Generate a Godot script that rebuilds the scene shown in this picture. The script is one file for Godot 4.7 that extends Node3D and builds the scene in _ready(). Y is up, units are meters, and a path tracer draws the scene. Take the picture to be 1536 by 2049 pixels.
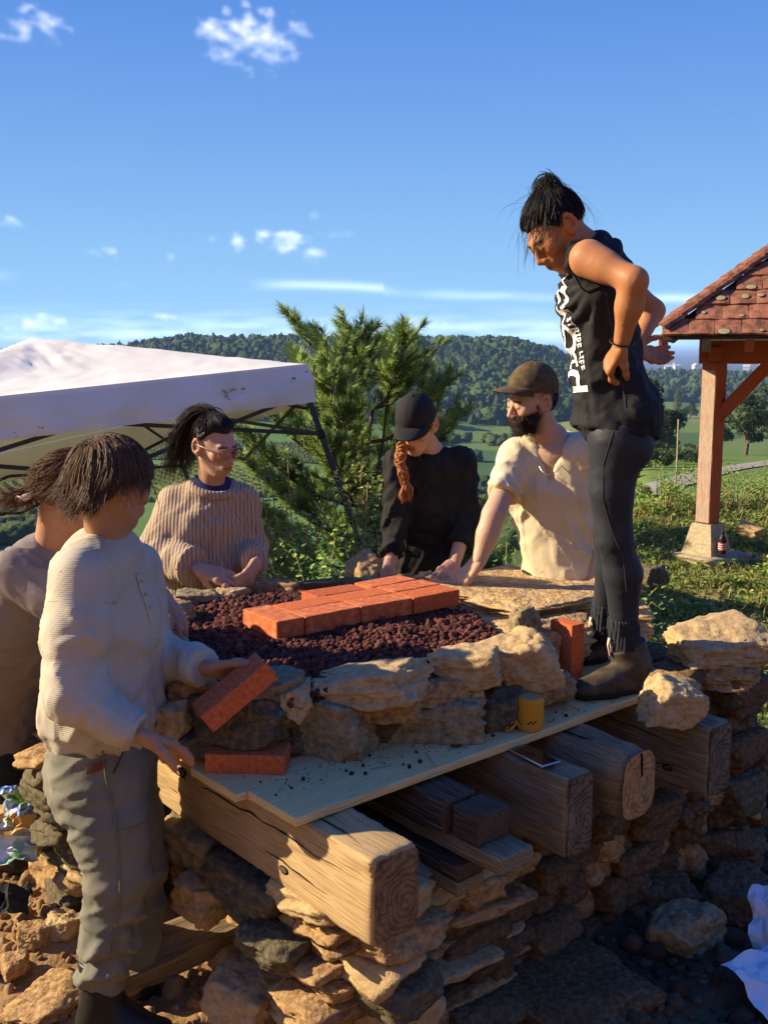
extends Node3D

# ---------------------------------------------------------------- small library
const UP := Vector3.UP
var rng := RandomNumberGenerator.new()
var M := {}
var used_names := {}
var TABLE := Transform3D(Basis(Vector3(0.76073, 0, -0.64907), UP, Vector3(0.64907, 0, 0.76073)), Vector3(-0.217, 0, -2.377))   # x along the planks, z along the beams towards their sawn ends


func rf(a: float, b: float) -> float:
	return rng.randf_range(a, b)


func rv(s: float) -> Vector3:
	return Vector3(rng.randf_range(-s, s), rng.randf_range(-s, s), rng.randf_range(-s, s))


func numbered(called: String) -> String:
	var n: int = used_names.get(called, 0)
	used_names[called] = n + 1
	return called if n == 0 else "%s_%03d" % [called, n]


func tag(o: Node3D, label: String, category: String, group := "", kind := "") -> Node3D:
	if label: o.set_meta("label", label)
	if category: o.set_meta("category", category)
	if group: o.set_meta("group", group)
	if kind: o.set_meta("kind", kind)
	return o


func thing(called: String, label: String, category: String, t := Transform3D(), group := "") -> Node3D:
	var o := Node3D.new()
	o.name = numbered(called)
	add_child(o)
	o.transform = t
	return tag(o, label, category, group)


func part(called: String, mesh: Mesh, mat: Material, parent: Node, t := Transform3D()) -> MeshInstance3D:
	var o := MeshInstance3D.new()
	o.name = numbered(called) if parent == self else called
	o.mesh = mesh
	o.material_override = mat
	o.transform = t
	parent.add_child(o, true)
	return o


func scatter(called: String, mesh: Mesh, mat: Material, places: Array, parent: Node, colors := PackedColorArray()) -> MultiMeshInstance3D:
	var mm := MultiMesh.new()
	mm.transform_format = MultiMesh.TRANSFORM_3D
	mm.use_colors = colors.size() > 0
	mm.mesh = mesh
	mm.instance_count = places.size()
	for i in places.size():
		mm.set_instance_transform(i, places[i])
		if colors.size(): mm.set_instance_color(i, colors[i])
	var o := MultiMeshInstance3D.new()
	o.name = numbered(called) if parent == self else called
	o.multimesh = mm
	o.material_override = mat
	parent.add_child(o, true)
	o.set_meta("kind", "stuff")
	return o


func frame(x: Vector3, y_hint: Vector3, at := Vector3.ZERO) -> Transform3D:
	var bx := x.normalized()
	var bz := bx.cross(y_hint).normalized()
	return Transform3D(Basis(bx, bz.cross(bx), bz), at)


func yaw(deg: float, at := Vector3.ZERO) -> Transform3D:
	return Transform3D(Basis(UP, deg_to_rad(deg)), at)


func euler(rx: float, ry: float, rz: float, at := Vector3.ZERO) -> Transform3D:
	return Transform3D(Basis.from_euler(Vector3(deg_to_rad(rx), deg_to_rad(ry), deg_to_rad(rz))), at)


func lin(r: float, g: float, b: float) -> Color:
	return Color(r, g, b).linear_to_srgb()


func fnl(freq: float, oct := 4, s := 1, type := FastNoiseLite.TYPE_SIMPLEX_SMOOTH) -> FastNoiseLite:
	var n := FastNoiseLite.new()
	n.noise_type = type
	n.frequency = freq
	n.seed = s
	n.fractal_type = FastNoiseLite.FRACTAL_FBM if oct > 1 else FastNoiseLite.FRACTAL_NONE
	n.fractal_octaves = oct
	return n


# a tiling noise picture; stops: position and linear colour
func noise_tex(noise: FastNoiseLite, stops: Array, size := 512) -> NoiseTexture2D:
	var t := NoiseTexture2D.new()
	t.width = size
	t.height = size
	t.seamless = true
	t.noise = noise
	if stops.size():
		var g := Gradient.new()
		var offs := PackedFloat32Array()
		var cols := PackedColorArray()
		for s in stops:
			offs.append(s[0])
			cols.append(s[1])
		g.offsets = offs
		g.colors = cols
		t.color_ramp = g
	return t


var shared_bumps := {}
func bump_tex(key: String, noise: FastNoiseLite, size := 512) -> NoiseTexture2D:
	if not shared_bumps.has(key):
		shared_bumps[key] = noise_tex(noise, [], size)
	return shared_bumps[key]


func mat(called: String, color: Color, rough := 0.85, tex: Texture2D = null, scale := Vector3.ONE, bump: Texture2D = null, bump_cm := 0.3, world := false) -> StandardMaterial3D:
	var m := StandardMaterial3D.new()
	m.resource_name = called
	m.albedo_color = color
	m.roughness = rough
	m.metallic_specular = 0.35
	m.uv1_triplanar = true
	m.uv1_world_triplanar = world
	m.uv1_scale = scale
	if tex: m.albedo_texture = tex
	if bump:
		m.heightmap_enabled = true
		m.heightmap_texture = bump
		m.heightmap_scale = bump_cm
	M[called] = m
	return m


# ---------------------------------------------------------------- mesh builder
class MB:
	var v := PackedVector3Array()
	var n := PackedVector3Array()
	var c := PackedColorArray()
	var uv := PackedVector2Array()
	var i := PackedInt32Array()
	var col := Color.WHITE
	var use_col := false

	func add(p: Vector3) -> int:
		v.append(p)
		if use_col: c.append(col)
		return v.size() - 1

	func tri(a: int, b: int, d: int) -> void:
		i.append(a); i.append(b); i.append(d)

	func quad(a: int, b: int, d: int, e: int) -> void:
		i.append(a); i.append(b); i.append(d)
		i.append(a); i.append(d); i.append(e)

	func face(pts: Array) -> void:      # a flat polygon with vertices of its own, clockwise from outside
		var b := v.size()
		for p in pts: add(p)
		for k in range(1, pts.size() - 1): tri(b, b + k, b + k + 1)

	func box(t: Transform3D, s: Vector3, bevel := 0.0) -> void:      # chamfered box, centred
		var h := s * 0.5
		var bv := minf(bevel, minf(h.x, minf(h.y, h.z)) * 0.9)
		if bv <= 0.0:
			for ax in 3:
				for sg in [-1.0, 1.0]:
					_side(t, h, ax, sg, 0.0)
			return
		for ax in 3:
			for sg in [-1.0, 1.0]:
				_side(t, h, ax, sg, bv)
		for ax in 3:                                                    # edge chamfers
			var a1 := (ax + 1) % 3
			var a2 := (ax + 2) % 3
			for s1 in [-1.0, 1.0]:
				for s2 in [-1.0, 1.0]:
					var q := []
					for e in [[-1.0, 0], [1.0, 0], [1.0, 1], [-1.0, 1]]:
						var p := Vector3.ZERO
						p[ax] = e[0] * (h[ax] - bv)
						p[a1] = s1 * (h[a1] - (bv if e[1] == 0 else 0.0))
						p[a2] = s2 * (h[a2] - (0.0 if e[1] == 0 else bv))
						q.append(p)
					_out(t, q)
		for sx in [-1.0, 1.0]:
			for sy in [-1.0, 1.0]:
				for sz in [-1.0, 1.0]:
					_out(t, [Vector3(sx * h.x, sy * (h.y - bv), sz * (h.z - bv)), Vector3(sx * (h.x - bv), sy * h.y, sz * (h.z - bv)), Vector3(sx * (h.x - bv), sy * (h.y - bv), sz * h.z)])

	func _side(t: Transform3D, h: Vector3, ax: int, sg: float, bv: float) -> void:
		var a1 := (ax + 1) % 3
		var a2 := (ax + 2) % 3
		var q := []
		for e in [[-1.0, -1.0], [1.0, -1.0], [1.0, 1.0], [-1.0, 1.0]]:
			var p := Vector3.ZERO
			p[ax] = sg * h[ax]
			p[a1] = e[0] * (h[a1] - bv)
			p[a2] = e[1] * (h[a2] - bv)
			q.append(p)
		_out(t, q)

	func _out(t: Transform3D, q: Array) -> void:     # faces away from the box's middle
		var nn: Vector3 = (q[1] - q[0]).cross(q[2] - q[0])
		var mid := Vector3.ZERO
		for p in q: mid += p
		if nn.dot(mid) > 0.0: q.reverse()
		var w := []
		for p in q: w.append(t * p)
		face(w)

	func tube(path: PackedVector3Array, radii: PackedFloat32Array, sides := 6, caps := true, flat := 1.0) -> void:
		var b := v.size()
		var m := path.size()
		var tang := (path[1] - path[0]).normalized()
		var u := tang.cross(Vector3(0.31, 0.94, 0.12))
		if u.length() < 0.05: u = tang.cross(Vector3.RIGHT)
		u = u.normalized()
		for k in m:
			var tn := (path[mini(k + 1, m - 1)] - path[maxi(k - 1, 0)]).normalized()
			u = (u - tn * u.dot(tn)).normalized()
			var w := tn.cross(u)
			for s in sides:
				var a := TAU * s / sides
				add(path[k] + (u * cos(a) + w * sin(a) * flat) * radii[k])
		for k in m - 1:
			for s in sides:
				var s2 := (s + 1) % sides
				quad(b + k * sides + s, b + (k + 1) * sides + s, b + (k + 1) * sides + s2, b + k * sides + s2)
		if caps:
			var c0 := add(path[0])
			var c1 := add(path[m - 1])
			for s in sides:
				var s2 := (s + 1) % sides
				tri(c0, b + s, b + s2)
				tri(c1, b + (m - 1) * sides + s2, b + (m - 1) * sides + s)

	func lathe(profile: Array, t := Transform3D(), sides := 20) -> void:   # profile: Vector2(radius, height) from the bottom up
		var b := v.size()
		for k in profile.size():
			for s in sides:
				var a := TAU * s / sides
				add(t * Vector3(cos(a) * profile[k].x, profile[k].y, sin(a) * profile[k].x))
		for k in profile.size() - 1:
			for s in sides:
				var s2 := (s + 1) % sides
				quad(b + k * sides + s, b + k * sides + s2, b + (k + 1) * sides + s2, b + (k + 1) * sides + s)
		if profile[0].x > 0.0: _cap(b, sides, t * Vector3(0, profile[0].y, 0), false)
		if profile[-1].x > 0.0: _cap(b + (profile.size() - 1) * sides, sides, t * Vector3(0, profile[-1].y, 0), true)

	func _cap(b: int, sides: int, mid: Vector3, top: bool) -> void:
		var q := v.size()
		for s in sides: add(v[b + s])
		var m := add(mid)
		for s in sides:
			if top: tri(m, q + s, q + (s + 1) % sides)
			else: tri(m, q + (s + 1) % sides, q + s)

	func append(o: MB, t := Transform3D()) -> void:
		var b := v.size()
		for p in o.v: add(t * p)
		for k in o.i: i.append(b + k)

	func smooth(weld := true) -> void:
		n.resize(v.size())
		var acc := PackedVector3Array()
		acc.resize(v.size())
		var rep := PackedInt32Array()
		rep.resize(v.size())
		if weld:
			var seen := {}
			for k in v.size():
				var key := Vector3i((v[k] * 5000.0).round())
				if not seen.has(key): seen[key] = k
				rep[k] = seen[key]
		else:
			for k in v.size(): rep[k] = k
		for k in range(0, i.size(), 3):
			var a := i[k]
			var b := i[k + 1]
			var d := i[k + 2]
			var fnv := (v[d] - v[a]).cross(v[b] - v[a])
			acc[rep[a]] += fnv
			acc[rep[b]] += fnv
			acc[rep[d]] += fnv
		for k in v.size():
			var q := acc[rep[k]]
			n[k] = q.normalized() if q.length_squared() > 1e-20 else Vector3.UP

	func flat() -> void:
		var ov := v
		var oi := i
		var oc := c
		var ouv := uv
		v = PackedVector3Array(); n = PackedVector3Array(); i = PackedInt32Array(); c = PackedColorArray(); uv = PackedVector2Array()
		for k in range(0, oi.size(), 3):
			var fnv := (ov[oi[k + 2]] - ov[oi[k]]).cross(ov[oi[k + 1]] - ov[oi[k]]).normalized()
			for e in 3:
				v.append(ov[oi[k + e]])
				n.append(fnv)
				i.append(k + e)
				if oc.size(): c.append(oc[oi[k + e]])
				if ouv.size(): uv.append(ouv[oi[k + e]])

	func mesh() -> ArrayMesh:
		if n.size() != v.size(): smooth()
		var arr := []
		arr.resize(Mesh.ARRAY_MAX)
		arr[Mesh.ARRAY_VERTEX] = v
		arr[Mesh.ARRAY_NORMAL] = n
		arr[Mesh.ARRAY_INDEX] = i
		if c.size() == v.size(): arr[Mesh.ARRAY_COLOR] = c
		if uv.size() == v.size(): arr[Mesh.ARRAY_TEX_UV] = uv
		var m := ArrayMesh.new()
		m.add_surface_from_arrays(Mesh.PRIMITIVE_TRIANGLES, arr)
		return m


func flat_mesh(b: MB) -> ArrayMesh:
	b.flat()
	return b.mesh()


# ---------------------------------------------------------------- rocks
var ico_cache := {}
func ico(level: int) -> Array:
	if ico_cache.has(level): return ico_cache[level]
	var v := PackedVector3Array()
	var f := PackedInt32Array()
	var g := (1.0 + sqrt(5.0)) / 2.0
	for s in [[-1, g, 0], [1, g, 0], [-1, -g, 0], [1, -g, 0], [0, -1, g], [0, 1, g], [0, -1, -g], [0, 1, -g], [g, 0, -1], [g, 0, 1], [-g, 0, -1], [-g, 0, 1]]:
		v.append(Vector3(s[0], s[1], s[2]).normalized())
	f = PackedInt32Array([0, 11, 5, 0, 5, 1, 0, 1, 7, 0, 7, 10, 0, 10, 11, 1, 5, 9, 5, 11, 4, 11, 10, 2, 10, 7, 6, 7, 1, 8, 3, 9, 4, 3, 4, 2, 3, 2, 6, 3, 6, 8, 3, 8, 9, 4, 9, 5, 2, 4, 11, 6, 2, 10, 8, 6, 7, 9, 8, 1])
	for l in level:
		var mids := {}
		var f2 := PackedInt32Array()
		for k in range(0, f.size(), 3):
			var m := []
			for e in 3:
				var a := f[k + e]
				var b := f[k + (e + 1) % 3]
				var key := mini(a, b) * 100000 + maxi(a, b)
				if not mids.has(key):
					v.append(((v[a] + v[b]) * 0.5).normalized())
					mids[key] = v.size() - 1
				m.append(mids[key])
			f2.append_array(PackedInt32Array([f[k], m[0], m[2], f[k + 1], m[1], m[0], f[k + 2], m[2], m[1], m[0], m[1], m[2]]))
		f = f2
	# the list above is counter-clockwise from outside: turn it
	for k in range(0, f.size(), 3):
		var q := f[k + 1]
		f[k + 1] = f[k + 2]
		f[k + 2] = q
	ico_cache[level] = [v, f]
	return ico_cache[level]


# a broken block about 1 unit across: planes near the faces of a box, corners knocked off, bedding ledges and chips
func rock(level: int, seed_: int, boxy := 0.8, rough := 0.05, size := Vector3.ONE, cuts := 7) -> MB:
	var r := RandomNumberGenerator.new()
	r.seed = seed_
	var pn := PackedVector3Array()
	var pd := PackedFloat32Array()
	for ax in 3:
		for sg in [-1.0, 1.0]:
			var nn := Vector3.ZERO
			nn[ax] = sg
			nn += Vector3(r.randf_range(-1, 1), r.randf_range(-1, 1), r.randf_range(-1, 1)) * 0.38 * (1.0 - boxy * 0.6)
			pn.append(nn.normalized())
			pd.append(r.randf_range(0.42, 0.51))
	for k in cuts + 6:
		var nn := Vector3(r.randf_range(-1, 1), r.randf_range(-1, 1), r.randf_range(-1, 1)).normalized()
		pn.append(nn)
		pd.append(r.randf_range(0.47, 0.62) + 0.08 * boxy)
	var ns := fnl(2.6, 3, seed_ + 7)
	var nc := fnl(3.2, 2, seed_ + 9, FastNoiseLite.TYPE_CELLULAR)
	nc.cellular_return_type = FastNoiseLite.RETURN_CELL_VALUE
	var nf := fnl(9.0, 3, seed_ + 11)
	var b := MB.new()
	var ic := ico(level)
	var sp := 90.0
	for d in ic[0]:
		var acc := 0.0
		for q in pn.size():
			var dt: float = pn[q].dot(d)
			if dt > 0.05: acc += pow(dt / pd[q] * 0.5, sp)
		var rad := 0.5 * pow(acc, -1.0 / sp)
		var p: Vector3 = d * rad
		var w := ns.get_noise_3dv(p + Vector3.ONE * 3.0) * rough * 1.1
		if level > 1: w += nc.get_noise_3dv(p * Vector3(1.0, 2.2, 1.0)) * rough * 0.42
		if level > 2: w += nf.get_noise_3dv(p) * rough * 0.5
		p *= 1.0 + w / maxf(rad, 0.2)
		b.v.append(p * size)
	b.i = ic[1].duplicate()
	return b


# a beam, board or brick: a box on a grid, rounded, with uneven faces; length along x
func hewn(s: Vector3, radius: float, rough: float, seed_: int, step := 0.03, along := 0.25, wear := 0.0) -> MB:
	var h := s * 0.5
	var cnt := Vector3i(maxi(4, int(s.x / step) + 2), maxi(4, int(s.y / step) + 2), maxi(4, int(s.z / step) + 2))
	var ns := fnl(1.0, 3, seed_)
	var b := MB.new()
	var inner := h - Vector3.ONE * radius
	for ax in 3:
		var a1 := (ax + 1) % 3
		var a2 := (ax + 2) % 3
		for sg in [-1.0, 1.0]:
			var base := b.v.size()
			var n1: int = cnt[a1]
			var n2: int = cnt[a2]
			for j in n2 + 1:
				for k in n1 + 1:
					var p := Vector3.ZERO
					p[ax] = sg * h[ax]
					# crowd the grid lines towards the edges so that the rounding has vertices
					p[a1] = _edge(k, n1, h[a1], radius)
					p[a2] = _edge(j, n2, h[a2], radius)
					var q := p.clamp(-inner, inner)
					var dlt := p - q
					if dlt.length() > 1e-6: p = q + dlt.normalized() * radius
					var smp := Vector3(p.x * along, p.y, p.z) * 9.0
					var w := ns.get_noise_3dv(smp) * rough
					var nn := dlt.normalized()
					if wear > 0.0:      # chipped arrises
						var edge := clampf((absf(nn.x) + absf(nn.y) + absf(nn.z) - 1.05) * 2.0, 0.0, 1.0)
						w -= edge * wear * maxf(0.0, ns.get_noise_3dv(p * 40.0) + 0.25)
					b.v.append(p + nn * w)
			for j in n2:
				for k in n1:
					var a := base + j * (n1 + 1) + k
					if sg > 0: b.quad(a, a + n1 + 1, a + n1 + 2, a + 1)
					else: b.quad(a, a + 1, a + n1 + 2, a + n1 + 1)
	return b


func _edge(k: int, n: int, h: float, r: float) -> float:
	# grid lines from -h to h, with one where each rounding starts
	if k == 0: return -h
	if k == n: return h
	if n < 3: return 0.0
	return lerpf(-(h - r), h - r, float(k - 1) / (n - 2))


# ---------------------------------------------------------------- soft bodies: a field of rounded bones, meshed as surface nets
class Field:
	var o: Vector3
	var cell: float
	var nx: int
	var ny: int
	var nz: int
	var val := PackedFloat32Array()
	var lo_t := Vector3i(100000, 100000, 100000)
	var hi_t := Vector3i(-1, -1, -1)
	var blocks := {}

	func _init(lo: Vector3, hi: Vector3, c: float) -> void:
		o = lo
		cell = c
		nx = int(ceil((hi.x - lo.x) / c)) + 2
		ny = int(ceil((hi.y - lo.y) / c)) + 2
		nz = int(ceil((hi.z - lo.z) / c)) + 2
		val.resize(nx * ny * nz)

	# an elliptic tapered bone from a to b: half widths wa, wb along lat, half depths da, db across; flat bits: 1 cuts a square end at a, 2 at b; amount < 0 carves
	func bone(a: Vector3, b: Vector3, wa: float, wb: float, k := 90.0, da := -1.0, db := -1.0, lat := Vector3.ZERO, flat := 0, carve := false) -> void:
		if da < 0.0: da = wa
		if db < 0.0: db = wb
		var ax := b - a
		var ln := ax.length()
		if ln < 1e-5:
			ax = Vector3.UP
			ln = 1e-5
		else:
			ax /= ln
		if lat == Vector3.ZERO: lat = ax.cross(Vector3(0.3, 0.2, 0.9))
		lat = (lat - ax * lat.dot(ax)).normalized()
		var fr := ax.cross(lat)
		var big := maxf(maxf(wa, da), maxf(wb, db)) + 3.2 / k
		var lo := (a.min(b) - Vector3.ONE * big - o) / cell
		var hi := (a.max(b) + Vector3.ONE * big - o) / cell
		var i0 := maxi(0, int(lo.x)); var i1 := mini(nx - 1, int(hi.x) + 1)
		var j0 := maxi(0, int(lo.y)); var j1 := mini(ny - 1, int(hi.y) + 1)
		var k0 := maxi(0, int(lo.z)); var k1 := mini(nz - 1, int(hi.z) + 1)
		var most := 3.2 / k
		for kk in range(k0, k1 + 1):
			for jj in range(j0, j1 + 1):
				var base := (kk * ny + jj) * nx
				var row := o + Vector3(0, jj * cell, kk * cell) - a
				for ii in range(i0, i1 + 1):
					var ap := row + Vector3(ii * cell, 0, 0)
					var t := ap.dot(ax)
					var tc := clampf(t, 0.0, ln)
					var u := tc / ln
					var w := wa + (wb - wa) * u
					var d := da + (db - da) * u
					var x := ap.dot(lat)
					var z := ap.dot(fr)
					var e := t - tc
					var dist: float
					var isflat := e != 0.0 and ((e < 0.0 and flat & 1) or (e > 0.0 and flat & 2))
					if isflat: e = absf(e)
					var m := minf(w, d)
					var xx := x / w
					var zz := z / d
					if isflat:
						var q0 := sqrt(xx * xx + zz * zz)
						dist = maxf((1.0 - 1.0 / maxf(q0, 1e-3)) * sqrt(x * x + z * z), e * 3.0)
					else:
						var ee := e / m
						var q := sqrt(xx * xx + zz * zz + ee * ee)
						if q < 1e-3: dist = -m
						else: dist = (1.0 - 1.0 / q) * sqrt(x * x + z * z + e * e)
					if dist > most: continue
					if carve:
						val[base + ii] *= 1.0 / (1.0 + exp(-k * dist))
					else:
						val[base + ii] += exp(-k * maxf(dist, -3.0 / k))
		lo_t = lo_t.min(Vector3i(i0, j0, k0))
		hi_t = hi_t.max(Vector3i(i1, j1, k1))

	func ball(c: Vector3, r: float, k := 90.0, carve := false) -> void:
		bone(c, c + Vector3(0, 1e-4, 0), r, r, k, -1.0, -1.0, Vector3.ZERO, 0, carve)

	func sample(p: Vector3) -> float:
		var q := (p - o) / cell
		var i := int(q.x); var j := int(q.y); var k := int(q.z)
		if i < 0 or j < 0 or k < 0 or i >= nx - 1 or j >= ny - 1 or k >= nz - 1: return 0.0
		var f := q - Vector3(i, j, k)
		var b := (k * ny + j) * nx + i
		var s := nx
		var t := nx * ny
		var c00 := lerpf(val[b], val[b + 1], f.x)
		var c10 := lerpf(val[b + s], val[b + s + 1], f.x)
		var c01 := lerpf(val[b + t], val[b + t + 1], f.x)
		var c11 := lerpf(val[b + t + s], val[b + t + s + 1], f.x)
		return lerpf(lerpf(c00, c10, f.y), lerpf(c01, c11, f.y), f.z)

	# the first point on the way from p along d where the surface begins
	func hit(p: Vector3, d: Vector3, reach := 0.6) -> Vector3:
		var st := cell * 0.5
		var t := 0.0
		var was := 0.0
		while t < reach:
			var s := sample(p + d * t)
			if s >= 1.0:
				return p + d * (t - st * (s - 1.0) / maxf(s - was, 1e-5))
			was = s
			t += st
		return p + d * reach

	func clip(at: Vector3, nrm: Vector3, within := 1e9) -> void:     # cuts away what lies on the side nrm points to
		var nn := nrm.normalized()
		for kk in range(maxi(0, lo_t.z), hi_t.z + 1):
			for jj in range(maxi(0, lo_t.y), hi_t.y + 1):
				var base := (kk * ny + jj) * nx
				for ii in range(maxi(0, lo_t.x), hi_t.x + 1):
					var s := val[base + ii]
					if s > 0.0:
						var p := o + Vector3(ii, jj, kk) * cell - at
						var h := p.dot(nn)
						if h > -cell * 2.0 and p.length() < within:
							val[base + ii] = minf(s, exp(-250.0 * h))

	func mesh(out: MB) -> int:                # appends the surface; returns the first new vertex
		var first := out.v.size()
		var ids := {}
		var cells := PackedInt32Array()
		var sx := 1
		var sy := nx
		var sz := nx * ny
		var i0 := maxi(0, lo_t.x - 1); var i1 := mini(nx - 2, hi_t.x)
		var j0 := maxi(0, lo_t.y - 1); var j1 := mini(ny - 2, hi_t.y)
		var k0 := maxi(0, lo_t.z - 1); var k1 := mini(nz - 2, hi_t.z)
		for kk in range(k0, k1 + 1):
			for jj in range(j0, j1 + 1):
				var b := (kk * ny + jj) * nx + i0
				var pm := (1 if val[b] >= 1.0 else 0) + (1 if val[b + sy] >= 1.0 else 0) + (1 if val[b + sz] >= 1.0 else 0) + (1 if val[b + sy + sz] >= 1.0 else 0)
				for ii in range(i0, i1 + 1):
					var c1 := b + 1
					var nm := (1 if val[c1] >= 1.0 else 0) + (1 if val[c1 + sy] >= 1.0 else 0) + (1 if val[c1 + sz] >= 1.0 else 0) + (1 if val[c1 + sy + sz] >= 1.0 else 0)
					var tot := pm + nm
					if tot != 0 and tot != 8:
						var f := [0.0, 0.0, 0.0, 0.0, 0.0, 0.0, 0.0, 0.0]
						for q in 8:
							f[q] = log(maxf(val[b + (q & 1) + (sy if q & 2 else 0) + (sz if q & 4 else 0)], 0.02))
						var s := Vector3.ZERO
						var cnt := 0
						for q in 8:
							for e in 3:
								var bit := 1 << e
								if q & bit: continue
								var fa: float = f[q]
								var fb: float = f[q | bit]
								if (fa >= 0.0) != (fb >= 0.0):
									var p := Vector3(q & 1, (q >> 1) & 1, (q >> 2) & 1)
									p[e] += fa / (fa - fb)
									s += p
									cnt += 1
						out.add(o + (Vector3(ii, jj, kk) + s / maxi(cnt, 1)) * cell)
						ids[b] = out.v.size() - 1
						cells.append(b)
					pm = nm
					b = c1
		for b in cells:
			var a := val[b] >= 1.0
			for e in 3:
				var st := sx if e == 0 else (sy if e == 1 else sz)
				if b + st >= val.size(): continue
				var z := val[b + st] >= 1.0
				if a == z: continue
				var p := sy if e == 0 else (sz if e == 1 else sx)
				var q := sz if e == 0 else (sx if e == 1 else sy)
				if not (ids.has(b - p) and ids.has(b - q) and ids.has(b - p - q)): continue
				if a: out.quad(ids[b], ids[b - q], ids[b - p - q], ids[b - p])
				else: out.quad(ids[b], ids[b - p], ids[b - p - q], ids[b - q])
		return first


# ---------------------------------------------------------------- the scene
func _ready() -> void:
	rng.seed = 20241
	var cam := Camera3D.new()
	cam.name = "camera"
	cam.position = Vector3(0, 1.9, 0)
	cam.rotation_degrees = Vector3(-8.777, 0, 0)
	cam.fov = 53.1
	cam.near = 0.05
	cam.far = 30000.0
	add_child(cam)
	cam.current = true

	var sun := DirectionalLight3D.new()
	sun.name = "sun"
	var to_sun := Vector3(-0.99, 0.0, -0.10).normalized() * cos(deg_to_rad(27.0)) + UP * sin(deg_to_rad(27.0))
	sun.basis = Basis.looking_at(-to_sun, UP)
	sun.light_color = Color(1.0, 0.915, 0.765)
	sun.light_energy = 1.6
	sun.light_angular_distance = 0.5
	sun.shadow_enabled = true
	add_child(sun)

	var env := Environment.new()
	env.background_mode = Environment.BG_SKY
	var sky_mat := ProceduralSkyMaterial.new()
	sky_mat.sky_top_color = lin(0.010, 0.105, 0.49)
	sky_mat.sky_horizon_color = lin(0.30, 0.55, 0.78)
	sky_mat.sky_curve = 0.155
	sky_mat.sky_energy_multiplier = 0.86
	sky_mat.ground_horizon_color = lin(0.22, 0.26, 0.24)
	sky_mat.ground_bottom_color = lin(0.08, 0.08, 0.05)
	sky_mat.sun_angle_max = 50.0
	sky_mat.sun_curve = 0.22
	sky_mat.sky_cover = ImageTexture.create_from_image(cloud_cover())
	sky_mat.sky_cover_modulate = Color(1, 1, 1, 1)
	var sky := Sky.new()
	sky.sky_material = sky_mat
	env.sky = sky
	env.ambient_light_source = Environment.AMBIENT_SOURCE_SKY
	env.tonemap_mode = Environment.TONE_MAPPER_LINEAR
	env.tonemap_exposure = 1.95
	env.sdfgi_enabled = true
	env.ssao_enabled = true
	env.ssil_enabled = true
	env.fog_enabled = true
	env.fog_density = 0.00016
	env.fog_light_color = Color(0.62, 0.75, 0.95)
	var we := WorldEnvironment.new()
	we.name = "environment"
	we.environment = env
	add_child(we)

	make_materials()
	build_ground()
	build_table()
	build_background()
	build_tent()
	build_pavilion()
	build_plants()
	build_people()
	build_details()


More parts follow.
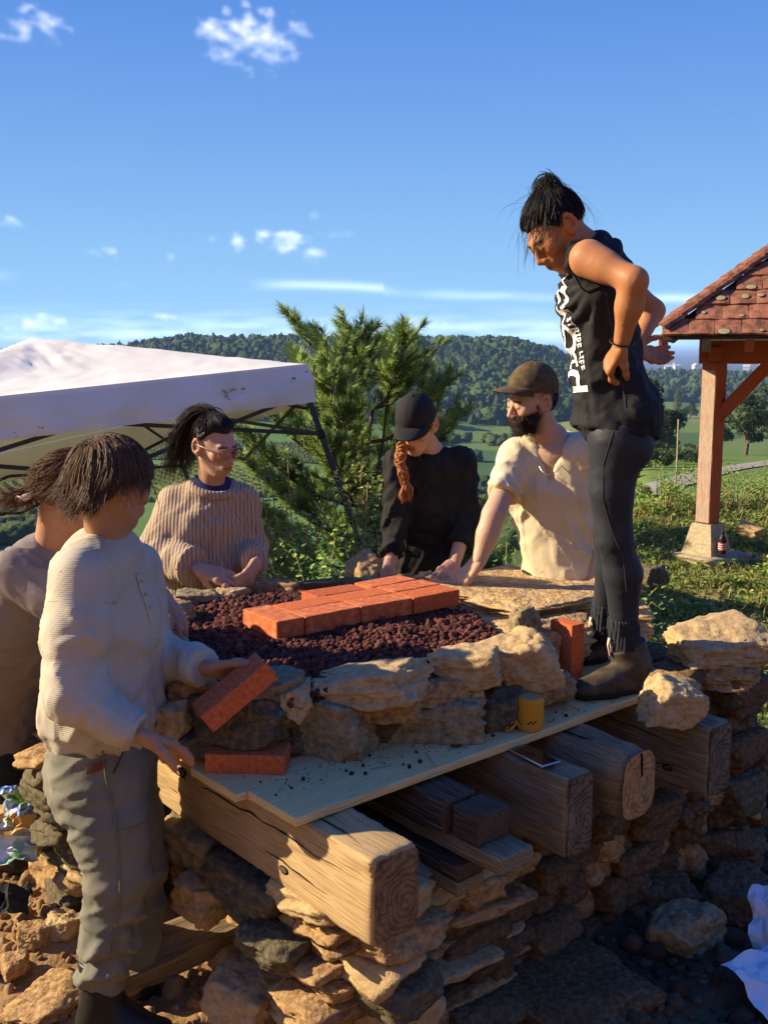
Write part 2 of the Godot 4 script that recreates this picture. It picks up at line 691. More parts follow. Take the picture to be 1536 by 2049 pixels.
# clouds in the air, as a picture laid round the whole sky
func cloud_cover() -> Image:
	var w := 3072
	var h := 1536
	var bytes := PackedByteArray()
	bytes.resize(w * h * 4)
	var n1 := fnl(0.022, 5, 3)
	var n2 := fnl(0.006, 3, 8)
	var r := RandomNumberGenerator.new()
	r.seed = 5
	# azimuth (degrees to the right of straight ahead), elevation, half width, half height, density
	var puffs := [
		[-18.14, 16.04, 1.9, 0.78, 0.95], [-6.91, 15.96, 2.6, 1.3, 0.95], [-4.68, 16.32, 1.1, 0.42, 0.5], [-5.9, 15.3, 1.0, 0.5, 0.5],
		[-5.50, 6.02, 1.35, 0.67, 1.0], [-3.80, 5.43, 0.7, 0.40, 0.6], [-7.83, 5.99, 0.42, 0.50, 0.8], [-9.37, 6.17, 0.27, 0.25, 0.35], [-2.60, 6.46, 1.06, 0.28, 0.25], [-3.78, 7.33, 0.37, 0.25, 0.22],
		[-15.10, 5.26, 0.80, 0.31, 0.5], [-19.48, 6.56, 0.58, 0.28, 0.75], [-11.50, 5.15, 0.21, 0.17, 0.35],
		[-12.04, 2.02, 0.69, 0.14, 0.9], [-14.53, 1.50, 0.53, 0.22, 0.8], [-18.02, 1.76, 1.86, 0.34, 0.9], [-18.53, 1.37, 1.9, 0.32, 0.8], [-16.5, 1.2, 1.5, 0.25, 0.6], [-10.6, 1.4, 0.7, 0.2, 0.5],
		[6.09, 1.30, 0.5, 0.48, 0.8], [7.39, 1.11, 0.3, 0.2, 0.6], [3.63, 1.57, 0.8, 0.14, 0.6], [-3.93, 1.30, 0.35, 0.25, 0.8], [0.33, 1.44, 0.7, 0.22, 0.5], [17.0, 12.2, 0.25, 0.25, 0.15],
	]
	for k in 150:        # and the same kind of clouds in the rest of the sky
		var az := r.randf_range(25.0, 335.0)
		var el := r.randf_range(1.0, 3.0) if k % 3 == 0 else r.randf_range(4.0, 60.0)
		var s := r.randf_range(0.5, 2.6)
		puffs.append([az, el, s * 1.3, s * 0.45 if el > 3.0 else 0.3, r.randf_range(0.4, 1.0)])
	for p in puffs:
		var cx: float = fposmod(p[0], 360.0) / 360.0 * w
		var cy: float = (90.0 - p[1]) / 180.0 * h
		var rx: float = p[2] / 360.0 * w * 1.3 / maxf(0.3, cos(deg_to_rad(p[1])))
		var ry: float = p[3] / 180.0 * h * 1.4
		for y in range(maxi(0, int(cy - ry)), mini(h, int(cy + ry) + 1)):
			for xx in range(int(cx - rx), int(cx + rx) + 1):
				var x := posmod(xx, w)
				var dx := (xx - cx) / rx
				var dy := (y - cy) / ry
				var d := dx * dx + dy * dy
				if d > 1.0: continue
				var edge := 1.0 - d
				var v := n1.get_noise_2d(xx * 4.0, y * 6.5) * 0.95 + n1.get_noise_2d(xx * 1.5 + 300.0, y * 2.0) * 0.5 + 0.30
				var a: float = clampf((edge * 0.85 + v - 0.66) * 0.95, 0.0, 1.0) * p[4]
				if a <= 0.0: continue
				# sunlit tops, greyer bases
				var lum := clampf(0.66 - dy * 0.22 + v * 0.2, 0.3, 0.95)
				var at := (y * w + x) * 4
				var old := bytes[at + 3] / 255.0
				if a < old: continue
				bytes[at] = int(255 * lum)
				bytes[at + 1] = int(255 * lum * 0.96)
				bytes[at + 2] = int(255 * lum * 0.95)
				bytes[at + 3] = int(255 * a * 0.85)
	# a thin veil low over the horizon all round, with long streaks
	for y in range(int(h * (90.0 - 5.2) / 180.0), h / 2):
		var el := 90.0 - (y + 0.5) * 180.0 / h
		for x in w:
			var az := float(x) / w * 360.0
			var d := fposmod(az + 180.0, 360.0) - 180.0
			var streak := exp(-pow((el - (3.35 - 0.035 * d + 0.4 * n2.get_noise_2d(x * 0.6, 40.0))) / 0.22, 2.0)) * clampf(0.32 + n2.get_noise_2d(x * 1.3, y * 6.0) * 1.2, 0.0, 0.55)
			var low := exp(-pow((el - 1.1) / 0.9, 2.0)) * clampf(0.34 + n1.get_noise_2d(x * 1.1, y * 9.0) * 0.6, 0.0, 0.7)
			var a := maxf(streak, low) * 0.75
			var at := (y * w + x) * 4
			if a * 255.0 > bytes[at + 3]:
				bytes[at] = 205
				bytes[at + 1] = 208
				bytes[at + 2] = 214
				bytes[at + 3] = int(255 * a)
	return Image.create_from_data(w, h, false, Image.FORMAT_RGBA8, bytes)


func make_materials() -> void:
	var fine := bump_tex("fine", fnl(0.05, 4, 31))
	var cn := fnl(0.018, 6, 33)
	cn.fractal_gain = 0.7
	var coarse := bump_tex("coarse", cn)
	var pits := bump_tex("pits", fnl(0.035, 3, 35, FastNoiseLite.TYPE_CELLULAR))
	var stones := [
		["stone_tan", [[0.0, lin(0.20, 0.125, 0.055)], [0.36, lin(0.38, 0.26, 0.125)], [0.62, lin(0.48, 0.345, 0.175)], [1.0, lin(0.58, 0.45, 0.26)]]],
		["stone_grey", [[0.0, lin(0.07, 0.06, 0.04)], [0.34, lin(0.19, 0.15, 0.08)], [0.6, lin(0.29, 0.225, 0.12)], [1.0, lin(0.44, 0.36, 0.22)]]],
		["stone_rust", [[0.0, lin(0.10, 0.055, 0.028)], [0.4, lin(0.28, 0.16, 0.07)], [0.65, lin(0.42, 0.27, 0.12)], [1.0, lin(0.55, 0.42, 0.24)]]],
		["stone_shaded", [[0.0, lin(0.035, 0.022, 0.012)], [0.42, lin(0.095, 0.058, 0.028)], [0.65, lin(0.16, 0.10, 0.05)], [1.0, lin(0.26, 0.18, 0.10)]]],  # darker stone with the shade of the front and right walls in its colour
		["stone_dark", [[0.0, lin(0.035, 0.032, 0.022)], [0.42, lin(0.09, 0.075, 0.045)], [0.64, lin(0.15, 0.12, 0.065)], [1.0, lin(0.30, 0.24, 0.14)]]],
	]
	for k in stones.size():
		var sn := fnl(0.013, 6, 40 + k)
		sn.fractal_gain = 0.68
		var t := noise_tex(sn, stones[k][1])
		mat(stones[k][0], Color.WHITE, 0.95, t, Vector3.ONE * (3.6 + 0.5 * k), coarse if k % 2 == 0 else pits, 0.4, true)
	mat("soil", Color.WHITE, 1.0, noise_tex(fnl(0.014, 6, 51), [[0.0, lin(0.13, 0.07, 0.03)], [0.4, lin(0.25, 0.14, 0.06)], [0.7, lin(0.35, 0.21, 0.095)], [1.0, lin(0.45, 0.30, 0.155)]]), Vector3.ONE * 1.9, coarse, 0.8, true)
	mat("core_earth", lin(0.09, 0.06, 0.035), 1.0, null, Vector3.ONE * 4.0, coarse, 1.0, true)
	mat("sandstone", Color.WHITE, 1.0, noise_tex(fnl(0.012, 6, 52), [[0.0, lin(0.26, 0.15, 0.06)], [0.45, lin(0.46, 0.30, 0.135)], [0.75, lin(0.56, 0.40, 0.20)], [1.0, lin(0.64, 0.50, 0.30)]]), Vector3.ONE * 2.4, coarse, 1.0, true)
	mat("lava_floor", lin(0.06, 0.02, 0.015), 1.0, null, Vector3.ONE * 9.0, fine, 0.3)
	mat("lava", Color.WHITE, 0.95, noise_tex(fnl(0.03, 4, 53), [[0.0, lin(0.035, 0.013, 0.010)], [0.5, lin(0.095, 0.030, 0.022)], [1.0, lin(0.17, 0.055, 0.040)]], 256), Vector3.ONE * 9.0, fine, 0.25, true)
	M.lava.vertex_color_use_as_albedo = true
	var brick_noise := noise_tex(fnl(0.02, 5, 54), [[0.0, lin(0.37, 0.078, 0.026)], [0.45, lin(0.48, 0.115, 0.037)], [0.8, lin(0.53, 0.148, 0.052)], [0.97, lin(0.60, 0.25, 0.13)]])
	mat("brick_red", Color.WHITE, 0.9, brick_noise, Vector3.ONE * 5.0, fine, 0.05)
	mat("brick_pale", Color(1.0, 1.0, 1.0), 0.92, noise_tex(fnl(0.013, 6, 55), [[0.0, lin(0.40, 0.085, 0.03)], [0.45, lin(0.50, 0.13, 0.045)], [0.75, lin(0.56, 0.18, 0.08)], [1.0, lin(0.62, 0.32, 0.2)]]), Vector3.ONE * 4.0, fine, 0.06)
	mat("brick_deep", Color(0.93, 0.90, 0.92), 0.9, brick_noise, Vector3.ONE * 3.6, fine, 0.05)
	# wood: noise stretched along the grain, which is each piece's own x axis
	var wood_bump := bump_tex("wood", fnl(0.03, 5, 61))
	var woods := {
		"wood_pale": [[0.0, lin(0.38, 0.265, 0.10)], [0.35, lin(0.58, 0.445, 0.195)], [0.65, lin(0.64, 0.505, 0.24)], [1.0, lin(0.70, 0.57, 0.30)]],
		"wood_grey": [[0.0, lin(0.06, 0.042, 0.024)], [0.35, lin(0.16, 0.115, 0.066)], [0.6, lin(0.24, 0.18, 0.105)], [1.0, lin(0.38, 0.30, 0.195)]],
		"wood_warm": [[0.0, lin(0.20, 0.125, 0.055)], [0.35, lin(0.35, 0.235, 0.11)], [0.65, lin(0.42, 0.295, 0.145)], [1.0, lin(0.50, 0.375, 0.205)]],
		"wood_dark": [[0.0, lin(0.016, 0.012, 0.009)], [0.4, lin(0.055, 0.038, 0.024)], [0.7, lin(0.115, 0.08, 0.05)], [1.0, lin(0.22, 0.175, 0.12)]],
		"wood_orange": [[0.0, lin(0.26, 0.055, 0.018)], [0.4, lin(0.40, 0.085, 0.028)], [0.75, lin(0.46, 0.115, 0.045)], [1.0, lin(0.40, 0.21, 0.13)]],
		"wood_bleached": [[0.0, lin(0.20, 0.13, 0.09)], [0.42, lin(0.36, 0.28, 0.215)], [0.66, lin(0.47, 0.39, 0.32)], [0.73, lin(0.46, 0.15, 0.06)], [1.0, lin(0.48, 0.13, 0.05)]],
	}
	var wk := 0
	for key in woods:
		mat(key, Color.WHITE, 0.85, noise_tex(fnl(0.02, 5, 70 + wk), woods[key]), Vector3(0.55, 15.0, 15.0), wood_bump, 0.12)
		wk += 1
	# end grain: growth rings round a pith, with saw marks and fine checks
	for e in [["wood_sawn_sunlit", Color(0.24, 0.12, 0.042), Color(0.50, 0.29, 0.12)], ["wood_end_grey", Color(0.05, 0.036, 0.024), Color(0.20, 0.15, 0.095)], ["wood_end_warm", Color(0.10, 0.058, 0.026), Color(0.27, 0.165, 0.08)]]:  # the lighter orange one has grazing sunlight put into its colour
		var im := Image.create(256, 256, false, Image.FORMAT_RGB8)
		var wn := fnl(0.012, 4, 79)
		var gn := fnl(0.16, 3, 80)
		for y in 256:
			for x in 256:
				var q := Vector2(x - 96, y - 150)
				var rr := q.length() + wn.get_noise_2d(x, y) * 22.0
				var k := 0.5 + 0.28 * sin(rr * 0.34) + 0.30 * gn.get_noise_2d(x, y) + 0.5 * wn.get_noise_2d(x * 2.0, y * 2.0) + 0.08 * sin(y * 0.9 + wn.get_noise_2d(x, y) * 6.0)
				var chk := exp(-pow(fposmod(q.angle() * 3.0 / PI + wn.get_noise_2d(rr, 3.0), 1.0) * 18.0, 2.0)) * smoothstep(20.0, 60.0, rr)
				im.set_pixel(x, y, ((e[1] as Color).lerp(e[2], clampf(k, 0.0, 1.0)) * (1.0 - 0.6 * chk)).linear_to_srgb())
		var em := mat(e[0], Color.WHITE, 0.92, ImageTexture.create_from_image(im))
		em.uv1_triplanar = false
	mat("crack", lin(0.012, 0.009, 0.007), 1.0)
	mat("roof_tile", Color.WHITE, 0.9, noise_tex(fnl(0.012, 6, 80), [[0.0, lin(0.05, 0.033, 0.022)], [0.34, lin(0.15, 0.068, 0.042)], [0.55, lin(0.30, 0.115, 0.066)], [0.82, lin(0.36, 0.155, 0.095)], [1.0, lin(0.38, 0.32, 0.19)]]), Vector3.ONE * 1.7, fine, 0.3, true)
	mat("lichen", lin(0.30, 0.28, 0.15), 1.0, null, Vector3.ONE * 8.0, fine, 0.2)
	mat("concrete", Color.WHITE, 0.95, noise_tex(fnl(0.02, 5, 81), [[0.0, lin(0.22, 0.17, 0.10)], [0.5, lin(0.40, 0.33, 0.21)], [1.0, lin(0.52, 0.45, 0.32)]]), Vector3.ONE * 2.5, pits, 0.3)
	mat("canvas_white", Color.WHITE, 0.8, noise_tex(fnl(0.006, 4, 82), [[0.0, lin(0.62, 0.60, 0.55)], [0.5, lin(0.73, 0.71, 0.665)], [1.0, lin(0.78, 0.765, 0.73)]]), Vector3.ONE * 0.8, fine, 0.05)
	M.canvas_white.backlight_enabled = true
	M.canvas_white.backlight = Color(0.32, 0.32, 0.32)
	mat("metal_dark", lin(0.045, 0.046, 0.048), 0.5, null, Vector3.ONE * 4.0)
	M.metal_dark.metallic = 0.4
	mat("plastic_black", lin(0.012, 0.012, 0.013), 0.45)
	mat("leaf_mid", Color.WHITE, 0.65)
	M.leaf_mid.vertex_color_use_as_albedo = true
	M.leaf_mid.backlight_enabled = true
	M.leaf_mid.backlight = Color(0.5, 0.5, 0.5)
	mat("needle", Color.WHITE, 0.6)
	M.needle.vertex_color_use_as_albedo = true
	M.needle.backlight_enabled = true
	M.needle.backlight = Color(0.35, 0.35, 0.35)
	mat("bark", Color.WHITE, 0.95, noise_tex(fnl(0.03, 4, 83), [[0.0, lin(0.05, 0.035, 0.022)], [0.6, lin(0.16, 0.11, 0.07)], [1.0, lin(0.27, 0.20, 0.14)]], 256), Vector3(4, 1.5, 4), coarse, 0.6)
	mat("far_crown", Color.WHITE, 0.9, noise_tex(fnl(0.03, 4, 84), [[0.0, lin(0.45, 0.45, 0.45)], [0.5, lin(0.85, 0.85, 0.8)], [1.0, lin(1, 1, 0.9)]], 256), Vector3.ONE * 0.35, null, 0.0, true)
	M.far_crown.vertex_color_use_as_albedo = true
	mat("ground_mix", Color.WHITE, 1.0, noise_tex(fnl(0.016, 6, 85), [[0.0, lin(0.42, 0.40, 0.38)], [0.5, lin(0.8, 0.8, 0.8)], [1.0, lin(1, 1, 1)]]), Vector3.ONE * 0.9, coarse, 1.2, true)
	M.ground_mix.vertex_color_use_as_albedo = true
	mat("pebble", Color.WHITE, 0.95, noise_tex(fnl(0.02, 4, 86), [[0.0, lin(0.5, 0.5, 0.5)], [1.0, lin(1, 1, 1)]], 256), Vector3.ONE * 6.0, coarse, 0.4, true)
	M.pebble.vertex_color_use_as_albedo = true


# ---------------------------------------------------------------- the table: stone walls, beams, planks, kerb of stones, gravel, bricks
func T(a: float, y: float, b: float, t := Transform3D()) -> Transform3D:
	return TABLE * Transform3D(t.basis, Vector3(a, y, b) + t.origin)


var rock_bank := {}
func bank(kind: String, k: int) -> ArrayMesh:
	var key := kind + str(k)
	if not rock_bank.has(key):
		var b: MB
		match kind:
			"slab": b = rock(3, 300 + k, 1.0, 0.06, Vector3.ONE, 5)
			"block": b = rock(3, 400 + k, 0.7, 0.06, Vector3.ONE, 8)
			"fine": b = rock(3, 450 + k, 0.75, 0.075, Vector3.ONE, 9)
			"pebble": b = rock(1, 500 + k, 0.4, 0.05, Vector3.ONE, 8)
		b.smooth(false)
		rock_bank[key] = b.mesh()
	return rock_bank[key]


# a face of rough masonry: courses of stones in front of an earth core; local x runs along the wall, z comes out of it
func masonry(wall: Node3D, t: Transform3D, length: float, height: float, low: float, high: float, shortest: float, longest: float, mats: Array, depth := 0.2, slabby := true) -> void:
	var y := 0.0
	while y < height - 0.02:
		var h := minf(rf(low, high), height - y + 0.02)
		var x := rf(-0.12, 0.0)
		while x < length:
			var l := rf(shortest, longest)
			if rng.randf() < 0.16: l *= 0.55
			var two := h > 0.09 and rng.randf() < 0.3
			for half in (2 if two else 1):
				var hh := h * (0.5 if two else 1.0)
				var kind := "slab" if slabby and hh < 0.11 else ("fine" if hh > 0.1 else "block")
				var m: Material = M[mats[rng.randi() % mats.size()]]
				var dz := rf(-0.05, 0.035)
				var bs := Basis.from_euler(Vector3(rf(-0.08, 0.08) + (PI if rng.randf() < 0.5 else 0.0), rf(-0.12, 0.12) + (PI if rng.randf() < 0.5 else 0.0), rf(-0.07, 0.07))) * Basis.from_scale(Vector3(l * 1.13, hh * 1.16, depth * rf(0.9, 1.25)))
				part("stone", bank(kind, rng.randi() % 9), m, wall, t * Transform3D(bs, Vector3(x + l * 0.5, y + hh * (0.5 + half), dz - depth * 0.5)))
			x += l
		y += h


func hero_stone(parent: Node, called: String, at: Vector3, size: Vector3, seed_: int, m: Material, rx := 0.0, ry := 0.0, rz := 0.0, boxy := 0.75, rough := 0.07) -> MeshInstance3D:
	var b := rock(4, seed_, boxy, rough, size, 8)
	b.smooth(false)
	return part(called, b.mesh(), m, parent, euler(rx, ry, rz, at))


func build_table() -> void:
	# ---- walls
	var wall := thing("stone_pier", "rough rubble masonry under the nearest sawn beams, thin tan layers at its sunlit corner", "stone wall", T(0, 0, 0))
	var core := MB.new()
	core.box(Transform3D(Basis(), Vector3(1.02, 0.255, -0.33)), Vector3(1.64, 0.51, 0.60))
	part("core", flat_mesh(core), M.core_earth, wall)
	# corner layers: the thin flat ones in the sun
	masonry(wall, Transform3D(Basis(), Vector3(0.13, 0.0, 0.06)), 0.42, 0.53, 0.028, 0.062, 0.14, 0.36, ["stone_tan", "stone_tan", "stone_rust"], 0.22)
	masonry(wall, Transform3D(Basis(), Vector3(0.50, 0.0, 0.05)), 1.45, 0.54, 0.04, 0.10, 0.08, 0.26, ["stone_shaded", "stone_shaded", "stone_rust"], 0.2)  # darker stones carry the shade under the beams in their colour
	# the face on the left, seen past the trousers
	masonry(wall, Transform3D(Basis(UP, -PI / 2), Vector3(0.13, 0.0, -0.70)), 0.74, 0.52, 0.05, 0.15, 0.10, 0.26, ["stone_tan", "stone_rust", "stone_dark", "stone_tan"], 0.2, false)
	for s in [[0.10, 0.44, -0.34, 0.30, 0.13, 0.22, "stone_dark"], [0.09, 0.45, -0.60, 0.24, 0.15, 0.2, "stone_grey"], [0.07, 0.35, -0.16, 0.18, 0.10, 0.2, "stone_dark"], [0.05, 0.33, -0.52, 0.16, 0.14, 0.18, "stone_tan"], [0.04, 0.12, -0.30, 0.2, 0.17, 0.2, "stone_tan"]]:
		hero_stone(wall, "stone", Vector3(s[0], s[1], s[2]), Vector3(s[5], s[4], s[3]), 610 + int(s[3] * 100), M[s[6]], 8, 12, 0)
	var lw := thing("stone_pier", "dark rubble masonry on the far side of the gap, behind the standing woman's olive trousers", "stone wall", T(0, 0, 0))
	var core2 := MB.new()
	core2.box(Transform3D(Basis(), Vector3(0.42, 0.30, -1.46)), Vector3(0.9, 0.58, 0.64))
	part("core", flat_mesh(core2), M.core_earth, lw)
	masonry(lw, Transform3D(Basis(UP, -PI / 2), Vector3(-0.08, 0.0, -1.80)), 0.68, 0.60, 0.09, 0.2, 0.14, 0.34, ["stone_grey", "stone_rust", "stone_dark", "stone_tan"], 0.24, false)
	masonry(lw, Transform3D(Basis(), Vector3(-0.08, 0.0, -1.12)), 0.95, 0.60, 0.08, 0.17, 0.14, 0.3, ["stone_rust", "stone_dark"], 0.2, false)
	var rw := thing("stone_pier", "crumbling rubble masonry past the right-hand beam, topped with loose flat stones", "stone wall", T(0, 0, 0))
	var core3 := MB.new()
	core3.box(Transform3D(Basis(), Vector3(1.88, 0.36, -0.16)), Vector3(0.30, 0.72, 0.34))
	core3.box(Transform3D(Basis(), Vector3(1.32, 0.36, -0.95)), Vector3(1.3, 0.70, 0.8))
	part("core", flat_mesh(core3), M.core_earth, rw)
	masonry(rw, Transform3D(Basis(), Vector3(1.66, 0.0, 0.06)), 0.42, 0.76, 0.05, 0.12, 0.08, 0.2, ["stone_shaded", "stone_shaded", "stone_rust"], 0.2, false)  # shade on this pier is put into the darker stone colour
	masonry(rw, Transform3D(Basis(UP, PI / 2), Vector3(2.06, 0.0, 0.03)), 0.5, 0.74, 0.06, 0.13, 0.1, 0.24, ["stone_shaded", "stone_dark"], 0.2, false)

	# ---- beams: local x of the mesh runs along the table's z
	var along := Basis(UP, -PI / 2)
	var beams := [
		[0.113, 0.632, 0.150, 0.222, 0.245, "wood_warm", "squared oak beam nearest the camera, sunlit on its long side", 0.008],
		[0.800, 0.622, 0.118, 0.240, 0.240, "wood_grey", "weathered grey beam with a phone lying on it", 0.014],
		[1.070, 0.634, 0.172, 0.215, 0.242, "wood_grey", "rounded beam, its sawn end coloured bright orange as if sunlit", 0.024],
		[1.455, 0.622, 0.130, 0.235, 0.275, "wood_grey", "weathered beam carrying a single tan boulder", 0.014],
	]
	for k in beams.size():
		var d: Array = beams[k]
		var length := 1.55
		var bt := thing("beam", d[6], "wooden beam", T(d[0], d[1], d[4] - length * 0.5, Transform3D(along, Vector3.ZERO)), "beams under the planks")
		var b := hewn(Vector3(length, d[3], d[2]), 0.012 if k != 2 else 0.05, d[7], 700 + k, 0.022, 0.2, 0.012)
		# long drying cracks on the two near sides
		var cn := fnl(3.0, 2, 720 + k)
		for q in b.v.size():
			var p := b.v[q]
			if absf(p.x) < length * 0.5 - 0.015 or k == 0:
				for cr in [-0.12, 0.22]:
					var line: float = d[3] * (cr + 0.10 * cn.get_noise_2d(p.x * 0.9, cr * 50.0)) + p.x * 0.03
					if p.z > d[2] * 0.4 or p.z < -d[2] * 0.4: b.v[q].z -= signf(p.z) * 0.016 * exp(-pow((p.y - line) / 0.007, 2.0)) * clampf(0.4 + cn.get_noise_2d(p.x, cr * 9.0) * 2.0, 0.0, 1.0)
				if p.y > d[3] * 0.4: b.v[q].y -= 0.012 * exp(-pow((p.z - d[2] * (0.12 + 0.25 * cn.get_noise_1d(p.x))) / 0.006, 2.0))
		b.smooth()
		part("timber", b.mesh(), M[d[5]], bt)
		var cap := MB.new()
		var cx: float = length * 0.5
		var ring := []
		for q in 28:
			var an := TAU * q / 28
			var c := Vector2(cos(an), sin(an))
			var pw := 0.22 if k != 2 else 0.6
			ring.append(Vector3(cx + 0.004 + 0.004 * cn.get_noise_1d(q * 3.0), signf(c.y) * pow(absf(c.y), pw) * (d[3] * 0.5 - 0.006), signf(c.x) * pow(absf(c.x), pw) * (d[2] * 0.5 - 0.006)))
		var mid := cap.add(Vector3(cx + 0.009, 0, 0))
		for p in ring: cap.add(p)
		for q in 28: cap.tri(mid, mid + 1 + q, mid + 1 + (q + 1) % 28)
		cap.smooth()
		for p in cap.v: cap.uv.append(Vector2(p.z / 0.26 + 0.5, 0.5 - p.y / 0.26))
		part("sawn_end", cap.mesh(), [M.wood_end_warm, M.wood_end_grey, M.wood_sawn_sunlit, M.wood_end_grey][k], bt)
		# long open drying cracks in the sides and the top
		for cr in [[0.16, 1.0, -0.70, 0.72], [-0.20, 1.0, -0.2, 0.70], [0.05, -1.0, -0.75, 0.6], [-0.10, -1.0, 0.1, 0.72], [0.2, 0.0, 0.15, 0.70], [-0.15, 0.0, 0.30, 0.60]]:
			var pth := PackedVector3Array()
			var prd := PackedFloat32Array()
			for q in 26:
				var u := q / 25.0
				var x := lerpf(cr[2], cr[3], u)
				var wob: float = (cr[0] + 0.10 * cn.get_noise_2d(x * 1.3, cr[0] * 90.0 + k * 7.0) + 0.02 * cn.get_noise_2d(x * 9.0, cr[0] * 40.0))
				if cr[1] != 0.0: pth.append(Vector3(x, wob * d[3], cr[1] * d[2] * 0.5 - cr[1] * (0.002 if k != 2 else 0.004)))
				else: pth.append(Vector3(x, d[3] * 0.5 - (0.002 if k != 2 else 0.004), wob * d[2]))
				prd.append((0.0032 * sin(PI * clampf(u, 0.03, 0.97)) + 0.0006) * (0.6 + 0.8 * absf(cn.get_noise_1d(x * 5.0 + cr[0] * 30.0))))
			var crk := MB.new()
			crk.tube(pth, prd, 5)
			crk.smooth()
			part("crack", crk.mesh(), M.crack, bt)
		for kt in [[-0.1, 0.2, 0.016], [0.42, -0.25, 0.013], [-0.55, -0.1, 0.011]]:
			var kb := MB.new()
			kb.lathe([Vector2(0.0, 0.0012), Vector2(kt[2] * 0.5, 0.0016), Vector2(kt[2], 0.0004)], Transform3D(Basis(Vector3.RIGHT, PI / 2) * Basis.from_scale(Vector3(1.5, 1, 0.9)), Vector3(kt[0] + 0.07 * k, kt[1] * d[3], d[2] * 0.5 + (0.0005 if k != 2 else -0.001))), 12)
			kb.lathe([Vector2(0.0, 0.0012), Vector2(kt[2] * 0.5, 0.0016), Vector2(kt[2], 0.0004)], Transform3D(Basis(Vector3.RIGHT, -PI / 2) * Basis.from_scale(Vector3(1.5, 1, 0.9)), Vector3(kt[0] * 1.3, -kt[1] * d[3], -d[2] * 0.5 - (0.0005 if k != 2 else -0.001))), 12)
			kb.smooth()
			part("knot", kb.mesh(), M.wood_dark, bt)
		if k == 2:      # the drying split in the sawn end
			var sp := MB.new()
			sp.box(Transform3D(Basis(Vector3.RIGHT, 0.05), Vector3(cx + 0.008, 0.062, -0.004)), Vector3(0.006, 0.07, 0.004))
			part("split", flat_mesh(sp), M.crack, bt)
	var st := thing("beam_stack", "dark notched timber with a pale cut tenon, between the nearest and the grey beams", "wooden beam", T(0.46, 0, 0))
	for s in [[0.0, 0.685, -0.70, 0.128, 0.095, 1.62, "wood_dark", "notched_block"], [0.012, 0.683, 0.172, 0.118, 0.085, 0.10, "wood_dark", "notched_block"], [0.02, 0.614, -0.45, 0.125, 0.048, 1.5, "wood_grey", "tenon"], [-0.012, 0.557, -0.5, 0.11, 0.042, 1.35, "wood_dark", "board"], [-0.015, 0.508, -0.5, 0.105, 0.04, 1.34, "wood_grey", "board"]]:
		var b := hewn(Vector3(s[5], s[4], s[3]), 0.006, 0.006, 740 + int(s[1] * 100), 0.025, 0.2, 0.006)
		b.smooth()
		part(s[7], b.mesh(), M[s[6]], st, Transform3D(along, Vector3(s[0], s[1], s[2])))

	# ---- planks
	var boards := [[0.875, -0.108, 1.75, 0.215, 0.7575, "front pale plank along the table edge, its end over the nearest beam"], [0.86, -0.335, 1.79, 0.232, 0.756, "second pale plank, under the red brick beside the standing woman's hand"]]
	for k in 2:
		var d: Array = boards[k]
		var b := hewn(Vector3(d[2], 0.025, d[3]), 0.003, 0.0025, 760 + k, 0.02, 0.15, 0.003)
		var cn := fnl(2.0, 3, 770 + k)
		b.smooth()
		var pl := tag(part("plank", b.mesh(), M.wood_pale, self, T(d[0], d[4], d[1])), d[5], "plank", "planks round the table")
		pl.set_meta("kind", "")
		pl.remove_meta("kind")
	# ---- the bed that the gravel lies on
	var bed := thing("gravel_bed", "shallow bed of crushed dark red lava stone inside the ring of stones", "gravel bed", T(0, 0, 0))
	var fill := MB.new()
	var outline := [Vector2(0.20, -0.30), Vector2(0.50, -0.235), Vector2(0.84, -0.215), Vector2(1.10, -0.36), Vector2(1.24, -0.6), Vector2(1.2, -0.9), Vector2(0.95, -1.22), Vector2(0.6, -1.43), Vector2(0.28, -1.36), Vector2(0.12, -1.1), Vector2(0.12, -0.6)]
	var poly := PackedVector2Array(outline)
	var hn := fnl(2.2, 3, 780)
	var gx := 36
	for j in gx + 1:
		for k in gx + 1:
			var a := 0.08 + 1.2 * k / gx
			var bb := -1.48 + 1.36 * j / gx
			fill.add(Vector3(a, gravel_top(a, bb, hn) - 0.022, bb))
	for j in gx:
		for k in gx:
			var q := j * (gx + 1) + k
			var c := fill.v[q]
			if Geometry2D.is_point_in_polygon(Vector2(c.x, c.z), poly): fill.quad(q, q + 1, q + gx + 2, q + gx + 1)
	part("gravel_floor", fill.mesh(), M.lava_floor, bed)
	var core4 := MB.new()
	core4.box(Transform3D(Basis(), Vector3(0.68, 0.825, -0.82)), Vector3(0.92, 0.21, 1.0))
	part("fill", flat_mesh(core4), M.core_earth, bed)
	var bits := [[], [], [], []]
	for k in 15000:
		var p := Vector2(rf(0.06, 1.28), rf(-1.5, -0.1))
		if not Geometry2D.is_point_in_polygon(p, poly): continue
		var s := rf(0.008, 0.022) * (1.45 if rng.randf() < 0.10 else 1.0)
		bits[k % 4].append(Transform3D(Basis.from_euler(rv(PI)) * Basis.from_scale(Vector3(s * rf(0.8, 1.5), s * rf(0.7, 1.1), s)), Vector3(p.x, gravel_top(p.x, p.y, hn) - 0.016 + rf(0.0, 0.016), p.y)))
	for k in 4:
		var b := rock(1, 790 + k, 0.2, 0.20, Vector3.ONE, 6)
		b.smooth(false)
		var cols := PackedColorArray()
		for q in bits[k].size():
			var t := rf(0.55, 1.5)
			cols.append(Color(t, t * rf(0.9, 1.15), t * rf(0.85, 1.15)) if rng.randf() > 0.05 else Color(1.9, 2.2, 2.1))
		scatter("lava_gravel", b.mesh(), M.lava, bits[k], bed, cols)

	# ---- ring of stones, laid dry
	var ring := thing("stone_kerb", "dry-laid ring of rough tan and grey stones round the red gravel", "stone kerb")
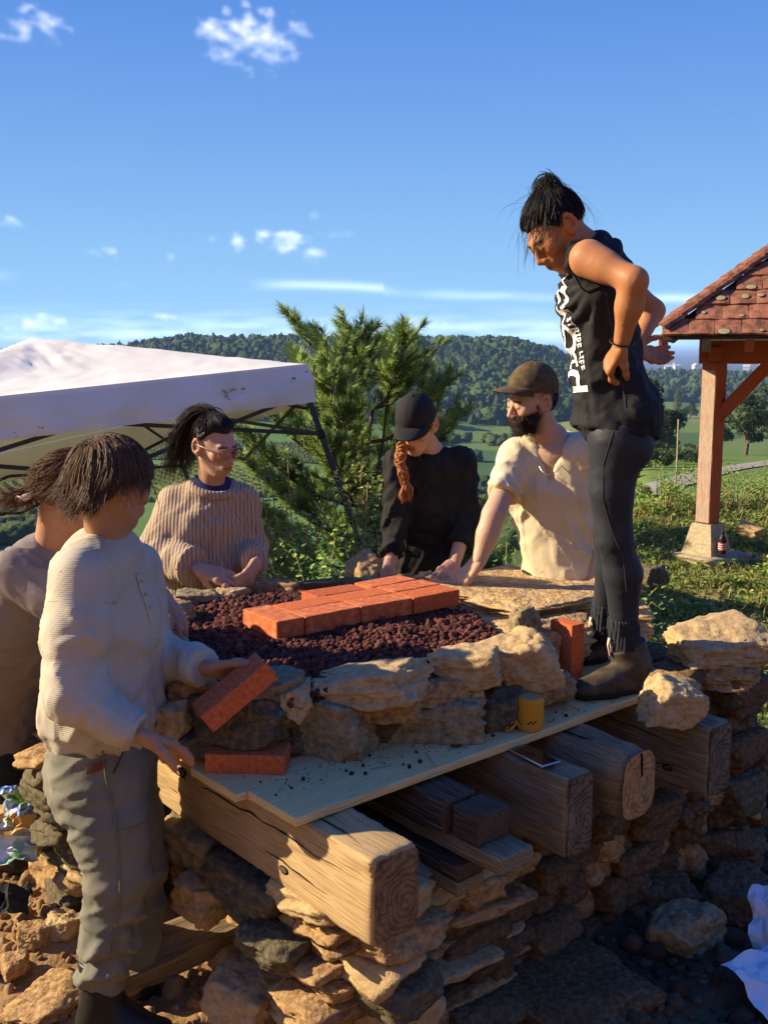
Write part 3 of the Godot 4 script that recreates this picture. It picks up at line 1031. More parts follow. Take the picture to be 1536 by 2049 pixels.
	var rs := [
		[Vector3(-0.171, 0.8259, -2.84), 0.255, 0.165, 0.17, "stone_grey", 0], [Vector3(0.1263, 0.8, -2.95), 0.30, 0.135, 0.17, "stone_grey", 12], [Vector3(-0.3937, 0.8709, -2.8), 0.25, 0.14, 0.18, "stone_dark", 0],
		[Vector3(-0.3407, 0.9323, -2.82), 0.17, 0.11, 0.17, "stone_grey", 10], [Vector3(-0.2389, 0.9303, -2.8), 0.075, 0.08, 0.12, "stone_tan", 30], [Vector3(-0.5626, 0.9442, -2.86), 0.13, 0.10, 0.13, "stone_rust", 10], [Vector3(-0.599, 0.8812, -2.78), 0.095, 0.10, 0.12, "stone_tan", 20],
		[Vector3(-0.0522, 0.9472, -2.86), 0.30, 0.10, 0.19, "stone_tan", 14], [Vector3(0.0118, 0.8716, -2.89), 0.185, 0.062, 0.16, "stone_rust", 8], [Vector3(0.1627, 0.8934, -2.97), 0.155, 0.082, 0.15, "stone_rust", -6],
		[Vector3(0.2451, 0.9463, -3.03), 0.20, 0.108, 0.18, "stone_tan", 10], [Vector3(0.2619, 0.8769, -3), 0.075, 0.062, 0.12, "stone_tan", 0], [Vector3(0.4427, 0.9312, -3.13), 0.17, 0.15, 0.17, "stone_tan", 22], [Vector3(0.5257, 0.8289, -3.2), 0.15, 0.09, 0.13, "stone_grey", 8],
		[Vector3(0.3464, 0.8117, -3.04), 0.16, 0.125, 0.14, "stone_dark", 0], [Vector3(0.4622, 0.8409, -3.12), 0.1, 0.06, 0.1, "stone_rust", 0], [Vector3(0.4826, 0.9766, -3.42), 0.088, 0.125, 0.09, "stone_grey", 6], [Vector3(0.551, 0.9181, -3.42), 0.08, 0.08, 0.09, "stone_rust", 0],
		[Vector3(-0.7056, 0.969, -3.78), 0.15, 0.075, 0.14, "stone_grey", 0], [Vector3(-0.6027, 0.9676, -3.85), 0.11, 0.075, 0.12, "stone_tan", 10], [Vector3(-0.549, 0.9535, -3.95), 0.06, 0.05, 0.1, "stone_tan", 0], [Vector3(-0.4456, 0.9599, -4), 0.22, 0.095, 0.14, "stone_rust", 4], [Vector3(-0.2201, 0.9495, -4.08), 0.25, 0.075, 0.15, "stone_dark", 0], [Vector3(-0.0782, 0.9444, -4.12), 0.11, 0.06, 0.12, "stone_grey", 0], [Vector3(0.0671, 0.9387, -4.2), 0.2, 0.06, 0.14, "stone_grey", 0], [Vector3(-0.7516, 0.9767, -3.5), 0.16, 0.12, 0.14, "stone_rust", 0], [Vector3(-0.6849, 0.9697, -3.1), 0.14, 0.14, 0.16, "stone_grey", 0], [Vector3(0.28, 0.9272, -4.25), 0.2, 0.08, 0.14, "stone_tan", 0],
		[Vector3(-0.4945, 0.8159, -2.78), 0.12, 0.05, 0.12, "stone_dark", 0], [Vector3(-0.2998, 0.8033, -2.82), 0.12, 0.07, 0.12, "stone_dark", 0], [Vector3(-0.0193, 0.8237, -2.92), 0.1, 0.1, 0.12, "stone_dark", 0],
	]
	for k in rs.size():
		var s: Array = rs[k]
		hero_stone(ring, "stone", s[0], Vector3(s[1], s[2], s[3]) * 1.12, 810 + k * 3, M[s[4]], rf(-10, 10), rf(-25, 25), s[5] * 0.6)
	var slab := thing("sandstone_slab", "broad layered slab of sandy yellow stone behind the gravel bed", "stone slab")
	var sl := [[1.62, 0.945, -0.74, 0.66, 0.10, 0.62], [1.40, 0.89, -0.56, 0.40, 0.09, 0.34], [1.80, 0.89, -0.60, 0.42, 0.12, 0.48], [1.35, 0.86, -0.62, 0.5, 0.16, 0.5]]
	for k in sl.size():
		var s: Array = sl[k]
		var b := rock(5, 900 + k, 1.0, 0.05, Vector3(s[3], s[4], s[5]) * 1.08, 4)
		b.smooth(false)
		part("layer", b.mesh(), M.sandstone, slab, T(s[0], s[1], s[2], euler(0, 20.0 * k, 0)))
	var sup := MB.new()
	sup.box(Transform3D(Basis(), Vector3(1.6, 0.8, -0.66)), Vector3(0.5, 0.2, 0.5))
	part("bed_stone", flat_mesh(sup), M.core_earth, slab, T(0, 0, 0))

	# ---- loose stones by the right-hand end
	tag(hero_stone(self, "boulder", Vector3(0.9148, 0.7978, -3.13), Vector3(0.19, 0.14, 0.16) * 1.0, 951, M.stone_tan, 5, 20, -8, 0.6), "squat tan boulder on the end of a beam, half in shadow", "boulder", "loose stones at the table's right end")
	tag(hero_stone(self, "flat_stone", Vector3(1.2349, 0.8435, -3.66), Vector3(0.32, 0.12, 0.27) * 1.0, 955, M.stone_tan, 10, 15, 6, 0.9), "largest flat pale stone, topmost of the pile at the table's right end", "boulder", "loose stones at the table's right end")
	tag(hero_stone(self, "flat_stone", Vector3(1.2394, 0.7511, -3.62), Vector3(0.25, 0.08, 0.22) * 1.08, 958, M.stone_rust, 0, -15, -3, 0.9), "small brown flat stone beneath the topmost pale one", "boulder", "loose stones at the table's right end")
	tag(hero_stone(self, "flat_stone", Vector3(1.1775, 0.7642, -3.72), Vector3(0.15, 0.10, 0.16) * 1.08, 961, M.stone_rust, 0, 35, -3, 0.7), "brown wedge of stone at the far end of the planks, under the pale one", "boulder", "loose stones at the table's right end")

	# ---- bricks
	var bm := hewn(Vector3(0.22, 0.06, 0.105), 0.003, 0.0012, 980, 0.018, 1.0, 0.0035)
	bm.smooth()
	var brick_mesh := bm.mesh()
	var o := Vector3(-0.217, 0, -2.377)
	var d := Vector3(0.795, 0, -0.606)
	var e := Vector3(-0.606, 0, -0.795)
	var start := Vector3(-0.342, 1.02, -3.185)
	var laid := [
		[0.052, 0.11, 90.0, "brick laid crosswise at the near left end of the row, shaded at one corner"],
		[0.220, 0.052, 0.0, "first lengthwise brick of the front row, next to the crosswise one"],
		[0.445, 0.052, -1.0, "middle lengthwise brick of the front row"],
		[0.672, 0.055, 1.0, "last brick of the front row, nearest the man's fingers"],
		[0.222, 0.162, 1.0, "first brick of the second row, behind the front row's left end"],
		[0.447, 0.163, -0.5, "brick in the middle of the second row, pale scuff on top"],
		[0.673, 0.166, 1.5, "right-hand brick of the second row, sunlit strip between gaps"],
		[0.410, 0.272, -1.0, "left brick of the back row, with a dark speck on top"],
		[0.652, 0.280, 2.0, "right brick of the back row, by the knuckles of the woman in black"],
	]
	for q in laid:
		var at: Vector3 = start + d * q[0] + e * q[1] + Vector3(0, rf(-0.002, 0.002), 0)
		var bs := Basis(UP, atan2(0.606, 0.795) + deg_to_rad(q[2])) * Basis.from_euler(Vector3(rf(-0.012, 0.012), 0, rf(-0.012, 0.012)))
		tag(part("brick", brick_mesh, [M.brick_red, M.brick_pale, M.brick_deep][int(q[0] * 1000.0) % 3], self, Transform3D(bs, at)), q[3], "brick", "red bricks")
	tag(part("brick", brick_mesh, M.brick_red, self, Transform3D(Basis(UP, deg_to_rad(-4.0)), Vector3(-0.3752, 0.7876, -2.7) + Vector3(0, 0.006, 0))), "brick lying on the planks beside the front woman's lower hand", "brick", "red bricks")
	tag(part("brick", brick_mesh, M.brick_red, self, Transform3D(Basis(UP, deg_to_rad(35.0)) * Basis(Vector3.FORWARD, PI / 2) * Basis(Vector3.RIGHT, 0), Vector3(0.6294, 0.8825, -3.42) + Vector3(0, 0.0, 0))), "brick standing upright on end next to the booted foot", "brick", "red bricks")
	tag(part("brick", brick_mesh, M.brick_red, self, Transform3D(brick_held(), brick_at())), "brick held tilted in the front woman's far hand", "brick", "red bricks")


func brick_at() -> Vector3:
	return Vector3(-0.4021, 0.9998, -2.66)


func brick_held() -> Basis:
	return Basis(Vector3(0.70, 0.53, -0.28).normalized(), Vector3(-0.5, 0.83, 0.25), Vector3(0, 0, 1)).orthonormalized()


func gravel_top(a: float, b: float, hn: FastNoiseLite) -> float:
	var edge := 1.0 - clampf((Vector2((a - 0.68) / 0.62, (b + 0.8) / 0.72).length() - 0.45) / 0.6, 0.0, 1.0)
	return 0.955 + 0.04 * edge + 0.022 * hn.get_noise_2d(a, b)


# ---------------------------------------------------------------- land
const LEFT_FALL := [Vector2(-60, 26), Vector2(-20, 12), Vector2(-9, 6.5), Vector2(-4.5, 2.6), Vector2(-1.6, 0.15), Vector2(-0.8, 0), Vector2(5.2, 0), Vector2(7, -0.5), Vector2(10, -1.8), Vector2(16, -4.2), Vector2(30, -9), Vector2(60, -17), Vector2(110, -25), Vector2(180, -31), Vector2(300, -36), Vector2(450, -37), Vector2(560, -33), Vector2(700, -14), Vector2(850, 3), Vector2(1000, 9), Vector2(1300, 4), Vector2(2500, -40), Vector2(5000, -52), Vector2(12000, -18), Vector2(16000, -14)]  # first points: unseen rise behind the camera, added to block sky and bounce light
const RIGHT_FALL := [Vector2(-60, 26), Vector2(-20, 12), Vector2(-9, 6.5), Vector2(-4.5, 2.6), Vector2(-1.6, 0.15), Vector2(-0.8, 0), Vector2(4, 0.04), Vector2(8, 0.2), Vector2(12, 0.1), Vector2(18, -0.7), Vector2(28, -2.1), Vector2(40, -3.6), Vector2(60, -5.3), Vector2(80, -6.5), Vector2(95, -7.6), Vector2(140, -11.5), Vector2(220, -17), Vector2(350, -24), Vector2(500, -30), Vector2(700, -36), Vector2(850, -34), Vector2(1000, -27), Vector2(1100, -26), Vector2(1500, -45), Vector2(3000, -50), Vector2(6000, -48), Vector2(12000, -18), Vector2(16000, -14)]  # begins with the same added rise behind the camera
var land_noise := fnl(0.004, 4, 91)
var clod_noise := fnl(0.9, 5, 92)
var patch_noise := fnl(0.25, 4, 93)


func fall(list: Array, d: float) -> float:
	for k in range(1, list.size()):
		if d < list[k].x:
			var a: Vector2 = list[k - 1]
			var b: Vector2 = list[k]
			var t := clampf((d - a.x) / (b.x - a.x), 0.0, 1.0)
			return lerpf(a.y, b.y, lerpf(t, smoothstep(0.0, 1.0, t), 0.35))
	return list[-1].y


func ground_y(x: float, z: float) -> float:
	var d := -z
	var s := smoothstep(0.10, 0.26, x / maxf(d, 3.0))
	var y := lerpf(fall(LEFT_FALL, d), fall(RIGHT_FALL, d), s)
	var r := sqrt(x * x + z * z)
	if d > 60.0: y += land_noise.get_noise_2d(x, z) * minf(7.0, (d - 60.0) * 0.012) * (1.0 if d < 1600.0 else 0.6)
	if d > 560.0: y -= 17.0 * smoothstep(0.17, 0.36, -x / d) * smoothstep(560.0, 800.0, d) * (1.0 - smoothstep(1300.0, 2000.0, d))
	if r < 14.0: y += clod_noise.get_noise_2d(x * 2.2, z * 2.2) * 0.05 * smoothstep(14.0, 5.0, r)
	return y


func in_wood(x: float, z: float) -> float:      # how much of a wood stands here, far away
	var d := -z
	var t := x / d
	var edge := 520.0 + 90.0 * land_noise.get_noise_2d(x * 2.0, z * 2.0)
	if t > 0.14: edge += smoothstep(0.14, 0.26, t) * 270.0
	return smoothstep(edge, edge + 30.0, d) * (1.0 - smoothstep(1250.0, 1400.0, d))


func land_color(x: float, z: float) -> Color:
	var d := -z
	var r := sqrt(x * x + z * z)
	var t := x / maxf(d, 1.0)
	var n := patch_noise.get_noise_2d(x * 2.0, z * 2.0)
	var soil := Color(0.27, 0.150, 0.066).lerp(Color(0.38, 0.235, 0.112), clampf(0.5 + n, 0.0, 1.0))
	var c := soil
	# shade before the table and to its right, put into the soil colour
	var soil_shade := smoothstep(-0.15, 0.35, x + n * 0.25) * (1.0 - smoothstep(4.6, 5.6, d + n * 0.6)) * smoothstep(0.2, 0.9, d)
	c = c.lerp(Color(0.066, 0.043, 0.023).lerp(Color(0.135, 0.092, 0.052), clampf(0.5 + n * 1.5 + smoothstep(1.4, 2.2, x) * 0.5, 0.0, 1.0)), soil_shade)
	if d < -1.0: c = c.lerp(Color(0.44, 0.30, 0.15), 0.6)  # warm tone of the unseen bank added behind the camera for bounced light
	if d > 3.0:
		var right := smoothstep(0.12, 0.2, t)
		var g := Color(0.30, 0.26, 0.095).lerp(Color(0.16, 0.235, 0.042), clampf(0.5 + patch_noise.get_noise_2d(x * 5.0, z * 5.0) * 1.4, 0.0, 1.0))
		var m := smoothstep(3.9, 5.2, d + n * 1.3) * right + smoothstep(5.4, 6.4, d) * (1.0 - right)
		c = c.lerp(g, m * 0.85)
	if d > 12.0:
		var f := land_noise.get_noise_2d(x * 1.5, z * 1.5)
		var grass := Color(0.085, 0.185, 0.024).lerp(Color(0.13, 0.23, 0.040), clampf(0.5 + f * 1.5, 0.0, 1.0))
		if t > 0.18 and d < 100.0: grass = Color(0.13, 0.215, 0.035).lerp(Color(0.19, 0.28, 0.05), clampf(0.5 + f * 2.0, 0.0, 1.0))
		c = c.lerp(grass, smoothstep(12.0, 16.0, d))
		if d > 110.0 and t > 0.08:       # patchwork of small fields on the right
			var q := sin(x * 0.021 + 1.3) + sin(z * 0.017 + x * 0.006)
			var fld := Color(0.06, 0.13, 0.03) if q > 0.4 else (Color(0.13, 0.20, 0.04) if q > -0.7 else Color(0.19, 0.22, 0.06))
			c = c.lerp(fld, smoothstep(110.0, 130.0, d))
		if d > 1400.0:
			var q2 := land_noise.get_noise_2d(x * 0.6, z * 0.6)
			c = Color(0.045, 0.075, 0.035).lerp(Color(0.11, 0.12, 0.065), smoothstep(-0.1, 0.25, q2))
		c = c.lerp(Color(0.022, 0.04, 0.014), in_wood(x, z))
	return c


func build_ground() -> void:
	var b := MB.new()
	b.use_col = true
	var angles := PackedFloat32Array()
	var a := -180.0
	while a < 180.0:
		angles.append(a)
		a += 0.42 if absf(a) < 26.0 else (1.2 if absf(a) < 46.0 else 6.0)
	var na := angles.size()
	var radii := PackedFloat32Array()
	var r := 0.3
	while r < 15000.0:
		radii.append(r)
		r *= 1.06 if r < 1.6 else (1.012 if r < 7.0 else (1.03 if r < 60.0 else 1.022))
	for rr in radii:
		for an in angles:
			var x := sin(deg_to_rad(an)) * rr
			var z := -cos(deg_to_rad(an)) * rr
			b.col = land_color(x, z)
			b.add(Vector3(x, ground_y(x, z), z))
	for j in radii.size() - 1:
		for k in na:
			var k2 := (k + 1) % na
			b.quad(j * na + k, (j + 1) * na + k, (j + 1) * na + k2, j * na + k2)
	b.col = land_color(0, 0)
	var mid := b.add(Vector3(0, ground_y(0, 0), 0))
	for k in na: b.tri(mid, k, (k + 1) % na)
	b.smooth(false)
	part("ground", b.mesh(), M.ground_mix, self).set_meta("kind", "structure")

	# the lane that climbs across the slope on the right
	var lane := MB.new()
	var pts := [Vector2(3.0, -20.0), Vector2(6.5, -30.0), Vector2(9.4, -38.0), Vector2(13.2, -48.0), Vector2(18.4, -60.0), Vector2(24.5, -71.0), Vector2(31.0, -80.0), Vector2(40.0, -89.0), Vector2(52.0, -97.0)]
	var cv := Curve2D.new()
	for k in pts.size():
		var tn: Vector2 = (pts[mini(k + 1, pts.size() - 1)] - pts[maxi(k - 1, 0)]) * 0.16
		cv.add_point(pts[k], -tn, tn)
	var len_ := cv.get_baked_length()
	var m := 70
	for k in m + 1:
		var p := cv.sample_baked(len_ * k / m)
		var q := cv.sample_baked(minf(len_ * k / m + 0.5, len_)) - cv.sample_baked(maxf(0.0, len_ * k / m - 0.5))
		var s := Vector2(-q.y, q.x).normalized() * 1.15
		for e in [-1.0, -0.5, 0.0, 0.5, 1.0]:
			var w: Vector2 = p + s * e
			lane.add(Vector3(w.x, ground_y(w.x, w.y) + 0.12 - 0.05 * absf(e), w.y))
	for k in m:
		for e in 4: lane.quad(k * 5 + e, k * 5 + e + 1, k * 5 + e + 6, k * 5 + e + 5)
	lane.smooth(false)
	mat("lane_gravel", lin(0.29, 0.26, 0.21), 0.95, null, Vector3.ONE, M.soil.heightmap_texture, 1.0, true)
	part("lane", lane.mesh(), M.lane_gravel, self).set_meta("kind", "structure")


# ---------------------------------------------------------------- far woods, vines and trees
func crown_blob(seed_: int, conic: bool) -> ArrayMesh:
	var b := MB.new()
	b.use_col = true
	var ic := ico(2)
	var n := fnl(1.9, 3, seed_)
	for d in ic[0]:
		var k: float = 1.0 + n.get_noise_3dv(d) * 0.75
		var w: float = (1.0 - 0.55 * clampf(d.y, -0.3, 1.0)) if conic else 1.0
		b.col = Color.WHITE.darkened(clampf(0.25 - n.get_noise_3dv(d * 1.7) * 0.6, 0.0, 0.5))
		b.add(Vector3(d.x * w * k * 0.5, d.y * k * 0.5 + 0.45, d.z * w * k * 0.5))
	b.i = ic[1].duplicate()
	b.smooth(false)
	return b.mesh()


func build_background() -> void:
	var r := RandomNumberGenerator.new()
	r.seed = 77
	var crowns := [crown_blob(1, false), crown_blob(2, false), crown_blob(3, true), crown_blob(4, true), crown_blob(5, false)]
	var sets := [[], [], [], [], []]
	var tints := [PackedColorArray(), PackedColorArray(), PackedColorArray(), PackedColorArray(), PackedColorArray()]
	var made := 0
	var tries := 0
	while made < 19000 and tries < 100000:
		tries += 1
		var d := sqrt(r.randf_range(480.0 * 480.0, 1250.0 * 1250.0))
		if r.randf() < 0.45: d = r.randf_range(500.0, 820.0)
		var x := d * r.randf_range(-0.72, 0.55)
		if in_wood(x, -d) < r.randf_range(0.3, 1.0): continue
		var k := r.randi() % 5
		var s := r.randf_range(4.5, 11.5)
		if k == 2 or k == 3: s *= 1.15
		var wdt := s * (r.randf_range(0.75, 1.1) if k != 2 and k != 3 else r.randf_range(0.5, 0.7))
		sets[k].append(Transform3D(Basis(UP, r.randf_range(0, TAU)) * Basis.from_scale(Vector3(wdt, s, wdt)), Vector3(x, ground_y(x, -d) - 0.6, -d)))
		var f := land_noise.get_noise_2d(x * 3.0, d * 3.0)
		var c := Color(0.034, 0.072, 0.020).lerp(Color(0.095, 0.165, 0.038), clampf(0.45 + f * 1.2 + r.randf_range(-0.35, 0.35), 0.0, 1.0))
		if k == 2 or k == 3: c = c.lerp(Color(0.022, 0.05, 0.02), 0.6)
		tints[k].append(c)
		made += 1
	var wood := thing("hillside_wood", "dark mixed wood covering the long ridge along the skyline", "wood")
	for k in 5: scatter("trees", crowns[k], M.far_crown, sets[k], wood, tints[k])

	# scrub on the valley sides, between the fields
	var scrub := thing("valley_scrub", "dense green scrub in the valley behind the pine and the man in the cap", "scrub")
	var s_sets := [[], [], []]
	var s_tints := [PackedColorArray(), PackedColorArray(), PackedColorArray()]
	for k in 2600:
		var d := r.randf_range(60.0, 460.0)
		var t := r.randf_range(0.035, 0.27)
		var keep := land_noise.get_noise_2d(t * d * 3.5, d * 2.5) > -0.06
		if d < 120.0: keep = t < 0.20
		if t > 0.17 and d > 135.0 and land_noise.get_noise_2d(t * d * 5.0, d * 4.0) < 0.16: keep = false
		if d > 285.0 and d < 365.0 and t < 0.17: keep = false
		if not keep: continue
		var x := t * d
		var s := r.randf_range(2.2, 5.0) * (1.0 if d > 120.0 else 0.7)
		var q := k % 3
		s_sets[q].append(Transform3D(Basis(UP, r.randf_range(0, TAU)) * Basis.from_scale(Vector3(s * 1.2, s, s * 1.2)), Vector3(x, ground_y(x, -d) - 0.4, -d)))
		s_tints[q].append(Color(0.035, 0.075, 0.020).lerp(Color(0.105, 0.17, 0.04), clampf(0.4 + r.randf_range(-0.4, 0.4), 0.0, 1.0)))
	for k in 3: scatter("shrubs", crowns[[0, 1, 4][k]], M.far_crown, s_sets[k], scrub, s_tints[k])

	# vineyards: rows of vines on the left
	vineyard("steep rows of vines on the far left slope, below the tent", Vector2(-100, -275), Vector2(0.43, 0.90), 46.0, 70.0, r, crowns[0])
	vineyard("far rows of vines seen past the tent's corner, above the bright meadow", Vector2(-52, -395), Vector2(0.93, 0.36), 52.0, 34.0, r, crowns[1])
	# wooded hem between vines and meadow
	var hem := thing("hedgerow", "dark hedge at the lower edge of the left vineyard", "hedge")
	var hs := []
	var hc := PackedColorArray()
	for k in 150:
		var t := r.randf_range(-0.42, -0.315)
		var d := r.randf_range(178.0, 200.0) + (t + 0.36) * 150.0
		var s := r.randf_range(2.5, 4.5)
		hs.append(Transform3D(Basis(UP, r.randf_range(0, TAU)) * Basis.from_scale(Vector3(s * 1.3, s, s * 1.3)), Vector3(t * d, ground_y(t * d, -d) - 0.3, -d)))
		hc.append(Color(0.04, 0.075, 0.02).lerp(Color(0.09, 0.13, 0.035), r.randf()))
	scatter("bushes", crowns[4], M.far_crown, hs, hem, hc)

	# single trees on the right
	far_tree("broad_tree", "big dark round tree left of the lane, right behind the standing woman's legs", "tree", Vector3(28.0, 0, -112.0), 8.5, 5.0, Color(0.035, 0.06, 0.018), 1)
	far_tree("broad_tree", "second dark tree touching the big round one beyond the lane", "tree", Vector3(32.5, 0, -118.0), 6.0, 4.0, Color(0.04, 0.07, 0.02), 2)
	far_tree("broad_tree", "tall loose tree right of the pavilion post beyond the lane", "tree", Vector3(37.5, 0, -106.0), 6.8, 3.8, Color(0.075, 0.11, 0.032), 3)
	far_tree("broad_tree", "tree at the photo's right edge beyond the lane, with sunlit crown", "tree", Vector3(43.0, 0, -112.0), 8.2, 5.2, Color(0.085, 0.115, 0.035), 4)
	far_tree("broad_tree", "smaller dark tree directly behind the pavilion post", "tree", Vector3(33.8, 0, -104.0), 4.6, 2.8, Color(0.045, 0.075, 0.022), 5)
	far_tree("poplar", "slim pale yellow poplar standing alone in the valley", "tree", Vector3(134.0, 0, -470.0), 15.0, 4.4, Color(0.17, 0.20, 0.06), 6)
	far_tree("broad_tree", "small yellowish tree at the foot of the slim poplar", "tree", Vector3(140.0, 0, -470.0), 7.0, 6.0, Color(0.13, 0.17, 0.05), 7)
	for k in 9:
		var t := 0.25 + 0.012 * k
		var d := 46.0 + 4.2 * k + r.randf_range(-1, 1)
		far_tree("roadside_bush", ["nearest olive bush of the row along the lane, lowest in the picture", "second olive bush from the near end of the row along the lane", "third olive bush from the near end of the row along the lane", "fourth olive bush from the near end of the row along the lane", "middle olive bush of the row along the lane", "fourth olive bush from the far end of the row along the lane", "third olive bush from the far end of the row along the lane", "last olive bush but one at the far end of the row along the lane", "farthest olive bush of the row along the lane"][k], "bush", Vector3(t * d - 1.8, 0, -d - 4.5), r.randf_range(1.2, 2.0), r.randf_range(1.8, 2.8), Color(0.10, 0.125, 0.04).lerp(Color(0.06, 0.10, 0.03), r.randf()), 20 + k, "bushes along the lane")
	far_tree("young_bush", "bright yellow-green bush between the standing woman's legs and the post", "bush", Vector3(4.45, 0, -16.6), 0.62, 0.66, Color(0.20, 0.28, 0.05), 40)
	var pole := MB.new()
	pole.tube(PackedVector3Array([Vector3.ZERO, Vector3(0.01, 0.9, 0), Vector3(0, 1.75, 0)]), PackedFloat32Array([0.022, 0.02, 0.018]), 6)
	pole.smooth()
	tag(part("vine_post", pole.mesh(), M.concrete, self, Transform3D(Basis(), Vector3(6.3, ground_y(6.3, -22.0), -22.0))), "thin pale vineyard stake standing in the slope below the lane", "stake")
	# a village far off in the plain
	var house := MB.new()
	house.box(Transform3D(Basis(), Vector3(0, 3, 0)), Vector3(9, 6, 8))
	house.face([Vector3(-5, 5.8, 4.6), Vector3(-5, 9, 0), Vector3(5, 9, 0), Vector3(5, 5.8, 4.6)])
	house.face([Vector3(5, 5.8, -4.6), Vector3(5, 9, 0), Vector3(-5, 9, 0), Vector3(-5, 5.8, -4.6)])
	house.face([Vector3(-4.4, 5.9, -4), Vector3(-4.4, 8.7, 0), Vector3(-4.4, 5.9, 4)])
	house.face([Vector3(4.4, 5.9, 4), Vector3(4.4, 8.7, 0), Vector3(4.4, 5.9, -4)])
	var hm := flat_mesh(house)
	mat("far_render", lin(0.62, 0.58, 0.52), 0.9)
	for k in 16:
		var d := r.randf_range(3300.0, 4200.0)
		var t := r.randf_range(0.27, 0.385)
		var h := part("far_house", hm, M.far_render, self, yaw(r.randf_range(0, 180), Vector3(t * d, ground_y(t * d, -d) - 0.5, -d)))
		h.scale = Vector3.ONE * r.randf_range(1.4, 2.6)
		tag(h, "tiny pale house of the village far out in the blue plain", "house", "far houses in the plain")


func vineyard(label: String, mid: Vector2, along: Vector2, half: float, across: float, r: RandomNumberGenerator, mesh: Mesh) -> void:
	var v := thing("vineyard", label, "vineyard")
	var places := []
	var cols := PackedColorArray()
	var side := Vector2(-along.y, along.x)
	var w := -across
	while w < across:
		var s := -half
		while s < half:
			var p := mid + along * (s + r.randf_range(-0.2, 0.2)) + side * w
			if absf(p.x / p.y) < 0.46 and -p.y > 150.0:
				var k := r.randf_range(0.85, 1.2)
				places.append(Transform3D(Basis(UP, r.randf_range(0, TAU)) * Basis.from_scale(Vector3(1.35, 1.5 * k, 1.35)), Vector3(p.x, ground_y(p.x, p.y) - 0.1, p.y)))
				cols.append(Color(0.07, 0.13, 0.024).lerp(Color(0.19, 0.23, 0.045), r.randf()))
			s += 1.05
		w += 3.1
	scatter("vines", mesh, M.far_crown, places, v, cols)


var leaf_clump: ArrayMesh
# a tree or bush seen from afar: trunk, limbs, and a crown of many small leafy faces gathered in clumps
func far_tree(called: String, label: String, category: String, at: Vector3, height: float, width: float, tint: Color, seed_: int, group := "") -> Node3D:
	if leaf_clump == null:
		var lb := MB.new()
		var lr := RandomNumberGenerator.new()
		lr.seed = 9
		for k in 14:
			var p := Vector3(lr.randf_range(-1, 1), lr.randf_range(-1, 1), lr.randf_range(-1, 1)) * 0.6
			var bs := Basis.from_euler(Vector3(lr.randf_range(-1.2, 1.2), lr.randf_range(0, TAU), lr.randf_range(-0.6, 0.6)))
			var s := lr.randf_range(0.28, 0.5)
			lb.face([p + bs * Vector3(-s, 0, 0), p + bs * Vector3(0, 0.1 * s, -s * 0.6), p + bs * Vector3(s, 0, 0), p + bs * Vector3(0, 0.1 * s, s * 0.6)])
		leaf_clump = flat_mesh(lb)
	var r := RandomNumberGenerator.new()
	r.seed = 1000 + seed_
	at.y = ground_y(at.x, at.z) - 0.1
	var o := thing(called, label, category, Transform3D(Basis(), at), group)
	var tall := height > width * 2.0
	var wood := MB.new()
	var th := height * 0.55
	var tr := height * 0.022
	wood.tube(PackedVector3Array([Vector3.ZERO, Vector3(0.03 * height, th * 0.5, 0), Vector3(0, th, 0.02 * height), Vector3(0, height * 0.85, 0)]), PackedFloat32Array([tr * 1.4, tr, tr * 0.8, tr * 0.2]), 7)
	var lobes := []
	var count := 5 if height < 2.5 else (9 if tall else 12)
	for k in count:
		var an := TAU * k / count * 2.4 + r.randf()
		var hh := r.randf_range(0.30, 0.92) if not tall else lerpf(0.14, 0.95, float(k) / count)
		if height < 2.5: hh = r.randf_range(0.3, 0.7)
		var reach := width * 0.5 * (1.0 - pow(absf(hh - 0.5) * 1.7, 2.0)) * r.randf_range(0.5, 0.85) if not tall else width * 0.1
		var c := Vector3(cos(an) * reach, hh * height, sin(an) * reach)
		var rad := width * r.randf_range(0.20, 0.30) if not tall else width * 0.4 * (1.1 - absf(hh - 0.35))
		lobes.append([c, rad])
		var f := Vector3(0, maxf(0.15, hh - 0.25) * height, 0)
		wood.tube(PackedVector3Array([f, f.lerp(c, 0.5) + Vector3(0, 0.03 * height, 0), c]), PackedFloat32Array([tr * 0.6, tr * 0.4, tr * 0.12]), 5)
	wood.smooth()
	part("trunk", wood.mesh(), M.bark, o)
	var places := []
	var cols := PackedColorArray()
	for k in int(760 if height > 2.5 else 320):
		var l: Array = lobes[r.randi() % lobes.size()]
		var dv := Vector3(r.randf_range(-1, 1), r.randf_range(-1, 1), r.randf_range(-1, 1))
		while dv.length() > 1.0: dv = Vector3(r.randf_range(-1, 1), r.randf_range(-1, 1), r.randf_range(-1, 1))
		dv = dv.normalized() * pow(dv.length(), 0.5)
		var p: Vector3 = l[0] + dv * l[1] * Vector3(1, 0.8 if not tall else 1.3, 1)
		var s: float = width * r.randf_range(0.045, 0.085) * (1.0 if not tall else 1.3)
		places.append(Transform3D(Basis.from_euler(Vector3(r.randf_range(-0.5, 0.5), r.randf_range(0, TAU), 0)) * Basis.from_scale(Vector3.ONE * s), p))
		cols.append(tint.lerp(tint * 1.6, r.randf()).lerp(tint * 0.6, r.randf() * 0.5))
	scatter("crown", leaf_clump, M.leaf_mid, places, o, cols)
	return o


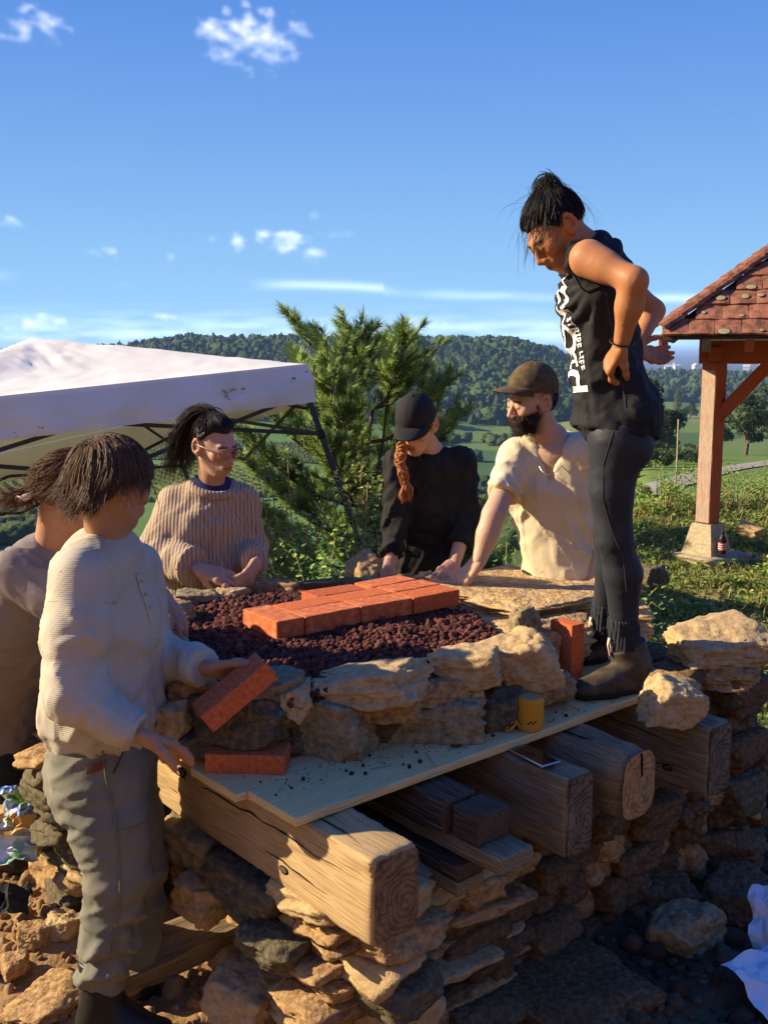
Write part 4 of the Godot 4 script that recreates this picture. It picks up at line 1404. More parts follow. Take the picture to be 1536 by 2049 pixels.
# ---------------------------------------------------------------- people
# bones: [a, b, half width at a, at b, half depth at a, at b, direction of the width, square ends, carve]
func soft(bones: Array, cell: float, k: float) -> Field:
	var lo := Vector3.ONE * 1e9
	var hi := -lo
	for q in bones:
		var m := maxf(q[2], q[3])
		if q.size() > 4: m = maxf(m, maxf(q[4], q[5]))
		if q.size() > 8 and q[8]: continue
		m += cell * 3.0 + 1.2 / k
		lo = lo.min(q[0] - Vector3.ONE * m).min(q[1] - Vector3.ONE * m)
		hi = hi.max(q[0] + Vector3.ONE * m).max(q[1] + Vector3.ONE * m)
	var f := Field.new(lo, hi, cell)
	for q in bones:
		f.bone(q[0], q[1], q[2], q[3], q[9] if q.size() > 9 else k, q[4] if q.size() > 4 else -1.0, q[5] if q.size() > 5 else -1.0, q[6] if q.size() > 6 else Vector3.ZERO, q[7] if q.size() > 7 else 0, q[8] if q.size() > 8 else false)
	return f


# cloth: a soft surface with folds pushed in and out along its normals
func garment(parent: Node, called: String, f: Field, m: Material, fold = null) -> MeshInstance3D:
	var b := MB.new()
	f.mesh(b)
	if fold != null:
		b.smooth(false)
		for q in b.v.size(): b.v[q] += b.n[q] * float(fold.call(b.v[q], b.n[q]))
	b.n = PackedVector3Array()
	b.smooth(false)
	return part(called, b.mesh(), m, parent)


# a stitched line laid on a garment: each point is set down on the cloth's nearest corner
func stitch(cloth: MeshInstance3D, pts: PackedVector3Array, radius: float, m: Material, called := "seam") -> void:
	var arr := cloth.mesh.surface_get_arrays(0)
	var v: PackedVector3Array = arr[Mesh.ARRAY_VERTEX]
	var nn: PackedVector3Array = arr[Mesh.ARRAY_NORMAL]
	var path := PackedVector3Array()
	for p in pts:
		var best := 1e9
		var at := 0
		for q in v.size():
			var d := v[q].distance_squared_to(p)
			if d < best:
				best = d
				at = q
		path.append(v[at] + (p - v[at]) - nn[at] * (p - v[at]).dot(nn[at]) + nn[at] * radius * 0.5)
	for k in 2:
		for q in range(1, path.size() - 1): path[q] = path[q] * 0.5 + (path[q - 1] + path[q + 1]) * 0.25
	var rad := PackedFloat32Array()
	for p in path: rad.append(radius)
	var b := MB.new()
	b.tube(path, rad, 5)
	b.smooth()
	part(called, b.mesh(), m, cloth)


func ring_points(c: Vector3, axis: Vector3, radius: float, count := 28, from := 0.0, to := TAU) -> PackedVector3Array:
	var u := axis.cross(Vector3(0.2, 0.3, 0.93)).normalized()
	var w := axis.normalized().cross(u)
	var p := PackedVector3Array()
	for q in count + 1:
		var a := lerpf(from, to, float(q) / count)
		p.append(c + (u * cos(a) + w * sin(a)) * radius)
	return p


# folds that run round a limb between a and b, stronger in its middle
func rings(p: Vector3, a: Vector3, b: Vector3, count: float, n: FastNoiseLite) -> float:
	var ax := b - a
	var t := (p - a).dot(ax) / ax.length_squared()
	var w := clampf(1.0 - absf(t - 0.5) * 2.0, 0.0, 1.0)
	if w <= 0.0: return 0.0
	var v := sin(t * count * TAU + n.get_noise_3dv(p * 0.7) * 5.0 + n.get_noise_3dv(p * 1.6) * 1.6)
	return w * (signf(v) * pow(absf(v), 1.4) * 0.75 * clampf(0.45 + n.get_noise_3dv(p * 0.9 + Vector3(3, 1, 7)) * 1.6, 0.0, 1.0) + n.get_noise_3dv(p * 1.5) * 0.35)


# sharp creases: ridges of a stretched noise
func crease(n: FastNoiseLite, p: Vector3) -> float:
	return pow(1.0 - minf(1.0, absf(n.get_noise_3dv(p)) * 3.2), 2.2)


# a head in its own axes: x to the person's left, y up, z out of the face; head() adds it to the body's mesh
const SKULL_C := Vector3(0, 0.03, -0.014)
const SKULL_R := Vector3(0.077, 0.090, 0.098)
func head(out: MB, t: Transform3D, neck: Vector3, skin: Color, look: Dictionary) -> void:
	var f := Field.new(Vector3(-0.115, -0.21, -0.15), Vector3(0.115, 0.14, 0.135), 0.0042)
	var X := Vector3.RIGHT
	var wide: float = look.get("wide", 1.0)
	f.bone(Vector3(0, 0.022, -0.016), Vector3(0, 0.038, -0.016), 0.073, 0.070, 120, 0.092, 0.088, X)
	f.bone(Vector3(0, 0.0, 0.022), Vector3(0, -0.078, 0.036), 0.057 * wide, 0.036 * wide, 110, 0.056, 0.040, X)
	f.ball(Vector3(0, -0.094, 0.062), 0.018, 160)
	for s in [-1.0, 1.0]:
		f.bone(Vector3(s * 0.048 * wide, -0.045, 0.0), Vector3(s * 0.02, -0.092, 0.052), 0.019, 0.015, 140)
		f.ball(Vector3(s * 0.041 * wide, -0.014, 0.060), 0.023, 140)
		f.ball(Vector3(s * 0.031, 0.006, 0.098), 0.0135, 230, true)
		f.ball(Vector3(s * 0.031, 0.003, 0.0765), 0.0128, 300)
		f.ball(Vector3(s * 0.0115, -0.034, 0.097), 0.0085, 260)
		# ear: a rim round a shallow bowl
		var ec := Vector3(s * 0.076, -0.002, -0.012)
		f.bone(ec + Vector3(0, 0.012, 0), ec + Vector3(s * -0.004, -0.02, 0.004), 0.006, 0.006, 260, 0.017, 0.011, X)
		var was := Vector3.ZERO
		for q in 8:
			var an := -2.2 + 4.6 * q / 7.0
			var p := ec + Vector3(s * (0.006 + 0.004 * sin(q * 0.45)), 0.006 + sin(an) * 0.028, -0.006 - cos(an) * 0.017)
			if q > 0: f.bone(was, p, 0.0042, 0.0042, 330)
			was = p
		f.ball(ec + Vector3(s * 0.002, -0.026, 0.004), 0.007, 300)
	f.bone(Vector3(-0.030, 0.024, 0.074), Vector3(0.030, 0.024, 0.074), 0.013, 0.013, 180)
	f.bone(Vector3(0, 0.012, 0.084), Vector3(0, -0.026, 0.106), 0.0075, 0.0105, 240)
	f.ball(Vector3(0, -0.057, 0.068), 0.028, 150)
	f.bone(Vector3(-0.017, -0.0555, 0.087), Vector3(0.017, -0.0555, 0.087), 0.006, 0.006, 330)
	f.bone(Vector3(-0.014, -0.066, 0.086), Vector3(0.014, -0.066, 0.086), 0.0068, 0.0068, 330)
	var nk := t.affine_inverse() * neck
	f.bone(Vector3(0, -0.045, -0.022), Vector3(0, -0.045, -0.022).lerp(nk, 0.92), 0.052, 0.054, 100, 0.056, 0.056, X)
	var b := MB.new()
	b.use_col = true
	f.mesh(b)
	var nz := fnl(34.0, 4, 12)
	var brow: Color = look.get("brow", Color(0.03, 0.02, 0.015))
	var lip: Color = look.get("lip", Color(0.36, 0.12, 0.09))
	var beard: float = look.get("beard", 0.0)
	for q in b.v.size():
		var p := b.v[q]
		var c := skin
		var redness := exp(-pow((Vector3(absf(p.x), p.y, p.z) - Vector3(0.042, -0.02, 0.075)).length() / 0.024, 2.0)) + exp(-pow((p - Vector3(0, -0.03, 0.105)).length() / 0.016, 2.0)) + (0.9 if absf(p.x) > 0.074 and p.y < 0.04 and p.y > -0.05 else 0.0)
		c = c.lerp(Color(skin.r * 1.02, skin.g * 0.78, skin.b * 0.72), clampf(redness, 0.0, 1.0) * 0.55)
		c = c.lerp(c * 0.86, clampf(nz.get_noise_3dv(p) + 0.2, 0.0, 1.0) * 0.5)
		if p.z > 0.078 and absf(p.x) < 0.021 and p.y < -0.050 and p.y > -0.0725: c = c.lerp(lip, 0.85 * (1.0 - smoothstep(0.015, 0.021, absf(p.x))))
		if p.z > 0.08 and absf(p.y + 0.0605) < 0.0022 and absf(p.x) < 0.02: c = c.lerp(Color(0.07, 0.02, 0.015), 0.8)
		if p.z > 0.055 and absf(p.x) > 0.010 and absf(p.x) < 0.047 and absf(p.y - (0.0245 + 0.10 * (absf(p.x) - 0.012) - 2.4 * pow(maxf(absf(p.x) - 0.03, 0.0), 2.0) * 10.0)) < 0.0052: c = c.lerp(brow, 0.85)
		if p.z > 0.06 and absf(absf(p.x) - 0.031) < 0.016 and absf(p.y + 0.0025 + 25.0 * pow(absf(p.x) - 0.031, 2.0) * -1.0) < 0.0026: c = c.lerp(Color(0.03, 0.018, 0.014), 0.85)
		if beard > 0.0:
			var low := smoothstep(-0.018, -0.040, p.y + 0.25 * maxf(0.0, 0.055 - absf(p.x)) * (1.0 if p.z > 0.06 else 0.0)) * smoothstep(-0.03, 0.022, p.z) * smoothstep(-0.14, -0.115, p.y)
			if absf(p.x) < 0.019 and absf(p.y + 0.061) < 0.010: low = 0.0
			c = c.lerp(brow, low * beard)
		b.c[q] = c
	var base := out.v.size()
	for q in b.v.size():
		out.col = b.c[q]
		out.add(t * b.v[q])
	for q in b.i: out.i.append(base + q)


# a hand from its wrist: fingers along y, palm facing z, thumb towards x * side; curls: thumb, index .. little, each a bend in radians over its joints
func hand(out: MB, wrist: Vector3, fingers: Vector3, palm: Vector3, side: float, curls: Array, skin: Color, size := 1.0, spread := 0.12, thumb_out := 0.75, forearm := Vector3.ZERO) -> void:
	var yv := fingers.normalized()
	var zv := (palm - yv * palm.dot(yv)).normalized()
	var xv := yv.cross(zv)
	var t := Transform3D(Basis(xv, yv, zv), wrist)
	var f := Field.new(Vector3(-0.115, -0.055, -0.085), Vector3(0.115, 0.215, 0.125), 0.0036)
	var K := 260.0
	var roots := [Vector3(0.031, 0.088, 0.0), Vector3(0.010, 0.092, -0.003), Vector3(-0.011, 0.088, -0.002), Vector3(-0.030, 0.079, 0.002)]
	var lens := [[0.040, 0.024, 0.019], [0.044, 0.028, 0.020], [0.041, 0.026, 0.019], [0.032, 0.019, 0.017]]
	f.bone(Vector3(0, -0.014, 0), Vector3(0, 0.016, 0), 0.021, 0.027, 150, 0.017, 0.0175, Vector3.RIGHT)
	for q in 4:
		var r0: Vector3 = roots[q]
		r0.x *= side
		var w0 := Vector3(r0.x * 0.62, 0.006, 0.0)
		f.bone(w0, r0, 0.0125, 0.0108, 190)
		var an: float = 0.0
		var p := r0
		var sp := r0.x / 0.031 * spread
		for s in 3:
			an += curls[q + 1] * [0.34, 0.40, 0.26][s]
			var d := Vector3(sin(sp) * cos(an), cos(sp) * cos(an), sin(an)).normalized()
			var e: Vector3 = p + d * lens[q][s]
			var ra: float = [0.0098, 0.0088, 0.0080][s] * (0.88 if q == 3 else 1.0)
			f.bone(p, e, ra, ra * 0.93, K)
			f.ball(p + Vector3(0, 0, -0.001), ra * 1.04, K)
			p = e
	# the ball of the thumb and the thumb itself
	var tb := Vector3(0.018 * side, 0.018, 0.010)
	var dx := thumb_out
	var d1 := Vector3(side * dx, 0.62, 0.42).normalized()
	var t1 := tb + d1 * 0.042
	var d2 := (d1 + Vector3(-side * 0.25, 0.35, curls[0] * 0.5)).normalized()
	var t2 := t1 + d2 * 0.034
	var d3 := (d2 + Vector3(-side * 0.22, 0.25, curls[0] * 0.55)).normalized()
	f.bone(tb, t1, 0.0165, 0.0118, 200)
	f.bone(t1, t2, 0.0112, 0.0098, K)
	f.bone(t2, t2 + d3 * 0.025, 0.0098, 0.0082, K)
	var b := MB.new()
	f.mesh(b)
	var base := out.v.size()
	var nz := fnl(40.0, 2, 5)
	for q in b.v.size():
		var p := b.v[q]
		var c := skin.lerp(Color(skin.r, skin.g * 0.74, skin.b * 0.70), clampf((p.y - 0.09) / 0.08, 0.0, 1.0) * 0.5)
		c = c.lerp(c * 0.82, clampf(nz.get_noise_3dv(p) + 0.25, 0.0, 1.0) * 0.6)
		out.col = c
		out.add(t * (p * size))
	for q in b.i: out.i.append(base + q)


func body_mesh(out: MB, bones: Array, skin: Color, cell := 0.011) -> void:
	var f := soft(bones, cell, 110.0)
	out.col = skin
	f.mesh(out)


func finish_skin(parent: Node, out: MB, called := "body") -> void:
	out.smooth(false)
	part(called, out.mesh(), M.skin, parent)


var hair_noise := fnl(16.0, 2, 77)


# a lock of hair: grows from root along dir, bends under pull, stays outside the skull
func lock(b: MB, t: Transform3D, root: Vector3, dir: Vector3, length: float, pull: Vector3, curl: float, radius: float, lift: float, r: RandomNumberGenerator, segs := 8, bend := 0.3, hug := 0.85) -> void:
	var p := root
	var d := dir.normalized()
	var path := PackedVector3Array()
	var rad := PackedFloat32Array()
	var cv := Vector3(hair_noise.get_noise_3dv(root), hair_noise.get_noise_3dv(root + Vector3(5, 0, 0)), hair_noise.get_noise_3dv(root + Vector3(0, 5, 0))) * 1.8 + Vector3(r.randf_range(-1, 1), r.randf_range(-1, 1), r.randf_range(-1, 1)) * 0.35
	for s in segs + 1:
		path.append(t * p)
		var u := float(s) / segs
		rad.append(radius * (1.0 - 0.85 * u * u) * (0.75 if s == 0 else 1.0))
		cv = cv.rotated(dir.normalized(), 0.5)
		d = (d + pull * bend + (cv + Vector3(r.randf_range(-1, 1), r.randf_range(-1, 1), r.randf_range(-1, 1)) * 0.3) * curl).normalized()
		p += d * (length / segs)
		var q := (p - SKULL_C) / (SKULL_R + Vector3.ONE * lift)
		var l := q.length()
		if l < 1.0: p = SKULL_C + q / maxf(l, 0.2) * (SKULL_R + Vector3.ONE * lift)
		if l < 1.12 and hug > 0.0:
			var nn := (q / (SKULL_R + Vector3.ONE * lift)).normalized()
			d = (d - nn * d.dot(nn) * hug).normalized()
	b.tube(path, rad, 4, false, 0.55)


func scalp(v: Vector3, out := 0.0) -> Vector3:
	return SKULL_C + v.normalized() * (SKULL_R + Vector3.ONE * out)


# the smooth mass under the locks
func hair_base(parent: Node, called: String, t: Transform3D, m: Material, thick: float, keep: Callable) -> void:
	var b := MB.new()
	b.use_col = true
	b.col = Color.WHITE
	var ic := ico(4)
	var n := fnl(9.0, 2, 6)
	var ids := {}
	for q in ic[0].size():
		var d: Vector3 = ic[0][q]
		var p := scalp(d, lerpf(-0.010, thick + 0.006 * n.get_noise_3dv(d), smoothstep(-0.04, 0.16, float(keep.call(d)))))
		b.add(t * p)
	b.i = ic[1].duplicate()
	b.smooth(false)
	part(called, b.mesh(), m, parent)


func head_frame(at: Vector3, face: Vector3, up: Vector3) -> Transform3D:
	var z := face.normalized()
	var x := up.cross(z).normalized()
	return Transform3D(Basis(x, z.cross(x), z), at)


func cap(parent: Node, t: Transform3D, m: Material, called := "cap", tilt := 0.0, lift := 0.0) -> void:
	# dome with panels, button and a curved peak; t is the head's frame
	var k := Transform3D(Basis(Vector3.RIGHT, tilt), Vector3(0, 0.006 + lift, 0))
	var b := MB.new()
	var rows := 14
	var cols := 48
	for j in rows + 1:
		for q in cols:
			var a := TAU * q / cols
			var low := 1.72 - 0.10 * cos(a)
			var e := low * j / rows
			var seam := 1.0 - 0.012 * exp(-pow(fposmod(a + PI / 6.0, PI / 3.0) - PI / 6.0, 2.0) * 160.0) - (0.01 if j == rows else 0.0)
			var d := Vector3(sin(a) * sin(e), cos(e), cos(a) * sin(e))
			var p := SKULL_C + Vector3(0, 0.004, 0) + d * (SKULL_R + Vector3(0.010, 0.014, 0.010)) * seam
			b.add(t * (k * p))
	for j in rows:
		for q in cols:
			var q2 := (q + 1) % cols
			b.quad(j * cols + q, j * cols + q2, (j + 1) * cols + q2, (j + 1) * cols + q)
	b.smooth()
	var dome := part(called, b.mesh(), m, parent)
	var v := MB.new()
	for side in 2:
		for j in 9:
			for q in 19:
				var s := (q / 18.0 - 0.5) * 2.0
				var a := s * 1.12
				var root := SKULL_C + Vector3(sin(a) * (SKULL_R.x + 0.009), -0.012 + 0.10 * 0.1, cos(a) * (SKULL_R.z + 0.009))
				var reach := 0.074 * sqrt(maxf(0.0, 1.0 - pow(absf(s), 2.6))) * j / 8.0
				var p := root + Vector3(s * 0.010 * j / 8.0, 0, 1) * reach + Vector3(0, -0.024 * s * s * (0.3 + 0.7 * j / 8.0) - 0.012 * pow(j / 8.0, 1.5), 0) + Vector3(0, 0.017 - 0.0045 * side, 0)
				v.add(t * (k * p))
	for side in 2:
		var o := side * 9 * 19
		for j in 8:
			for q in 18:
				var w := o + j * 19 + q
				if side == 0: v.quad(w, w + 19, w + 20, w + 1)
				else: v.quad(w, w + 1, w + 20, w + 19)
	for q in 18: v.quad(8 * 19 + q, 8 * 19 + q + 171, 8 * 19 + q + 172, 8 * 19 + q + 1)
	v.smooth(false)
	part("peak", v.mesh(), m, dome)
	var bt := MB.new()
	bt.lathe([Vector2(0.008, 0.0), Vector2(0.007, 0.004), Vector2(0.0, 0.006)], t * k * Transform3D(Basis(), SKULL_C + Vector3(0, SKULL_R.y + 0.017, 0)), 10)
	bt.smooth()
	part("button", bt.mesh(), m, dome)


func people_materials() -> void:
	var fine := bump_tex("fine", fnl(0.05, 4, 31))
	var skin := mat("skin", Color.WHITE, 0.52, null, Vector3.ONE * 9.0, fine, 0.02)
	skin.vertex_color_use_as_albedo = true
	skin.subsurf_scatter_enabled = true
	skin.subsurf_scatter_strength = 0.12
	# cloth pictures
	var rib := Image.create(64, 64, false, Image.FORMAT_L8)
	for y in 64:
		for x in 64:
			rib.set_pixel(x, y, Color.WHITE * (0.5 + 0.35 * sin(TAU * x / 16.0) + 0.15 * sin(TAU * y / 16.0)))
	var waffle := Image.create(16, 1024, false, Image.FORMAT_L8)
	for y in 1024:
		for x in 16: waffle.set_pixel(x, y, Color.WHITE * (0.5 + 0.5 * sin(TAU * y * 136.0 / 1024.0)))
	var rib_t := ImageTexture.create_from_image(rib)
	# chunky fisherman knit: columns of v-shaped stitches
	var knit := Image.create(128, 128, false, Image.FORMAT_L8)
	for y in 128:
		for x in 128:
			var cx := fposmod(x, 32.0) - 16.0
			var v := 0.5 + 0.5 * cos(TAU * cx / 32.0)
			var st := 0.5 + 0.5 * sin(TAU * (y + absf(cx) * 0.9) / 21.333)
			knit.set_pixel(x, y, Color.WHITE * clampf(0.15 + 0.55 * v + 0.30 * st * v + 0.10 * st, 0.0, 1.0))
	var knit_t := ImageTexture.create_from_image(knit)
	var mottle := func(key: String, a: Color, c: Color, fr := 0.008) -> NoiseTexture2D: return noise_tex(fnl(fr, 5, key.hash() % 1000), [[0.15, a], [0.5, a.lerp(c, 0.5)], [0.85, c]], 512)
	mat("cloth_cream", Color.WHITE, 0.9, mottle.call("cream", lin(0.41, 0.365, 0.285), lin(0.50, 0.455, 0.37)), Vector3.ONE * 1.5)
	M.cloth_cream.heightmap_enabled = true
	M.cloth_cream.heightmap_texture = ImageTexture.create_from_image(waffle)
	M.cloth_cream.heightmap_scale = 0.07
	mat("rib_cream", Color.WHITE, 0.9, null, Vector3.ONE * 26.0, rib_t, 0.10)
	M.rib_cream.albedo_color = lin(0.46, 0.415, 0.33)
	mat("trouser_olive", Color.WHITE, 0.95, mottle.call("olive", lin(0.125, 0.132, 0.108), lin(0.225, 0.208, 0.160), 0.007), Vector3.ONE * 1.6, fine, 0.05)
	mat("shirt_mauve", Color.WHITE, 0.95, mottle.call("mauve", lin(0.185, 0.150, 0.150), lin(0.235, 0.195, 0.195)), Vector3.ONE * 1.4, fine, 0.03)
	mat("knit_oat", Color.WHITE, 0.95, knit_t, Vector3(17.0, 17.0, 17.0), knit_t, 0.28)
	var ramp := Image.create(128, 128, false, Image.FORMAT_RGB8)
	for y in 128:
		for x in 128:
			var k := knit.get_pixel(x, y).r
			var hsh := fposmod(sin(x * 12.9898 + y * 78.233) * 43758.5453, 1.0)
			ramp.set_pixel(x, y, lin(0.20, 0.135, 0.085).lerp(lin(0.56, 0.45, 0.33), clampf(k * 0.9 + 0.22 * (hsh - 0.5), 0.0, 1.0)))
	M.knit_oat.albedo_texture = ImageTexture.create_from_image(ramp)
	mat("cloth_black", Color.WHITE, 0.92, mottle.call("black", lin(0.010, 0.010, 0.011), lin(0.022, 0.021, 0.021)), Vector3.ONE * 2.0, fine, 0.04)
	mat("jersey_black", lin(0.014, 0.0145, 0.017), 0.8, null, Vector3.ONE * 9.0, fine, 0.02)
	mat("legging", lin(0.022, 0.025, 0.033), 0.6, null, Vector3.ONE * 9.0, fine, 0.015)
	mat("legging_seam", lin(0.05, 0.055, 0.065), 0.8)
	mat("sock_rib", lin(0.024, 0.028, 0.036), 0.95, null, Vector3(24.0, 3.0, 24.0), rib_t, 0.7)
	mat("cloth_ecru", Color.WHITE, 0.92, mottle.call("ecru", lin(0.58, 0.48, 0.32), lin(0.68, 0.585, 0.42)), Vector3.ONE * 1.5, fine, 0.08)
	mat("cloth_navy", lin(0.018, 0.024, 0.10), 0.9)
	mat("cloth_pale_grey", lin(0.42, 0.40, 0.36), 0.9, null, Vector3.ONE * 6.0, fine, 0.03)
	mat("cloth_dark", lin(0.020, 0.020, 0.022), 0.9, null, Vector3.ONE * 6.0, fine, 0.04)
	mat("cap_black", lin(0.014, 0.014, 0.015), 0.85, null, Vector3.ONE * 12.0, fine, 0.03)
	mat("cap_mud", Color.WHITE, 0.95, mottle.call("mud", lin(0.050, 0.036, 0.020), lin(0.15, 0.105, 0.05), 0.02), Vector3.ONE * 3.0, fine, 0.06)
	mat("leather_dark", Color.WHITE, 0.7, mottle.call("leather", lin(0.035, 0.026, 0.019), lin(0.11, 0.082, 0.055), 0.012), Vector3.ONE * 2.5, fine, 0.05)
	mat("leather_brown", lin(0.17, 0.075, 0.045), 0.7, null, Vector3.ONE * 6.0, fine, 0.05)
	mat("rubber_boot", lin(0.018, 0.017, 0.016), 0.42, null, Vector3.ONE * 5.0, fine, 0.02)
	mat("sole", lin(0.02, 0.017, 0.014), 0.9)
	mat("print_white", lin(0.78, 0.78, 0.78), 0.85)
	mat("gold", lin(0.6, 0.42, 0.16), 0.35)
	M.gold.metallic = 0.9
	mat("silver", lin(0.6, 0.6, 0.6), 0.3)
	M.silver.metallic = 0.9
	mat("scrunchie", lin(0.62, 0.46, 0.38), 0.9, null, Vector3.ONE * 9.0, fine, 0.1)
	mat("spectacle_frame", lin(0.30, 0.20, 0.14), 0.3)
	mat("spectacle_dark", lin(0.045, 0.03, 0.025), 0.3)
	var gl := StandardMaterial3D.new()
	gl.resource_name = "lens"
	gl.albedo_color = Color(0.55, 0.5, 0.45, 0.22)
	gl.transparency = BaseMaterial3D.TRANSPARENCY_ALPHA
	gl.roughness = 0.05
	M["lens"] = gl
	for h in [["hair_brown", Color(0.110, 0.058, 0.028)], ["hair_dark", Color(0.022, 0.014, 0.011)], ["hair_black", Color(0.013, 0.010, 0.010)], ["hair_copper", Color(0.34, 0.125, 0.035)], ["hair_blond", Color(0.42, 0.33, 0.20)], ["hair_curly", Color(0.15, 0.068, 0.032)], ["hair_beard", Color(0.030, 0.016, 0.010)]]:
		var hm := mat(h[0], lin(h[1].r, h[1].g, h[1].b), 0.5, null, Vector3(30, 30, 30), fine, 0.05)
		hm.vertex_color_use_as_albedo = true
		hm.metallic_specular = 0.33


func tone(r: RandomNumberGenerator, low := 0.55, high := 1.6) -> Color:
	var t := r.randf_range(low, high)
	return Color(t, t * r.randf_range(0.92, 1.04), t * r.randf_range(0.85, 1.05))


func build_people() -> void:
	people_materials()
	person_front()
	person_hidden()
	person_sweater()
	person_black()
	person_man()
	person_standing()


# ---- the woman in the cream henley, nearest the camera
func person_front() -> void:
	var o := thing("person", "person in cream ribbed henley and muddy olive work trousers, handing a red brick", "person")
	var skin := Color(0.41, 0.225, 0.135)
	var neck := Vector3(-0.7476, 1.3879, -2.72)
	var hd := head_frame(Vector3(-0.7195, 1.5537, -2.7), Vector3(0.66, -0.16, -0.70), Vector3(0.12, 1, -0.1))
	var sr := Vector3(-0.7816, 1.3384, -2.58)
	var er := Vector3(-0.7889, 1.0527, -2.5)
	var wr := Vector3(-0.612, 0.9447, -2.47)
	var sl := Vector3(-0.7191, 1.2835, -2.9)
	var el := Vector3(-0.6973, 1.0283, -2.93)
	var wl := Vector3(-0.4765, 1.0376, -2.74)
	var chest := Vector3(-0.7656, 1.215, -2.73)
	var waist := Vector3(-0.7819, 0.9227, -2.73)
	var pelvis := Vector3(-0.7845, 0.762, -2.73)
	var hr := Vector3(-0.7705, 0.7739, -2.65)
	var kr := Vector3(-0.7221, 0.505, -2.6)
	var ar := Vector3(-0.7896, 0.1263, -2.63)
	var hl := Vector3(-0.771, 0.7101, -2.8)
	var kl := Vector3(-0.7275, 0.4102, -2.8)
	var al := Vector3(-0.7455, 0.0374, -2.83)
	var wide := (sr - sl).normalized()
	var out := MB.new()
	out.use_col = true
	body_mesh(out, [[neck, neck + Vector3(0, -0.08, 0), 0.05, 0.055], [chest + UP * 0.1, waist, 0.13, 0.12, 0.09, 0.085, wide], [sr, er, 0.04, 0.036], [er, wr, 0.034, 0.023], [sl, el, 0.04, 0.036], [el, wl, 0.034, 0.023], [sr, sl, 0.055, 0.055], [pelvis, waist, 0.13, 0.12, 0.1, 0.09, wide], [hr, kr, 0.06, 0.045], [kr, ar, 0.042, 0.032], [hl, kl, 0.06, 0.045], [kl, al, 0.042, 0.032]], skin, 0.014)
	head(out, hd, neck, skin, {"brow": Color(0.04, 0.022, 0.012)})
	# right hand reaching for the lower brick; left hand round the end of the held brick
	hand(out, wr, Vector3(-0.4967, 0.8333, -2.62) - wr, Vector3(0.35, -0.75, -0.3), -1.0, [0.5, 0.75, 0.6, 0.7, 0.85], skin, 0.98, 0.16, 0.5)
	hand(out, wl, Vector3(0.80, 0.10, 0.02), Vector3(0.2, -0.7, 0.55), 1.0, [0.5, 0.55, 0.6, 0.7, 0.8], skin, 0.96, 0.10, 0.8)
	finish_skin(o, out)
	# henley
	var hem := Vector3(-0.7815, 0.8995, -2.73)
	var arm_r := er.lerp(wr, 0.93)
	var arm_l := el.lerp(wl, 0.90)
	var f := soft([
		[chest + UP * 0.125, chest - UP * 0.06, 0.165, 0.205, 0.105, 0.145, wide], [chest - UP * 0.04, waist, 0.205, 0.185, 0.148, 0.155, wide], [waist, hem, 0.185, 0.182, 0.155, 0.158, wide, 2],
		[sr + (sl - sr) * 0.12, neck - UP * 0.055, 0.062, 0.060], [sl + (sr - sl) * 0.12, neck - UP * 0.055, 0.062, 0.060], [neck - UP * 0.09, neck - UP * 0.012, 0.085, 0.066, 0.08, 0.066, wide, 2],
		[sr, sr.lerp(er, 0.5), 0.076, 0.080], [sr.lerp(er, 0.5), er, 0.080, 0.072], [er, arm_r, 0.070, 0.056, 0.074, 0.062, UP, 2], [sl, el, 0.076, 0.072], [el, arm_l, 0.070, 0.054, 0.070, 0.056, UP, 2],
	], 0.0095, 85.0)
	var n := fnl(6.0, 3, 501)
	var fold := func(p: Vector3, _n: Vector3) -> float:
		var d := 0.006 * n.get_noise_3dv(p * Vector3(1.0, 0.3, 1.0))
		d += 0.008 * rings(p, sr.lerp(er, 0.3), er, 3.0, n) if p.distance_to(er) < 0.25 else 0.0
		d += 0.011 * rings(p, er - (wr - er) * 0.15, wr + (wr - er) * 0.15, 4.5, n) if p.distance_to(er.lerp(wr, 0.55)) < 0.17 else 0.0
		d += 0.010 * rings(p, el, wl, 4.0, n) if p.distance_to(el.lerp(wl, 0.6)) < 0.16 else 0.0
		# vertical drape below the arm
		d += 0.012 * n.get_noise_3dv(p * Vector3(2.2, 0.25, 2.2)) * smoothstep(chest.y, hem.y, p.y)
		d += 0.007 * (crease(n, Vector3(p.x * 0.7 + p.y * 0.6, p.y * 0.22 - p.x * 0.2, p.z * 0.6)) - 0.3)
		return d
	var shirt := garment(o, "henley", f, M.cloth_cream, fold)
	# rib at the hem, collar band, placket
	mat("cream_seam", lin(0.34, 0.30, 0.23), 0.95)
	stitch(shirt, ring_points(sr.lerp(er, 0.24), er - sr, 0.085), 0.0016, M.cream_seam)
	stitch(shirt, ring_points(er.lerp(wr, 0.86), wr - er, 0.060), 0.0016, M.cream_seam)
	stitch(shirt, ring_points(el.lerp(wl, 0.83), wl - el, 0.058), 0.0016, M.cream_seam)
	var hemline := PackedVector3Array()
	for q in 41: hemline.append(hem + UP * 0.028 + wide * cos(TAU * q / 40) * 0.185 + wide.cross(UP).normalized() * sin(TAU * q / 40) * 0.158)
	stitch(shirt, hemline, 0.0016, M.cream_seam)
	var yoke := PackedVector3Array()
	for q in 9: yoke.append((neck - UP * 0.02 + wide * 0.06).lerp(sr.lerp(er, 0.2) + UP * 0.06, q / 8.0))
	stitch(shirt, yoke, 0.0014, M.cream_seam)
	var nb := MB.new()
	var ring := PackedVector3Array()
	var rr := PackedFloat32Array()
	for q in 25:
		var a := TAU * q / 24
		var lx := wide * cos(a) * 0.068
		var fz := wide.cross(UP).normalized() * sin(a) * 0.068
		ring.append(neck + lx + fz - UP * (0.026 + 0.030 * maxf(0.0, sin(a) * (1.0 if wide.cross(UP).x > 0 else -1.0))))
		rr.append(0.010)
	nb.tube(ring, rr, 6, false)
	nb.smooth()
